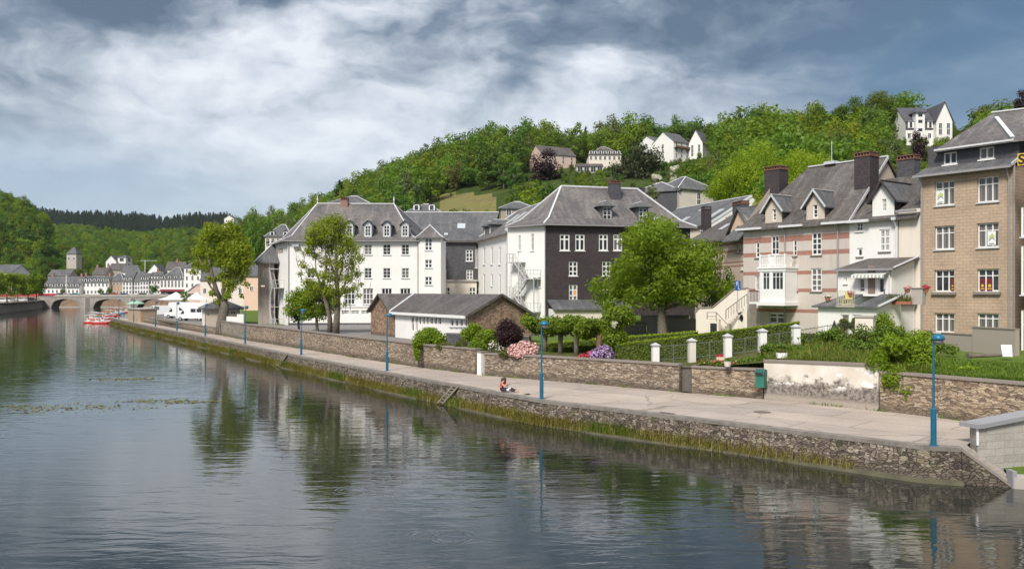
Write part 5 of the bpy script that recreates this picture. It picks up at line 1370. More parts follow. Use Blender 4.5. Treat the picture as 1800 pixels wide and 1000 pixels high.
ap = h.lo(P(1744.5,199.5,61.5)); ax2 = V(ap.x+5.5, ap.y+1.2, ap.z-.05)
c0, c1 = V(ex0,.35,ez), V(h.L-.15,.35,ez); c2 = V(h.L+6,7.6,ez+.1); c3 = V(ex0-.4,9,ez)
h.roof([[c0,c1,ap],[c3,c0,ap],[c1,V(h.L+7,2.2,ez),ax2,ap],[V(h.L+7,2.2,ez),c2,ax2],[c2,c3,ap,ax2]], M['slate'], th=.15, name='upper_roof')
mb = MB(); mb.bar(c3+V(0,0,.08),ap+V(0,0,.08),.13,.09); mb.bar(ap+V(0,0,.08),ax2+V(0,0,.08),.13,.09); mb.bar(lerp(c1,ap,.05)+V(0,0,.08),lerp(c1,ap,.8)+V(0,0,.08),.26,.09); mb.bar(c0+V(0,0,.0),c1+V(0,0,.0),.07,.12); mb.build('ridge_cap', M['lead'], h.o)
for px in (1622, 1775):
    u = h.pix(px,400)[0]; pipe(h, [(u,-.5,EZ-.15),(u,-.12,EZ-.9),(u,-.12,-.5)], .06)
u = h.pix(1784,400)[0]; pipe(h, [(u,-.1,EZ+.2),(u,-.1,-.5)], .07)
# white boards with a green and grey chevron mark, and two red cards with yellow discs
def poster(x0, y0, x1, y1, kind, label):
    u0, z1_ = h.pix(x0,y0,.11); u1, z0_ = h.pix(x1,y1,.11); g_ = thing('window_board', label, 'notice board', h.W @ V((u0+u1)/2, .10, z0_), h.rz)
    w_, ht = (u1-u0), z1_-z0_; mb = MB()
    if kind == 'chev':
        mb.box((-w_/2,0,0),(w_/2,.012,ht)); mb.build('board', M['wplastic'], g_)
        for i, (c_, dz) in enumerate(((plain('lime_paint', (.40,.52,.04), .5), .16), (plain('lime_paint', (.4,.5,.04)), .02), (plain('mid_grey_paint', (.16,.16,.16), .5), -.12))):
            mb = MB(); m_ = ht*.46 + dz*ht*.9; t_ = .085*ht
            mb.face([(-w_*.36,-.003,m_),(-w_*.36,-.003,m_-t_),(0.04,-.003,m_+ht*.24-t_),(.04,-.003,m_+ht*.24)]); mb.face([(.04,-.003,m_+ht*.24),(.04,-.003,m_+ht*.24-t_),(w_*.36,-.003,m_+ht*.06-t_),(w_*.36,-.003,m_+ht*.06)]); mb.build('chevron', c_, g_)
        mb = MB(); mb.face([(-w_*.3,-.003,ht*.06),(w_*.3,-.003,ht*.06),(w_*.3,-.003,ht*.13),(-w_*.3,-.003,ht*.13)]); mb.build('grey_line', plain('mid_grey_paint', (.16,.16,.16)), g_)
    else:
        mb = MB(); mb.box((-w_/2,0,0),(w_/2,.012,ht)); mb.build('card', plain('dark_red_card', (.16,.018,.02), .6), g_)
        mb = MB(); mb.lathe([(w_*.30,0),(w_*.30,.004)], 16, 0, (0,0,0)); d_ = mb.build('yellow_disc', plain('yellow_print', (.62,.45,.03), .6), g_, (0,-.004,ht*.42)); d_.rotation_euler = (R(90),0,0)
        mb = MB(); mb.face([(-w_/2+.03,-.004,ht*.14),(w_/2-.03,-.004,ht*.14),(w_/2-.03,-.004,ht*.22),(-w_/2+.03,-.004,ht*.22)]); mb.build('yellow_line', plain('yellow_print', (.85,.62,.03)), g_)
poster(1646,335.5,1660,357.5,'chev','white board with green and grey chevrons in the top floor window of the tan house')
poster(1736,407,1750.5,430.5,'chev','white board with green and grey chevrons in the second row window beside the drainpipe')
for i, (x0, x1, l_) in enumerate(((1672,1677,'dark red card with a yellow disc half cut off by its window edge'),(1723,1731.5,'dark red card with yellow disc, beside its twin nearer the window mullion'),(1735,1744.5,'dark red card with yellow disc in the middle light of the third row window'))):
    poster(x0,489 if i else 490,x1,511.5,'card',l_)
tanhouse = h

# ---- shop house at the picture edge: yellow sign with a black S
h = House('shop_house', 'cream shop house with grey cornice and a yellow sign beside the tan house', 'house', (32.6,53.2), (38.5,45.6), 3.0)
h.facade((0,0), (h.L,0), -1, 13.15, [(h.hole(1795,361,1860,415), dict(cols=(.3,.6), rows=(.7,), fw=.1)), (h.hole(1795,430,1860,518), dict(cols=(.3,.6), rows=(.7,), fw=.1)), (h.hole(1795,545,1860,632), dict(cols=(.3,.6), rows=(.7,), fw=.1))], M['white2'])
h.wall((0,8), (0,0), -1, 13.15, [], M['pale'], name='side_wall')
zc = h.pix(1790,266)[1]; mb = MB(); mb.box((-.15,-.4,13.1),(h.L,-.003,13.4)); mb.build('cornice', M['lead'], h.o)
h.roof([[V(-.15,-.35,13.45),V(h.L,-.35,13.45),V(h.L,5,14.4),V(-.15,5,14.4)]], M['slate2'])
for y in (357, 424, 538): z = h.pix(1790,y)[1]; mb = MB(); mb.box((-.05,-.22,z-.12),(h.L,-.003,z+.12)); mb.build('string_course', M['pale'], h.o)
pipe(h, [(.1,-.3,13.0),(.1,-.12,12.5),(.1,-.12,-.5)], .06)
u0, zt = h.pix(1787,271,-.06); _, zb = h.pix(1795,291,-.06)
sg = thing('shop_sign', 'yellow shop sign with the black letter S high on the cream wall', 'sign', h.W @ V(u0+.08,-.08,zb), h.rz)
mb = MB(); mb.box((0,-.05,0),(3.4,.07,zt-zb)); mb.build('sign_board', plain('sign_yellow', (.80,.50,.05), .5), sg)
tx = bpy.data.curves.new('letter', 'FONT'); tx.body = 'S'; tx.size = (zt-zb)*1.15; tx.extrude = .01; tx.offset = .02; tx.materials.append(M['black'])
to = text_mesh('letter', tx, sg); to.location = (.04,-.065,(zt-zb)*.12); to.rotation_euler = (R(90),0,0)

# ---- brown roofed houses behind, between chestnut and pink house
h = House('brick_banded_house', 'banded brick house with long brown slate roof and dark chimneys beyond the chestnut tree', 'house', P(1222,0,92), P(1318,0,80), 3.2)
EZ = h.pix(1262,423)[1]
bz = [(h.pix(1280,y1)[1], h.pix(1280,y0)[1]) for y0, y1 in ((413.5,417.5),(427,431.5),(440.5,444.5),(460.5,463.5),(467,470))]
M['banded2'] = banded('banded_pink_render_far', (.58,.46,.39), (.37,.14,.10), bz)
h.facade((0,0), (h.L,0), -.5, EZ+.1, [(h.hole(1242.5,430.5,1246.5,445), dict(cols=(), rows=(.5,), sill='coping')), (h.hole(1248.5,430.5,1252.5,445), dict(cols=(), rows=(.5,), sill='coping')), (h.hole(1293.5,428.5,1299.5,443.8), dict(cols=(.5,), rows=(.33,.66), sill='coping')), (h.hole(1303,428.5,1309,443.8), dict(cols=(.5,), rows=(.33,.66), sill='coping')), (h.hole(1303,466,1310,474), dict(cols=(.5,), rows=(.5,), sill='wframe'))], M['banded2'])
RY = 6; RZ = h.lo(P(1265,364,92)).z
xg = h.pix(1283,410,-.3)[0]
h.roof([[V(-2.5,-.5,EZ),V(xg,-.5,EZ),V(h.L+2,RY,RZ),V(-1.0,RY,RZ)],[V(-1.0,RY,RZ),V(h.L+2,RY,RZ),V(h.L+2,12,EZ),V(-2.5,12,EZ)]], M['slate3'])
h.wall((-.4,10), (0,0), -.5, EZ, [], M['banded2'], name='side_wall')
gx0, gx1 = h.pix(1284.5,394,.4)[0], h.pix(1319,394,.4)[0]; gza = h.pix(1303,366,.4)[1]; gzs = h.pix(1303,394.5,.4)[1]
w_ = h.wall((gx0,.4), (gx1,.4), EZ-1.5, gzs, [], M['peach'], name='cross_gable', extra=[[(0,gzs),(gx1-gx0,gzs),((gx1-gx0)*.46,gza)]])
ga = gx0+(gx1-gx0)*.46; r = MB()
for f in ([V(gx0-.5,.1,gzs-.75),V(ga,.1,gza+.12),V(ga,8,gza+.12),V(gx0-.5,8,gzs-.75)],[V(ga,.1,gza+.12),V(gx1+.4,.1,gzs-.65),V(gx1+.4,8,gzs-.65),V(ga,8,gza+.12)]): h._slab(r, f if (f[1]-f[0]).cross(f[2]-f[0]).z > 0 else f[::-1], .14)
r.build('cross_gable_roof', M['slate2'], w_)
h.roof([[V(xg-.3,-1.0,gzs-1.6),V(gx1+.3,-1.0,gzs-1.6),V(gx1+.3,.39,gzs-.1),V(xg+.2,.39,gzs-.1)]], M['slate2'], th=.12, name='lean_to_roof')
mb = MB(); mb.bar(V(-1,RY,RZ+.07),V(h.L-2.5,RY,RZ+.07),.15,.1); mb.build('ridge_cap', M['coping'], h.o)
x = h.pix(1241.5,374,2.5)[0]; h.chimney((x,2.5), .95, .8, EZ+1, h.pix(1241,364,2.5)[1]-.3, M['slatewall'], 'slate3')
x = h.pix(1302,365,5)[0]; h.chimney((x,5), 2.1, .9, RZ-1.5, h.pix(1302,355,5)[1]-.3, M['slategrey'], 'crownbrick')
vv = V(0,RY+.5,RZ-EZ).normalized(); ns = V(1,0,0).cross(vv)
for (px, py, w_, h_) in ((1257,376,.95,2.2),(1239,402.5,.8,1.2),(1273.5,399,.8,1.25),(1280,380.5,.35,.6)): h.skylight(on_slope(h, px, py, (0,-.5,EZ), ns), (1,0,0), vv, w_, h_)
u = h.pix(1267,440)[0]; pipe(h, [(u,-.45,EZ),(u,-.1,EZ-.6),(u,-.1,0)], .07, 'coping')
h = House('slate_roofed_house', 'long grey slate roof with white gable end beyond the black slate block', 'house', P(1150,0,122), P(1250,0,108), 4)
EZ = h.pix(1205,400)[1]; RZ = h.lo(P(1200,358.5,120)).z
h.facade((0,0), (h.L,0), -.5, EZ, [], M['white2'])
h.roof([[V(-4,-.4,EZ),V(h.L,-.4,EZ),V(h.L,6,RZ),V(-4,6,RZ)],[V(-4,6,RZ),V(h.L,6,RZ),V(h.L,12,EZ),V(-4,12,EZ)]], M['slate2'])
h.wall((h.L,0), (h.L,12), -.5, EZ, [], M['white'], name='gable_wall', extra=[[(0,EZ),(12,EZ),(6,RZ-.1)]])
mb = MB(); mb.bar(V(-4,6,RZ+.07),V(h.L,6,RZ+.07),.2,.12); mb.bar(V(h.L+.04,-.4,EZ),V(h.L+.04,6,RZ),.08,.3); mb.build('ridge_cap', M['lead'], h.o)
vv = V(0,6.4,RZ-EZ).normalized(); ns = V(1,0,0).cross(vv)
for (px, py, w_, h_) in ((1204,386,1.1,1.3),(1233,369,.7,.8)): h.skylight(on_slope(h, px, py, (0,-.4,EZ), ns), (1,0,0), vv, w_, h_)

# ---- outside staircase of the pink house
h = House('garden_staircase', 'cream walled outdoor staircase with round opening leading up to the pink house', 'staircase', P(1223.4,0,70.5), P(1313.5,0,67.0), 3.2)
def PX(px, py, y=0.0): u, z = h.pix(px, py, y); return V(u, y, z)
out = [(1223.4,592),(1313.5,592),(1313.5,508),(1293.6,508.4),(1254.6,541),(1231,542),(1223.4,550)]
mb = MB(); mb.prism([PX(*p, 1.4) for p in out], (0,.3,0)); mb.build('back_wall', M['white2'], h.o)
cop = [(1223.4,550),(1231,542),(1254.6,541),(1293.6,508.4),(1313.5,508)]
mb = MB()
for p, q in zip(cop, cop[1:]): mb.bar(PX(*p,1.55)+V(0,0,.05), PX(*q,1.55)+V(0,0,.05), .42, .12)
mb.build('coping', M['coping'], h.o)
# front string wall with the round hole, as a ring of quads
c0 = PX(1302,559.5); rr = .33
def front(px, py): return PX(px, py)
poly = [(1279,592),(1313.5,592),(1313.5,533)]
cx, cz = c0.x, c0.z; mb = MB(); N = 28; ring = [V(cx+rr*.72*math.cos(2*PI*i/N), 0, cz+rr*math.sin(2*PI*i/N)) for i in range(N)]
OUT = [PX(*p) for p in poly]
def hit(a):
    d = V(math.cos(a), 0, math.sin(a)); best = None
    for p, q in zip(OUT, OUT[1:]+OUT[:1]):
        e = q-p; det = d.x*(-e.z) - d.z*(-e.x)
        if abs(det) < 1e-9: continue
        w_ = p - V(cx,0,cz); t = (w_.x*(-e.z) - w_.z*(-e.x))/det; s_ = (d.x*w_.z - d.z*w_.x)/det
        if t > 0 and -1e-6 <= s_ <= 1+1e-6 and (best is None or t < best): best = t
    return V(cx,0,cz) + d*(best or rr)
angs = sorted({round(2*PI*i/N, 5) for i in range(N)} | {round(math.atan2(p.z-cz, p.x-cx) % (2*PI), 5) for p in OUT})
ri = lambda a: V(cx+rr*.72*math.cos(a), 0, cz+rr*math.sin(a))
for a0, a1 in zip(angs, angs[1:]+[angs[0]+2*PI]):
    mb.face([ri(a0), hit(a0), hit(a1), ri(a1)]); mb.face([ri(a0), ri(a1), ri(a1)+V(0,.3,0), ri(a0)+V(0,.3,0)])
mb.build('front_wall', M['white2'], h.o); mb = MB(); mb.box((cx-.4,.295,cz-.45),(cx+.4,.33,cz+.45)); mb.build('opening_shade_panel', M['black'], h.o)  # black panel behind the round hole stands in for the shade inside
mb = MB(); n = 13
for i in range(n):
    t0 = i/n; p = PX(lerp(1262,1313,t0), lerp(586,530,t0)); q = PX(lerp(1262,1313,(i+1)/n), 580)
    mb.box((p.x,.34 if t0 > .35 else .02,-.8),(q.x,1.39,p.z)); 
mb.build('steps', plain('worn_step_stone', (.34,.30,.26)), h.o)
mb = MB(); a_, b_ = PX(1243,563), PX(1254,590); mb.box((PX(1240,560).x,.5,-.6),(PX(1257,560).x,.8,PX(1250,561).z)); mb.build('landing_wall', M['white2'], h.o)
mb = MB(); mb.box((a_.x,.44,-.6),(b_.x,.495,a_.z-.25)); mb.build('cellar_door', M['black'], h.o)
mb = MB()
for (p, q) in (((1243,549),(1259,549)),((1259,549),(1297,590)),((1276,545),(1313,517)),((1243,556),(1259,556)),((1243,549),(1243,561)),((1259,549),(1259,561)),((1276,545),(1276,560))): mb.bar(PX(*p,.35), PX(*q,.35), .05)
for i in range(9): t0 = i/8; p = PX(lerp(1276,1313,t0), lerp(545,517,t0), .35); mb.bar(p, p-V(0,0,.8), .03)
mb.build('railing', plain('grey_brown_iron', (.22,.19,.17), .7), h.o)
# grey garden wall behind the lawn, dark wall under the chestnut, dark wall behind the shrubs
def straight_wall(label, p, q, zb, zt, mat, th=.3, cop=True):
    p = V(p.x,p.y,0); q = V(q.x,q.y,0); return wall_thing('garden_wall', label, [q, p] if False else [p, q], zb, [zt, zt], mat, th, None if cop else False, co=.04, ch=.08)
straight_wall('tall grey rendered garden wall below the tan house windows', P(1785,0,49.5), P(1709,0,52.5), 2.8, 7.1-(578-512)/F*51, M['greyconc'] if 'greyconc' in M else M['greyrender'])
straight_wall('lower stretch of grey rendered garden wall beside the overgrown shrubs', P(1708.5,0,52.6), P(1655,0,55), 2.8, 7.1-(587.5-512)/F*54, M['greyrender'])
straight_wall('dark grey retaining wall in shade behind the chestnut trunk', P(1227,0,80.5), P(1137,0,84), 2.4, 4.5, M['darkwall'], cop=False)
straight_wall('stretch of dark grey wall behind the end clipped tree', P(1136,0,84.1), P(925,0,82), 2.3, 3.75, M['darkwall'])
straight_wall('dark slate coloured wall behind the garden shrubs below the annex', P(930,0,64.5), P(784,0,69.5), 2.2, 3.65, M['slategrey'])
# ================================================================== plants
def leaf_quads(c, n, size, aspect=.55, up=.0, tangent=.0):
    """rhombic leaves at c (N,3) facing n (N,3)"""
    N = len(c); n = n/np.maximum(np.linalg.norm(n, axis=1, keepdims=True), 1e-6)
    r = rng.normal(size=(N, 3)); a = r - n*(r*n).sum(1, keepdims=True); a /= np.maximum(np.linalg.norm(a, axis=1, keepdims=True), 1e-6)
    b = np.cross(n, a); s = np.asarray(size).reshape(-1, 1)
    v = np.stack([c - a*s, c + b*s*aspect + n*s*.12, c + a*s, c - b*s*aspect + n*s*.12], 1).reshape(-1, 3)
    return v, np.arange(4*N).reshape(-1, 4)
def leaf_cloud(clumps, N, size, rnd=.75, shell=2.4, droop=0.0, jit=.35):
    """clumps: array of (x,y,z,rx,ry,rz)"""
    cl = np.asarray(clumps, float); w_ = (cl[:,3]*cl[:,5])**1.0 * np.cbrt(cl[:,4]); w_ /= w_.sum()
    k = rng.choice(len(cl), N, p=w_); d = rng.normal(size=(N, 3)); d /= np.linalg.norm(d, axis=1, keepdims=True)
    r = rng.random(N)**(1/shell) * (1 + rng.normal(size=N)*.10)
    c = cl[k, :3] + d*cl[k, 3:]*r[:, None]
    n = d + rng.normal(size=(N, 3))*rnd + np.array([0, 0, .35-droop])
    s = size*(1 + rng.normal(size=N)*jit*.6).clip(.5, 1.7)
    return c, n, s
def leaves_mesh(name, clumps, N, size, mat, aspect=.55, extra=None, **k):
    c, n, s = leaf_cloud(clumps, N, size, **k)
    v, q = leaf_quads(c, n, s, aspect); return np_mesh(name, v, q, mat)
def crown_clumps(H0, H1, Rx, Ry, n, rc, seed, top=.5, flat=.85, inner=.25):
    """scatter n clumps through an egg-shaped crown between heights H0 and H1"""
    g = np.random.default_rng(seed); out = []
    zc = H0 + (H1-H0)*top
    for i in range(n):
        u = g.normal(size=3); u /= np.linalg.norm(u); r = (inner + (1-inner)*g.random()**.6)
        z = zc + u[2]*r*((H1-zc) if u[2] > 0 else (zc-H0)); rr = rc*(.7+.6*g.random())
        out.append((u[0]*r*(Rx-rr*.6), u[1]*r*(Ry-rr*.6), z, rr, rr, rr*flat))
    return out
def limbs(mb, base, top, r0, clumps, n, seed, bend=.25, rmin=.03):
    g = np.random.default_rng(seed); top = V(*top); base = V(*base)
    L = (top-base).length
    pts = [base, base.lerp(top,.33)+V(g.normal()*.03*L,g.normal()*.03*L,0), base.lerp(top,.66)+V(g.normal()*.03*L,g.normal()*.03*L,0), top]
    mb.tube([base-V(0,0,.3)]+pts, [r0*1.45, r0*1.2, r0, r0*.88, r0*.72], 10)
    idx = g.choice(len(clumps), min(n, len(clumps)), replace=False)
    for i in idx:
        t = V(*clumps[i][:3]); s = base.lerp(top, g.uniform(.55, 1.0)); m = s.lerp(t, .5) + V(0,0,bend*(t-s).length*.4)
        rb = r0*g.uniform(.28,.5); mb.tube([s, s.lerp(m,.6), m, t], [rb, rb*.8, rb*.55, rmin], 6)
LM = dict(
 spring=leafmat('spring_leaves', (.030,.065,.006), (.20,.30,.018), .3),
 chest=leafmat('chestnut_leaves', (.075,.13,.008), (.31,.42,.03), .45),
 poplar=leafmat('poplar_leaves', (.10,.14,.008), (.38,.45,.03), .45),
 dark=leafmat('dark_leaves', (.012,.035,.007), (.065,.135,.018), .22),
 copper=leafmat('copper_leaves', (.014,.006,.009), (.058,.02,.026), .15),
 hedge=leafmat('hedge_leaves', (.035,.06,.008), (.15,.20,.02), .25),
 hedgetop=leafmat('lit_hedge_leaves', (.10,.16,.008), (.34,.44,.02), .3),  # brighter copy of the hedge leaves: strong light on the tops painted in
 shrub=leafmat('bright_shrub_leaves', (.07,.125,.008), (.32,.44,.025), .4),
 lime=leafmat('pollard_leaves', (.06,.105,.010), (.28,.37,.028), .4),
 olive=leafmat('olive_leaves', (.05,.06,.015), (.19,.20,.05), .25),
 pink=leafmat('pink_blossom', (.55,.26,.27), (.86,.60,.58), .15), lilac=leafmat('lilac_blossom', (.30,.16,.42), (.60,.42,.72), .15), redf=leafmat('red_blossom', (.42,.02,.06), (.75,.10,.14), .15), whitef=leafmat('white_blossom', (.6,.58,.5), (.85,.83,.78), .15), yellowf=leafmat('yellow_blossom', (.6,.42,.02), (.85,.7,.06), .15),
 w0=leafmat('wood_leaves_fresh', (.09,.14,.008), (.28,.39,.025), .4, tint=.22), w1=leafmat('wood_leaves_mid', (.06,.105,.008), (.20,.31,.024), .4, tint=.22),
 w2=leafmat('wood_leaves_deep', (.035,.07,.008), (.14,.23,.022), .35, tint=.26), w3=leafmat('wood_leaves_olive', (.07,.09,.025), (.22,.25,.07), .3, tint=.3),
 bright=leafmat('maple_leaves', (.10,.165,.006), (.37,.49,.02), .4),
 conifer=leafmat('conifer_needles', (.014,.030,.016), (.05,.085,.036), .15, tint=.3), grass=leafmat('bank_grass', (.12,.10,.025), (.34,.30,.07), .25), grassg=leafmat('green_grass', (.05,.10,.010), (.19,.28,.03), .25),
 pine=leafmat('pine_needles', (.02,.03,.012), (.075,.095,.03), .15, tint=.2),
)
def tree(name, label, cat, base, clumps, N, size, lm, trunk_top, r0, nl, seed, barkm='bark', group=None, **k):
    g = thing(name, label, cat, base, 0, group)
    mb = MB(); limbs(mb, (0,0,0), trunk_top, r0, clumps, nl, seed); mb.build('trunk', M[barkm], g, smooth=True)
    link('crown', leaves_mesh('crown', clumps, N, size, LM[lm], **k), g)
    return g

# ---- big chestnut in front of the black block
b = on_ground(1165, 80); cl = crown_clumps(2.4, 11.2, 6.3, 5.5, 62, 1.55, 3, .42, .75, .3)
cl = [c for c in cl if not (c[2] < 3.2 and abs(c[0]) < 1.5)]
cl += [(-5.6,0,3.6,1.3,1.3,1.0),(-6.2,-.4,4.8,1.1,1.1,.9),(-5.2,-.6,2.9,1.0,1.0,.8),(5.9,0,4.2,1.5,1.3,1.1),(6.0,-.2,2.9,1.2,1.2,.9),(-1.4,-.5,10.8,1.1,1.1,.8)]
tree('chestnut_tree', 'large dense chestnut tree in full leaf before the black slate block', 'tree', b, cl, 30000, .18, 'chest', (0,.1,4.6), .42, 22, 5, aspect=.42, rnd=.55, droop=.5)
# ---- tall plane at the wall (left) : forked trunk, leaning crowns
def px_clumps(list_, d, base):
    out = []
    for (px, py, rx, rz) in list_:
        w_ = P(px, py, d + random.uniform(-.8,.8)); out.append((w_.x-base.x, w_.y-base.y, w_.z-base.z, rx, rx, rz))
    return out
b = V(P(390,0,114.2).x, 114.2, 1.3)
L1 = []
for (px, py, r) in ((372,408,1.5),(360,425,1.5),(352,445,1.3),(346,465,1.0),(385,415,1.5),(400,405,1.3),(412,412,1.3),(424,425,1.3),(430,442,1.5),(432,460,1.4),(428,476,1.2),(415,440,1.6),(400,435,1.6),(385,445,1.5),(370,445,1.4),(395,460,1.4),(410,465,1.5),(362,470,1.0),(372,490,.9),(392,485,1.1),(405,500,1.3),(420,490,1.1),(410,480,1.3),(340,478,.7),(433,500,.6),(404,395,.8),(366,398,.8),(418,400,.7),(424,520,.5),(400,520,.8),(374,515,.7),(382,530,.7),(395,540,.8)):
    L1.append((px, py, r, r*.95))
cl = px_clumps(L1, 114.2, b)
g = thing('plane_tree', 'tall fork-trunked tree with loose bright crown rising from the wall beside the kiosk', 'tree', b)
mb = MB()
def tp(px, py, dy=0): w_ = P(px, py, 114.2+dy); return w_ - b
mb.tube([V(0,0,-.3),V(0,0,1.5),tp(394,545),tp(392,530)], [.85,.72,.62,.6], 12)
for pth, r in (([(392,534),(380,510),(372,480),(366,450),(362,420)], .4),([(392,534),(398,520),(408,500),(412,470),(414,430)], .42),([(393,532),(384,520),(371,505),(360,485)], .25),([(393,532),(393,500),(396,465),(395,420)], .3),([(408,500),(420,490),(430,470)], .2),([(372,480),(354,462),(348,450)], .15),([(396,465),(404,440),(403,402)], .15),([(371,505),(362,490),(345,476)], .12)):
    mb.tube([tp(*q, dy=random.uniform(-.5,.5)) for q in pth], [r*(1-.75*i/(len(pth)-1)) for i in range(len(pth))], 8)
mb.build('trunk', M['bark'], g, smooth=True)
link('crown', leaves_mesh('crown', [(c[0],c[1],c[2],c[3]*.88,c[4]*.88,c[5]*.85) for c in cl], 12000, .17, LM['poplar'], rnd=.8, shell=1.9), g)
# ---- poplar in front of the school : two stems, see-through crown
b = on_ground(583, 88.5)
L2 = []
for (px, py, r, ry) in ((575,392,1.0,.9),(590,388,1.0,.8),(560,402,1.1,1),(600,398,1.0,.9),(550,412,.9,.9),(545,425,.8,.8),(575,410,1.2,1.1),(595,415,1.0,1.1),(560,425,.9,.9),(540,443,.7,.5),(612,425,.8,1.0),(624,440,.7,.9),(632,455,.5,.6),(580,435,.9,.9),(600,440,.8,1.0),(618,462,.7,.9),(556,450,.7,.5),(575,460,.9,.8),(597,465,.9,.9),(534,468,.6,.35),(550,478,.7,.4),(570,485,.9,.7),(590,490,.9,.8),(610,488,.7,.7),(626,482,.6,.6),(540,495,.7,.45),(560,505,.9,.6),(580,512,.9,.7),(604,512,.8,.6),(622,506,.6,.5),(630,520,.4,.35),(545,517,.8,.5),(590,530,.5,.5),(527,482,.4,.25),(606,535,.4,.3),(636,500,.35,.3),(524,440,.25,.2),(530,460,.35,.2)):
    L2.append((px, py, r, ry))
cl = px_clumps(L2, 88.5, b)
g = thing('poplar_tree', 'slender twin-stemmed tree with thin see-through spring leaves before the white school', 'tree', b)
mb = MB()
def tp(px, py, dy=0): w_ = P(px, py, 88.5+dy); return w_ - b
for pth, r in (([(590,590),(592,560),(594,530),(592,490),(590,440),(585,395)], .40),([(580,590),(580,560),(574,535),(566,505),(574,470),(570,410)], .30),([(566,505),(556,480),(552,430)], .12),([(594,530),(606,500),(616,460),(620,432)], .15),([(592,490),(580,460),(578,430)], .14),([(592,500),(602,470),(604,420)], .14),([(566,505),(548,495),(530,480)], .06),([(574,535),(556,515),(540,505)], .07),([(606,500),(622,490),(632,478)], .06),([(574,470),(556,455),(536,445)], .06),([(590,450),(606,430),(612,405)], .08),([(568,440),(556,420),(548,410)], .06)):
    mb.tube([tp(*q, dy=random.uniform(-.4,.4)) for q in pth], [r*(1-.8*i/(len(pth)-1)) for i in range(len(pth))], 8)
for i in range(130):
    c = cl[random.randrange(len(cl))]; e = V(c[0]+random.gauss(0,.5), c[1]+random.gauss(0,.5), c[2]+random.uniform(.1,.9)); s_ = e + V(-e.x*.12+random.gauss(0,.25), random.gauss(0,.2), -random.uniform(.8,1.7)); mb.tube([s_, e], [.035,.012], 4)
mb.build('trunk', M['bark'], g, smooth=True)
link('crown', leaves_mesh('crown', [(c[0],c[1],c[2],c[3]*1.15,c[4]*1.15,c[5]*1.1) for c in cl], 15000, .105, LM['poplar'], rnd=.8, shell=1.5), g)
# ---- round tree beside it
b = on_ground(558, 92)
cl = crown_clumps(1.5, 4.9, 2.5, 2.3, 22, .9, 12, .5, .85); cl += [(-2.6,0,3.6,1.0,1,.9),(-2.9,.2,2.4,.9,.9,.8),(-1.8,0,4.2,.8,.8,.8)]
tree('round_tree', 'small dense round tree with a short trunk behind the wall before the white school', 'tree', b, cl, 9000, .13, 'chest', (0,0,2.4), .16, 10, 9, rnd=.6)
b = on_ground(526, 94); cl = crown_clumps(1.0, 4.2, 1.5, 1.4, 12, .8, 13)
tree('round_tree', 'dark leafy bush-like tree touching the lamp post before the school corner', 'tree', b, cl, 4500, .13, 'dark', (0,0,2.0), .12, 8, 10, rnd=.6)

# ---- pollarded row above the long wall
POLL = [(985,60,'clipped box-headed tree behind the tall blue lamp, first of its row'),(1013,58.5,'clipped box-headed tree with a straight pale trunk above the clipped hedge'),(1052,57,'clipped box-headed tree with thick reddish trunk near the lilac shrub'),(958,62,'clipped box-headed tree with sparse head beside the copper shrub')]
for i, (px, d, lab) in enumerate(POLL):
    b = on_ground(px, d); g_ = np.random.default_rng(40+i); cl = []
    nn_ = 19 if i < 3 else 12; wx = 1.3 if i != 2 else 1.45
    for k_ in range(nn_): cl.append((g_.uniform(-wx,wx), g_.uniform(-.7,.7), g_.uniform(1.5,2.35), .46+.2*g_.random(), .44, .36+.12*g_.random()))
    t = thing('pollard_tree', lab, 'tree', b, 0, 'clipped trees in the garden above the wall')
    mb = MB(); mb.tube([(0,0,-.3),(0,0,.6),(.03,0,1.45)], [.19,.16,.2], 9)
    for k_ in range(7): c = cl[k_]; mb.tube([(.03,0,1.3),(c[0]*.5,c[1]*.5,1.6),(c[0],c[1],c[2])], [.12,.09,.04], 6)
    mb.build('trunk', plain('reddish_bark', (.17,.10,.07), .95, var=.4, scale=6) if i == 2 else M['bark'], t, smooth=True)
    link('crown', leaves_mesh('crown', cl, 5600 if i < 3 else 3200, .10, LM['lime'], rnd=.7), t)
b = on_ground(1083, 55); cl = [(0,0,2.75,.95,.9,.65),(-.3,0,2.3,.8,.7,.6),(.5,0,3.0,.6,.6,.5),(-.1,-.2,1.4,.85,.7,.6),(.15,-.1,.95,.75,.6,.45),(-.35,0,1.8,.6,.6,.5),(.75,0,2.6,.5,.5,.5)]
tree('garden_tree', 'bushy hourglass shaped garden tree with a white blossom tuft beside the pollards', 'tree', b, cl, 6200, .10, 'lime', (0,0,1.9), .13, 6, 21, rnd=.7)
c = thing('blossom_spray', 'small white blossom spray showing through the hourglass shaped garden tree', 'blossom', on_ground(1079, 54.2)+V(0,0,2.15)); link('petals', leaves_mesh('petals', [(0,0,.1,.16,.14,.24),(.12,0,.24,.1,.1,.12)], 150, .05, LM['whitef']), c)

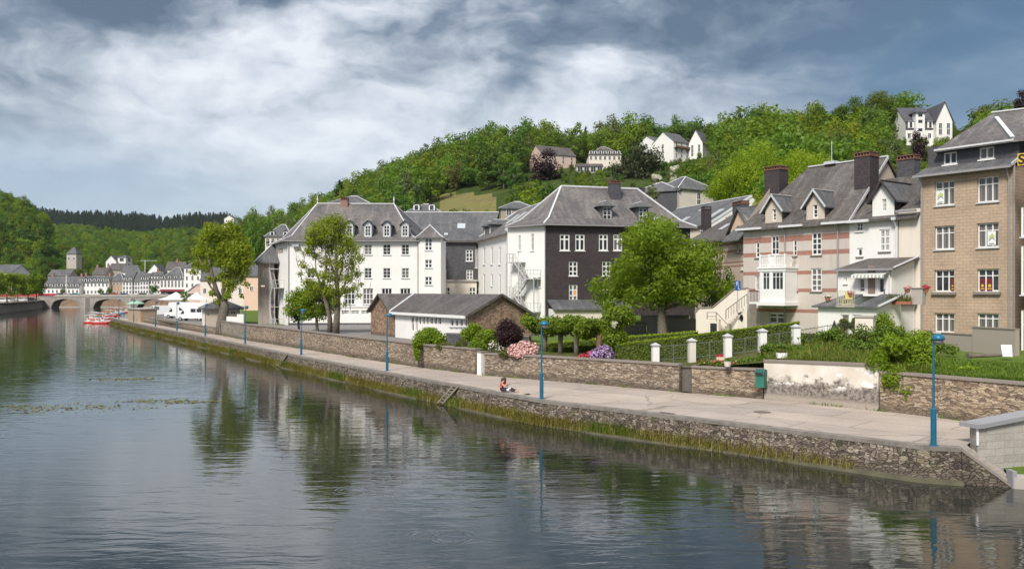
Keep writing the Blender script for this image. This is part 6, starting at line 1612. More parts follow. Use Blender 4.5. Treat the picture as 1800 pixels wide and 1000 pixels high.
# ---- shrubs and flowers
def shrub(label, px, d, clumps, N, size, lm, name='shrub', cat='shrub', fl=None, dz=0, stems=5, **k):
    b = on_ground(px, d) + V(0,0,dz); g = thing(name, label, cat, b)
    mb = MB()
    for i in range(stems): c = clumps[i % len(clumps)]; mb.tube([(random.gauss(0,.06),random.gauss(0,.06),-.2),(c[0]*.5,c[1]*.5,c[2]*.45),(c[0],c[1],c[2])], [.05,.035,.012], 5)
    mb.build('stem', M['bark'], g)
    link('foliage', leaves_mesh('foliage', clumps, N, size, LM[lm], **k), g)
    if fl: link('blossom', leaves_mesh('blossom', [(c[0],c[1]-.05,c[2]+.05,c[3]*1.06,c[4]*1.06,c[5]*1.06) for c in clumps], fl[0], fl[1], LM[fl[2]], .8, shell=9, rnd=.4), g)
    return g
shrub('round bright green bush hanging over the wall below the annex windows', 756, 65.2, [(-.4,0,.75,.9,.7,.7),(.45,0,.7,.8,.7,.65),(0,0,1.15,.8,.6,.5),(-.75,-.2,.45,.5,.5,.45),(.9,0,.45,.4,.5,.4)], 6500, .085, 'shrub')
shrub('narrow tuft of shrub drooping over the wall top beside the round bright bush', 733, 64.6, [(0,-.35,.35,.32,.3,.45),(0,-.5,-.25,.26,.2,.4),(.1,-.5,-.6,.18,.16,.3)], 1100, .075, 'shrub')
shrub('low pale green shrub between the round bright bush and the clipped dome', 786, 63.2, [(-.3,0,.28,.55,.4,.3),(.3,0,.25,.5,.4,.28)], 1900, .06, 'olive')
shrub('yellow-green leafy shrub standing against the stone annex gable', 836, 63.6, [(-.6,0,1.2,.5,.45,.5),(0,.1,1.5,.55,.45,.45),(.6,0,1.1,.55,.45,.5),(.1,0,.8,.6,.5,.4),(-.2,.1,1.75,.3,.3,.3)], 3400, .10, 'shrub')
shrub('yellow-green leafy shrub tucked between the annex gable and copper shrub', 862, 62.6, [(0,0,1.1,.55,.5,.5),(.4,0,.75,.5,.4,.4),(-.3,0,.65,.4,.4,.35)], 2000, .10, 'shrub')
shrub('clipped dome of darker green shrub on the wall left of the copper shrub', 838, 60.8, [(0,0,.45,.62,.55,.5),(.25,0,.35,.5,.5,.4)], 3000, .06, 'chest')
shrub('greyish wispy bush between the dome shrub and low pale shrub', 812, 61.8, [(0,0,.55,.45,.4,.5),(.3,.1,.3,.4,.4,.3),(-.3,.1,.35,.35,.35,.3)], 1500, .06, 'olive')
cl = crown_clumps(.15, 2.35, 1.2, 1.1, 16, .55, 31, .55)
shrub('round dark purple copper-leaved shrub in front of the stone annex gable', 897, 60.5, cl, 7000, .07, 'copper')
shrub('low yellowish grassy shrub beneath the copper shrub', 893, 57.8, [(0,0,.2,.7,.4,.28),(.5,0,.15,.5,.35,.22)], 1500, .07, 'olive')
shrub('rhododendron covered in pale pink blossom on top of the long stone wall', 919, 57.4, [(-.5,0,.35,.5,.45,.42),(.1,0,.6,.55,.45,.42),(.6,0,.45,.45,.45,.42),(0,-.2,.2,.8,.4,.3)], 1600, .08, 'hedge', fl=(2100,.075,'pink'))
shrub('small shrub with scattered white flowers between copper shrub and rhododendron', 868, 59.2, [(0,0,.5,.4,.35,.45),(.35,0,.3,.35,.3,.3)], 1000, .06, 'olive', fl=(160,.05,'whitef'))
shrub('low shrub with crimson red flowers at the foot of the lilac shrub', 1031, 54.6, [(-.2,0,.15,.35,.3,.2),(.25,0,.22,.35,.3,.26)], 600, .06, 'hedge', fl=(500,.055,'redf'))
shrub('rounded shrub with lilac flowers above the long stone wall', 1057, 53.9, [(-.3,0,.35,.42,.4,.36),(.2,0,.55,.45,.4,.4),(.5,0,.3,.35,.35,.32)], 1300, .07, 'hedge', fl=(850,.06,'lilac'))
cl = crown_clumps(-.2, 1.75, 2.2, 1.2, 22, .55, 33, .45, .75, .2) + [(-1.3,-1.3,-.1,.7,.5,.6),(-.7,-1.75,-.55,.6,.35,.5),(-.2,-1.9,-.85,.45,.3,.4),(.3,-1.5,-.2,.6,.45,.5),(1.7,-1.2,.1,.7,.5,.45),(2.5,-.9,.15,.7,.5,.35),(3.1,-1.0,-.05,.5,.4,.25),(-1.9,-.6,.6,.6,.5,.5),(.8,.2,1.75,.4,.35,.4),(-.9,.3,1.7,.4,.35,.45)]
shrub('big bright green bush spilling over the wall beside the nearest lamp post', 1600, 42.3, cl, 15000, .085, 'shrub', dz=-.3)
WG = [(1500,50,1.1,.9,'olive','dry grassy clump above the peeling white wall'),(1545,49,1.3,1.5,'grassg','tall weedy shrub below the dark terrace'),(1585,50,1.4,1.3,'shrub','straggly bright climbing shrub under the terrace deck'),(1480,52,1.2,1.0,'chest','dark green garden bush below the cream pier'),(1440,50,1.3,.8,'grassg','leafy garden clump behind the flower box'),(1375,48.5,.95,.55,'grassg','round tuft of grass beside the white flower box'),(1620,51,1.1,1.3,'olive','wispy pale shrub against the tan house wall'),(1520,47.5,1.2,.7,'grassg','low bright weeds near the bushy shrub'),(1560,52,.8,2.6,'shrub','slim climbing plant reaching the terrace deck'),(1410,52,.8,.6,'olive','dry bush beside the last white fence pier'),(1640,48,1.2,.9,'grassg','loose green bush at the end of the lawn')]
for i, (px, d, w_, ht, lm, lab) in enumerate(WG):
    g_ = np.random.default_rng(60+i); cl = [(g_.uniform(-w_,w_), g_.uniform(-.5,.5), g_.uniform(.1,.85)*ht, .35*min(1,w_)+.15, .35, .22*ht+.12) for _ in range(10)]
    shrub(lab, px, d, cl, 2600, .075, lm, name='garden_shrub')
# clipped ball / cone plants by the white extension
shrub('small dark cone-shaped conifer in front of the white extension', 1467, 55.0, [(0,0,.3,.38,.38,.3),(0,0,.65,.28,.28,.3),(0,0,1.0,.16,.16,.3),(0,0,1.25,.08,.08,.2)], 1500, .05, 'dark', name='cone_shrub')
shrub('small potted round-headed tree by the brown blind of the extension', 1483, 56.3, [(0,0,1.2,.4,.4,.38),(0,0,1.45,.25,.25,.2)], 900, .06, 'hedge', name='potted_tree')
shrub('small bushy plant by the dark door of the extension', 1499, 56.0, [(0,0,1.15,.35,.35,.3),(.1,0,1.5,.2,.2,.25)], 800, .06, 'hedge', name='potted_tree')

# ---- hedges
def hedge(label, p, q, zb, h0, h1, w_, N, size):
    p = V(p.x,p.y,zb); q = V(q.x,q.y,zb); d = q-p; L = d.length; d /= L; n = V(-d.y,d.x,0)
    g = thing('hedge', label, 'hedge', p)
    u = rng.random(N)*L; side = rng.random(N); hh = h0+(h1-h0)*u/L
    top = side < .38
    z = np.where(top, hh + rng.normal(size=N)*.03, rng.random(N)*hh); wv = np.where(top, rng.uniform(-.5,.5,N), np.where(side < .9, -.5, .5))*w_ + rng.normal(size=N)*.035
    c = np.stack([d.x*u+n.x*wv, d.y*u+n.y*wv, z], 1)
    nn_ = np.where(top[:,None], np.array([[0,0,1.]]), np.where((side<.9)[:,None], np.array([[-n.x,-n.y,.15]]), np.array([[n.x,n.y,.1]]))) + rng.normal(size=(N,3))*.45
    v, qd = leaf_quads(c, nn_, size*(.7+.6*rng.random(N)), .6); link('foliage', np_mesh('foliage', v, qd, [LM['hedge'], LM['hedgetop']], mi=top.astype(int)), g)
    m = MB(); k = -n*(w_*.5-.05); k2 = n*(w_*.5-.05); a0, a1 = V(0,0,0), d*L
    m.face([a0+k,a1+k,a1+k+V(0,0,h1-.06),a0+k+V(0,0,h0-.06)]); m.face([a1+k2,a0+k2,a0+k2+V(0,0,h0-.06),a1+k2+V(0,0,h1-.06)]); m.face([a0+k+V(0,0,h0-.06),a1+k+V(0,0,h1-.06),a1+k2+V(0,0,h1-.06),a0+k2+V(0,0,h0-.06)])
    m.build('twig_core', plain('hedge_core', (.03,.04,.01), .95, var=.4), g)
def top_h(px, py, d, zb): return CZ-(py-512)/F*d - zb
hedge('front clipped hedge behind the pollard trunks and railings', P(945,0,63.2), P(1115,0,59), 2.4, top_h(945,613,63.2,2.4), top_h(1115,603,59,2.4), 1.0, 9000, .07)
hedge('back clipped hedge, lighter and higher, behind the pollard trunks', P(935,0,66.5), P(1223,0,62), 2.4, top_h(935,605,66.5,2.4), top_h(1223,583,62,2.4), 2.2, 9000, .07)
hedge('long hedge rising behind the white fence piers to the pink house', P(1085,0,54.6), P(1405,0,51.3), 2.5, top_h(1085,606,54.6,2.5), top_h(1405,567,51.3,2.5), 1.1, 21000, .065)

# ---- white piers, railings, flower bed
PIERS = [(1152,637,603,52.2,'white fence pier farthest from the houses, at the end of the plain wall'),(1216,632,595,51.3,'white fence pier right behind the slatted gate'),(1279,626,587,50.7,'white fence pier with creeper at its foot behind the pink flower pot'),(1340,619,578,50.2,'white fence pier behind the stained wall corner'),(1399,610,570.5,49.8,'white fence pier beside the flat white flower box')]
FP = []
for (px, yb, yt, d, lab) in PIERS:
    zb = CZ-(yb-512)/F*d; zt = CZ-(yt-512)/F*d; w_ = P(px,0,d); FP.append((V(w_.x,w_.y,zb), zt))
    g = thing('fence_pier', lab, 'pier', (w_.x,w_.y,zb), .1, 'white garden fence piers')
    mb = MB(); mb.box((-.2,-.2,-.6),(.2,.2,zt-zb-.16)); mb.build('shaft', M['oldwhite'] if px == 1216 else M['white'], g)
    mb = MB(); k = zt-zb-.157; mb.box((-.26,-.26,k),(.26,.26,k+.06)); b0 = [V(-.24,-.24,k+.062),V(.24,-.24,k+.062),V(.24,.24,k+.062),V(-.24,.24,k+.062)]
    for i in range(4): mb.face([b0[i], b0[(i+1)%4], V(0,0,k+.2)])
    mb.build('cap', plain('grey_stone_cap', (.5,.49,.5), .7), g)
FP.append((V(P(1452,0,50.5).x, 50.5, FP[-1][0].z+.25), FP[-1][1]+.1)); FP.append((V(P(1510,0,52).x, 52, FP[-1][0].z+.2), FP[-1][1]+.2))
RL = ['wire railing between the first two white piers','wire railing between the second and third white piers','wire railing with old statue stump between the middle piers','wire railing between the fourth and fifth white piers','iron railing in front of the white extension yard','iron railing before the cone shrub and potted trees']
M['thinwire'] = plain('grey_green_wire', (.13,.14,.12), .6)
for i in range(len(FP)-1):
    (a, za), (c, zc) = FP[i], FP[i+1]; g = thing('garden_railing', RL[i], 'railing', a); L = (c-a).length
    iron = i >= 4; mt = M['darkiron'] if iron else M['thinwire']; n = int(L/(.14 if iron else .11)); h_ = .95
    mb = MB()
    for k in range(1, n): t = k/n; p = (c-a)*t; mb.bar(p+V(0,0,.05), p+V(0,0,h_+(.08 if iron and k%2 else 0)), .018 if iron else .010)
    mb.build('uprights', mt, g)
    mb = MB(); mb.bar(V(0,0,h_), (c-a)+V(0,0,h_), .03); mb.bar(V(0,0,.15), (c-a)+V(0,0,.15), .03)
    if not iron: mb.bar((c-a)*.5+V(0,0,-.1), (c-a)*.5+V(0,0,h_+.05), .05)
    mb.build('rail', mt, g)
    if i >= 2: mb = MB(); mb.bar(V(0,0,-.12), (c-a)+V(0,0,-.12), .3, .14); mb.build('kerb', M['concrete'], g)
# flower bed on the wall top, trough boxes and pots
f0, f1 = P(1225,0,48.6), P(1338,0,46.9)
g = thing('flower_bed', 'strip of red and white flowers along the top of the wall beside the gate', 'flower bed', (f0.x,f0.y,2.85))
m = MB(); m.prism([V(0,0,-.1),V(f1.x-f0.x,f1.y-f0.y,-.1),V(f1.x-f0.x+.5,f1.y-f0.y+.9,-.1),V(.5,.9,-.1)], (0,0,.16)); m.build('soil', G_EARTH, g)
cl = []
for i in range(70): t = random.random(); cl.append((lerp(0,f1.x-f0.x,t)+random.uniform(0,.4), lerp(0,f1.y-f0.y,t)+random.uniform(0,.6), .12+random.uniform(0,.12)+.3*max(0,t-.35), .2,.2,.14+.12*(t>.6)))
link('foliage', leaves_mesh('foliage', cl, 6500, .055, LM['grassg']), g)
link('red_flowers', leaves_mesh('red_flowers', [c for c in cl if c[0] < (f1.x-f0.x)*.62], 260, .045, LM['redf'], .8, shell=9), g); link('white_flowers', leaves_mesh('white_flowers', cl, 260, .035, LM['whitef'], .8, shell=9), g)
def pot(label, px, py, d, w_, ht, mat, fl=None, box=False):
    p = P(px, py, d); g = thing('flower_pot', label, 'flower pot', p)
    mb = MB()
    if box: mb.box((-w_/2,-.16,0),(w_/2,.16,ht))
    else: mb.lathe([(w_*.36,0),(w_*.5,ht),(w_*.54,ht),(w_*.54,ht*.86),(w_*.5,ht*.84)][:3], 14)
    mb.build('container', mat, g)
    link('plants', leaves_mesh('plants', [(0,0,ht+.05,w_*.45,.14 if box else w_*.4,.12)], 260, .04, LM[fl or 'grassg'], .7), g)
pot('flat white flower box with dry orange plants on the white wall', 1374, 629, 46.3, .52, .28, M['wplastic'], 'olive', True)
pot('white fluted flower bowl on the wall above the flower bed', 1279, 644, 46.9, .44, .30, M['oldwhite'])
pot('square pink flower trough behind the flower bed', 1266, 634, 48.8, .42, .22, M['peach'], 'redf', True)
tz_ = WH_T; wh = whitehouse
def wpt(x, y, z): return wh.W @ V(x, y, z)
for (x, y, z, lab, fl) in ((tz_['tx1']-.35, tz_['y2']-.2, tz_['z']+.55, 'brown pot of pale pink flowers hung on the roof terrace railing', 'pink'),(tz_['tx1']+2.1, tz_['y1']-.4, tz_['zf']+.02, 'red pot of pink flowers in front of the dark terrace door', 'pink'),(tz_['tx0']-1.4, tz_['y2']+.8, tz_['zle']+.35, 'brown pot of cream flowers on the lean-to roof by the wall', 'whitef'),(tz_['tx1']+3.5, tz_['y1']-.6, tz_['zf']+.05, 'small red pot at the end of the upper extension', 'redf')):
    p = wpt(x, y, z); g = thing('flower_pot', lab, 'flower pot', p); mb = MB(); mb.lathe([(.13,0),(.2,.26),(.22,.28)], 12); mb.build('container', M['terracotta'], g); link('flowers', leaves_mesh('flowers', [(0,0,.36,.28,.24,.15)], 260, .05, LM[fl], .8), g)
# yellow chair on the roof terrace
p = wpt(tz_['tx0']+.42, tz_['y2']+.35, tz_['z']); g = thing('garden_chair', 'yellow plastic chair behind the roof terrace railing', 'chair', p, wh.rz)
mb = MB(); mb.box((-.24,-.24,.40),(.24,.22,.45)); mb.build('seat', M['yellow'], g)
mb = MB(); mb.box((-.25,.2,.46),(.25,.25,.95)); mb.build('backrest', M['yellow'], g)
for sx in (-.21,.21):
    for sy in (-.2,.2): mb = MB(); mb.tube([(sx,sy,0),(sx,sy,.40)], .022, 6); mb.build('leg', M['yellow'], g)
# planters on the dark deck
xd = tz_['ex1']
for (x, n, lab) in ((xd+.55,5,'row of spiky agave-like plants in a trough at the deck edge'),):
    p = wpt(x+.6, tz_['y1']-1.0, zd); g = thing('planter', lab, 'planter', p, wh.rz); mb = MB(); mb.box((-.9,-.15,0),(.9,.15,.2)); mb.build('trough', M['terracotta'], g)
    N = 160; c = np.stack([rng.uniform(-.85,.85,N), rng.normal(size=N)*.08, np.full(N,.2)], 1); v = []; 
    for q_ in c:
        t_ = q_ + np.array([rng.normal()*.14, rng.normal()*.1, .3+.25*rng.random()]); s_ = np.array([.025,0,0]); v += [q_-s_, q_+s_, t_+s_*.2, t_-s_*.2]
    link('leaves', np_mesh('leaves', np.array(v), np.arange(4*N).reshape(-1,4), LM['olive']), g)
p = wpt(xd+2.35, tz_['y1']-.7, zd); g = thing('storage_box', 'upright grey box with an overhanging lid on the dark deck', 'box', p, wh.rz); mb = MB(); mb.prism([(-.36,-.25,0),(.36,-.25,0),(.4,-.25,1.05),(-.4,-.25,1.05)], (0,.5,0)); mb.build('body', M['concrete'], g); mb = MB(); mb.box((-.48,-.3,1.053),(.48,.3,1.13)); mb.build('lid', M['coping'], g)
# cream masonry pier in front of the extension
p = P(1521,584,50.5); g = thing('gate_pier', 'broad cream rendered pier with a slab cap before the white extension', 'pier', p, -.6); mb = MB(); mb.box((-.5,-.35,-.8),(.5,.35,.88)); mb.build('shaft', M['white2'], g); mb = MB(); mb.box((-.56,-.41,.883),(.56,.41,1.0)); mb.build('cap', M['concrete'], g)
# white board and log on the lawn
p = P(1771,626.5,46.5); g = thing('leaning_board', 'blank white board leaning on the grey garden wall', 'board', p, -.3); mb = MB(); mb.prism([(-.24,0,0),(.24,0,0),(.26,.25,.62),(-.26,.25,.62)], (0,.03,0)); mb.build('panel', M['wplastic'], g)
p = P(1733,627,46.5); g = thing('log', 'dead brown log lying along the foot of the grey wall', 'log', p, -.35); mb = MB(); mb.tube([(-.75,0,.02),(-.2,.03,.06),(.4,0,.1),(.8,.05,.12)], [.12,.11,.1,.07], 9); mb.build('stem', M['bark'], g); mb = MB(); mb.tube([(-.9,-.1,.04),(-.62,.12,.08)], [.17,.13], 9); mb.build('stump', M['bark'], g)
# blue parking sign
p = P(1297,505,66); g = thing('parking_sign', 'blue parking sign with a white P and wheelchair figure above the stair wall', 'sign', p+V(0,0,-1.5), .5)
mb = MB(); mb.tube([(0,.03,-.6),(0,.03,2.0)], .03, 8); mb.build('post', M['steel'], g)
mb = MB(); mb.box((-.27,-.01,1.25),(.27,.015,2.0)); sb = mb.build('plate', M['bluesign'], g)
mb = MB(); q = -.016; mb.box((-.17,q,1.62),(-.11,q+.004,1.93)); mb.box((-.11,q,1.88),(.0,q+.004,1.93)); mb.box((-.11,q,1.74),(.0,q+.004,1.79)); mb.box((-.005,q,1.755),(.04,q+.004,1.915)); mb.build('letter', M['wplastic'], sb)
mb = MB(); mb.box((.02,q,1.40),(.07,q+.004,1.62)); mb.box((.02,q,1.36),(.17,q+.004,1.405)); mb.box((.14,q,1.29),(.19,q+.004,1.36)); mb.lathe([(.04,0),(.04,.004)], 10, 0, (.045,0,0)); 
mb.v = [(x_, q+z_ if i_ >= len(mb.v)-20 else y_, 1.67+y_ if i_ >= len(mb.v)-20 else z_) for i_, (x_, y_, z_) in enumerate(mb.v)]
mb.build('wheelchair_mark', M['wplastic'], sb)

# ---- rough grass along the foot of the river wall (nobody could count it)
def blades(base, h, lean, w_):
    N = len(base); a = rng.uniform(0, 2*PI, N); dx = np.cos(a); dy = np.sin(a); h = h.reshape(-1); tip = base + np.stack([dx*lean*h, dy*lean*h, h], 1); mid = base + np.stack([dx*lean*h*.35, dy*lean*h*.35, h*.55], 1)
    s = np.stack([-dy, dx, np.zeros(N)], 1)*w_
    v = np.stack([base-s, base+s, mid+s*.8, mid-s*.8, tip], 1).reshape(-1, 3); i = np.arange(N)*5
    return v, np.concatenate([np.stack([i,i+1,i+2,i+3],1), np.stack([i+3,i+2,i+4,i+4],1)])
def bank_grass(name, N, t0, t1, mat, hh, dens):
    P2 = resample(EDGE, 400); v0 = []
    tt = []
    while len(tt) < N:
        t = rng.uniform(t0, t1); 
        if rng.random() < dens(t): tt.append(t)
    base = []; hs = []
    for t in tt:
        k = int(t*398); p = P2[k].lerp(P2[k+1], t*398-k); n = outward(P2[max(k-2,0)], P2[min(k+3,399)]); o_ = rng.uniform(.10,.50)
        base.append((p.x+n.x*o_, p.y+n.y*o_, .12 if o_ < .42 else .02)); hs.append(hh*(.5+rng.random())*(1 if o_ < .4 else .7))
    b_ = np.array(base); v, q = blades(b_, np.array(hs), .5, .016); v2 = v
    tri = q.copy()
    me = bpy.data.meshes.new(name); me.from_pydata(v.tolist(), [], [tuple(dict.fromkeys(f)) for f in q.tolist()]); me.materials.append(mat)
    return tag(link(name, me), kind='stuff')
nf = lambda t: .12+.88*abs(math.sin(t*37)+.4*math.sin(t*91+1))*min(1, max(.08, (t-.03)*12))
bank_grass('bank_grass', 34000, .02, .985, LM['grass'], .46, lambda t: min(1, nf(t)*.9 + .12 + .2*(t>.3)))
bank_grass('bank_weeds', 6000, .05, .95, LM['grassg'], .5, lambda t: max(0, math.sin(t*53+.7)*math.sin(t*131))**2 + .02)
# green tussocks standing out on the bank
TS = [(865,712,'bright green tussock at the water below the sitting person'),(905,716,'yellow flowering tussock at the water near the second lamp'),(1125,755,'bright green tussock halfway along the river wall'),(1343,786,'green tussock at the water below the stained white wall'),(1071,748,'small green tuft on the ledge of the river wall'),(765,690,'small green tuft beside the slanting stone rails'),(1668,827,'yellowish grass clump at the foot of the quay near the steps')]
for i, (px, py, lab) in enumerate(TS):
    p = PZ(px, py, .22); g = thing('tussock', lab, 'grass tuft', (p.x, p.y, .1)); N = 500; sc = (.9,.7,1.0,.95,.5,.6,.9)[i]
    bb = np.stack([rng.normal(size=N)*.38*sc, rng.normal(size=N)*.15, np.zeros(N)], 1); v, q = blades(bb, (.35+.4*rng.random(N))*sc, .6, .022)
    me = bpy.data.meshes.new('blades'); me.from_pydata(v.tolist(), [], [tuple(dict.fromkeys(f)) for f in q.tolist()]); me.materials.append(LM['grass'] if i == 6 else LM['grassg']); link('blades', me, g)
    if i == 1: link('yellow_flowers', leaves_mesh('yellow_flowers', [(.2,0,.5,.3,.15,.2)], 110, .045, LM['yellowf'], .8), g)
# lawn blades along the wall top near the picture edge, as one ground cover
N = 16000; px = rng.uniform(1640, 1815, N); d = np.array([wd(p)+.6 for p in px]) + rng.random(N)**1.3*7; z = ground_z(px, d)
v, q = blades(np.stack([(px-900)/F*d, d, z], 1), .1+.14*rng.random(N), .6, .012)
me = bpy.data.meshes.new('lawn_grass'); me.from_pydata(v.tolist(), [], [tuple(dict.fromkeys(f)) for f in q.tolist()]); me.materials.append(LM['grassg']); tag(link('lawn_grass', me), kind='stuff')
N = 26000; px = rng.uniform(1345, 1640, N); d = np.array([wd(p)+.7 for p in px]) + rng.random(N)**1.2*9; z = ground_z(px, d)
v, q = blades(np.stack([(px-900)/F*d, d, z], 1), .15+.4*rng.random(N)**2, .6, .016)
me = bpy.data.meshes.new('rough_grass'); me.from_pydata(v.tolist(), [], [tuple(dict.fromkeys(f)) for f in q.tolist()]); me.materials.append(LM['grassg']); me.materials.append(LM['grass'])
me.polygons.foreach_set('material_index', (rng.random(len(me.polygons)//1) < .3).astype(np.int32)); tag(link('rough_grass', me), kind='stuff')
# floating weed mats on the river
for (px, py, w_, h_, lab) in ((100,716,9,2.2,'longest pale weed mat floating on the far side of the river'),(265,704,3.2,1.0,'pale weed patch floating mid river before the tree reflection'),(310,706,3.0,1.2,'second pale weed patch floating beside the tree reflection'),(217,666,5,1.2,'faint weed patch floating upstream of the pale pair'),(358,706,2.4,.6,'thin weed streak floating beside the tree reflection')):
    p = PZ(px, py, .015); g = thing('weed_mat', lab, 'water weed', p); N = int(110*w_/4)
    c = np.stack([rng.normal(size=N)*w_*.3, rng.normal(size=N)*h_*.42, rng.random(N)*.012], 1); c[:,1] += .25*np.sin(c[:,0]*1.5)
    v, qd = leaf_quads(c, np.array([[0,0,1.]])+rng.normal(size=(N,3))*.12, .07+.09*rng.random(N), .6); link('leaves', np_mesh('leaves', v, qd, LM['grass']), g)

N = 2600; u_ = rng.random(N); W2 = resample(WALL[2:14], 300); bs = []
for t in u_:
    k = min(int(t*298), 298); p_ = W2[k].lerp(W2[k+1], t*298-k); n_ = outward(W2[max(k-2,0)], W2[min(k+3,299)]); o_ = abs(rng.normal())*.10+.02; bs.append((p_.x+n_.x*o_, p_.y+n_.y*o_, 1.3))
bs = np.array(bs); kp = np.sin(u_*61)*np.sin(u_*143+1) > .15; v, q = blades(bs[kp], .06+.16*rng.random(kp.sum()), .7, .014)
me = bpy.data.meshes.new('wall_weeds'); me.from_pydata(v.tolist(), [], [tuple(dict.fromkeys(f)) for f in q.tolist()]); me.materials.append(LM['grassg']); tag(link('wall_weeds', me), kind='stuff')
# ================================================================== bridge, town, hill houses
def small_window(w, h, fm='wframe', gm='glass'):
    key = ('s', round(w,1), round(h,1), fm, gm)
    if key not in _wcache:
        mb = MB(); t = .09
        mb.box((-w/2,-.05,0),(-w/2+t,.04,h)); mb.box((w/2-t,-.05,0),(w/2,.04,h)); mb.box((-w/2+t,-.05,h-t),(w/2-t,.04,h)); mb.box((-w/2-.06,-.1,-.09),(w/2+.06,.04,0)); mb.box((-.04,-.03,0),(.04,.03,h-t))
        mb.face([(-w/2+t,-.012,0),(w/2-t,-.012,0),(w/2-t,-.012,h-t),(-w/2+t,-.012,h-t)], 1)
        _wcache[key] = mb.data('far_window', [M[fm], M[gm]])
    return _wcache[key]
def far_house(name, label, px0, px1, yb, ye, yr, d, wallm='white', roofm='slate2', cols=4, rows=2, roof='gable', depth=9, d1=None, dormers=0, group=None, cat='house', ww=1.0, wh=1.5, top=.55, bot=.6, chim=0, gm='glass', shop=None, zb=None, side=True, rin=.0):
    H = House(name, label, cat, P(px0,0,d), P(px1,0,d1 or d), zb if zb is not None else CZ-(yb-512)/F*d, group)
    ez = H.pix((px0+px1)/2, ye)[1]; rz = H.lo(P((px0+px1)/2, yr, d+depth/2)).z; L = H.L; Dp = depth
    mb = MB(); mb.face([(0,0,-3),(L,0,-3),(L,0,ez),(0,0,ez)])
    for x in (0, L): mb.face([(x,0,-3),(x,Dp,-3),(x,Dp,ez)] + ([(x,Dp/2,rz-.1)] if roof == 'gable' else []) + [(x,0,ez)])
    mb.face([(L,Dp,-3),(0,Dp,-3),(0,Dp,ez),(L,Dp,ez)]); mb.build('wall', M[wallm], H.o)
    o = .35; S = (rz-ez)/(Dp/2)
    if roof == 'gable': H.roof([[V(-.2,-o,ez-o*S*.6),V(L+.2,-o,ez-o*S*.6),V(L+.2,Dp/2,rz),V(-.2,Dp/2,rz)],[V(-.2,Dp/2,rz),V(L+.2,Dp/2,rz),V(L+.2,Dp+o,ez),V(-.2,Dp+o,ez)]], M[roofm])
    elif roof == 'front':
        H.roof([[V(-o,-o,ez-.1),V(L/2,-o,rz),V(L/2,Dp,rz),V(-o,Dp,ez-.1)],[V(L/2,-o,rz),V(L+o,-o,ez-.1),V(L+o,Dp,ez-.1),V(L/2,Dp,rz)]], M[roofm])
        mb = MB(); mb.face([(0,.0,ez),(L,0,ez),(L/2,0,rz-.12)]); mb.build('gable', M[wallm], H.o)
    else:
        hb = min(L*.42, Dp*.5)+rin
        H.hip([V(-o,-o,ez),V(L+o,-o,ez),V(L+o,Dp+o,ez),V(-o,Dp+o,ez)], V(hb,Dp/2,rz), V(max(L-hb,hb+.01),Dp/2,rz), M[roofm], cap=.16 if d < 420 else 0)
    me = small_window(ww, wh, 'wframe', gm)
    for r in range(rows):
        z = bot + (ez-top-wh-bot)*(r/(rows-1) if rows > 1 else .5)
        for c in range(cols): link('window', me, H.o, (L*(c+.5)/cols, 0, z))
    if side:
        for x, rz_ in ((0, -PI/2), (L, PI/2)):
            for r in range(rows):
                z = bot + (ez-top-wh-bot)*(r/(rows-1) if rows > 1 else .5)
                s_ = link('window', me, H.o, (x, Dp*.5, z)); s_.rotation_euler = (0,0,rz_)
    for k in range(dormers):
        x = L*(k+.5)/dormers; mb = MB(); y0 = .5; w_ = .65
        mb.box((x-w_,y0,ez+.25),(x+w_,y0+2.0,ez+1.55)); mb.face([(x-w_*.6,y0-.01,ez+.4),(x+w_*.6,y0-.01,ez+.4),(x+w_*.6,y0-.01,ez+1.4),(x-w_*.6,y0-.01,ez+1.4)], 1)
        dd = mb.build('dormer', [M['white'], M['glass']], H.o); mb = MB()
        for f in ([V(x-w_-.15,y0-.15,ez+1.5),V(x,y0-.15,ez+2.05),V(x,y0+2.4,ez+2.05),V(x-w_-.15,y0+2.4,ez+1.5)],[V(x,y0-.15,ez+2.05),V(x+w_+.15,y0-.15,ez+1.5),V(x+w_+.15,y0+2.4,ez+1.5),V(x,y0+2.4,ez+2.05)]): H._slab(mb, f if (f[1]-f[0]).cross(f[2]-f[0]).z > 0 else f[::-1], .06)
        mb.build('dormer_roof', M[roofm], dd)
    for k in range(chim):
        x = L*(.1 + .8*k/max(1,chim-1)) if chim > 1 else L*.5; mb = MB(); mb.box((x-.5,Dp/2-.4,rz-1),(x+.5,Dp/2+.4,rz+1.3)); mb.box((x-.58,Dp/2-.48,rz+1.3),(x+.58,Dp/2+.48,rz+1.5)); mb.build('chimney', M['brick'], H.o)
    if shop:
        zs = 3.1; mb = MB(); mb.face([(.3,-.02,.2),(L-.3,-.02,.2),(L-.3,-.02,zs-.4),(.3,-.02,zs-.4)]); mb.build('shop_window', M['glass'], H.o)
        mb = MB(); mb.prism([(.2,-.03,zs),(.2,-1.6,zs-.8),(.2,-1.6,zs-1.1),(.2,-.03,zs-.2)], (L-.4,0,0)); mb.build('awning', M[shop], H.o)
    return H
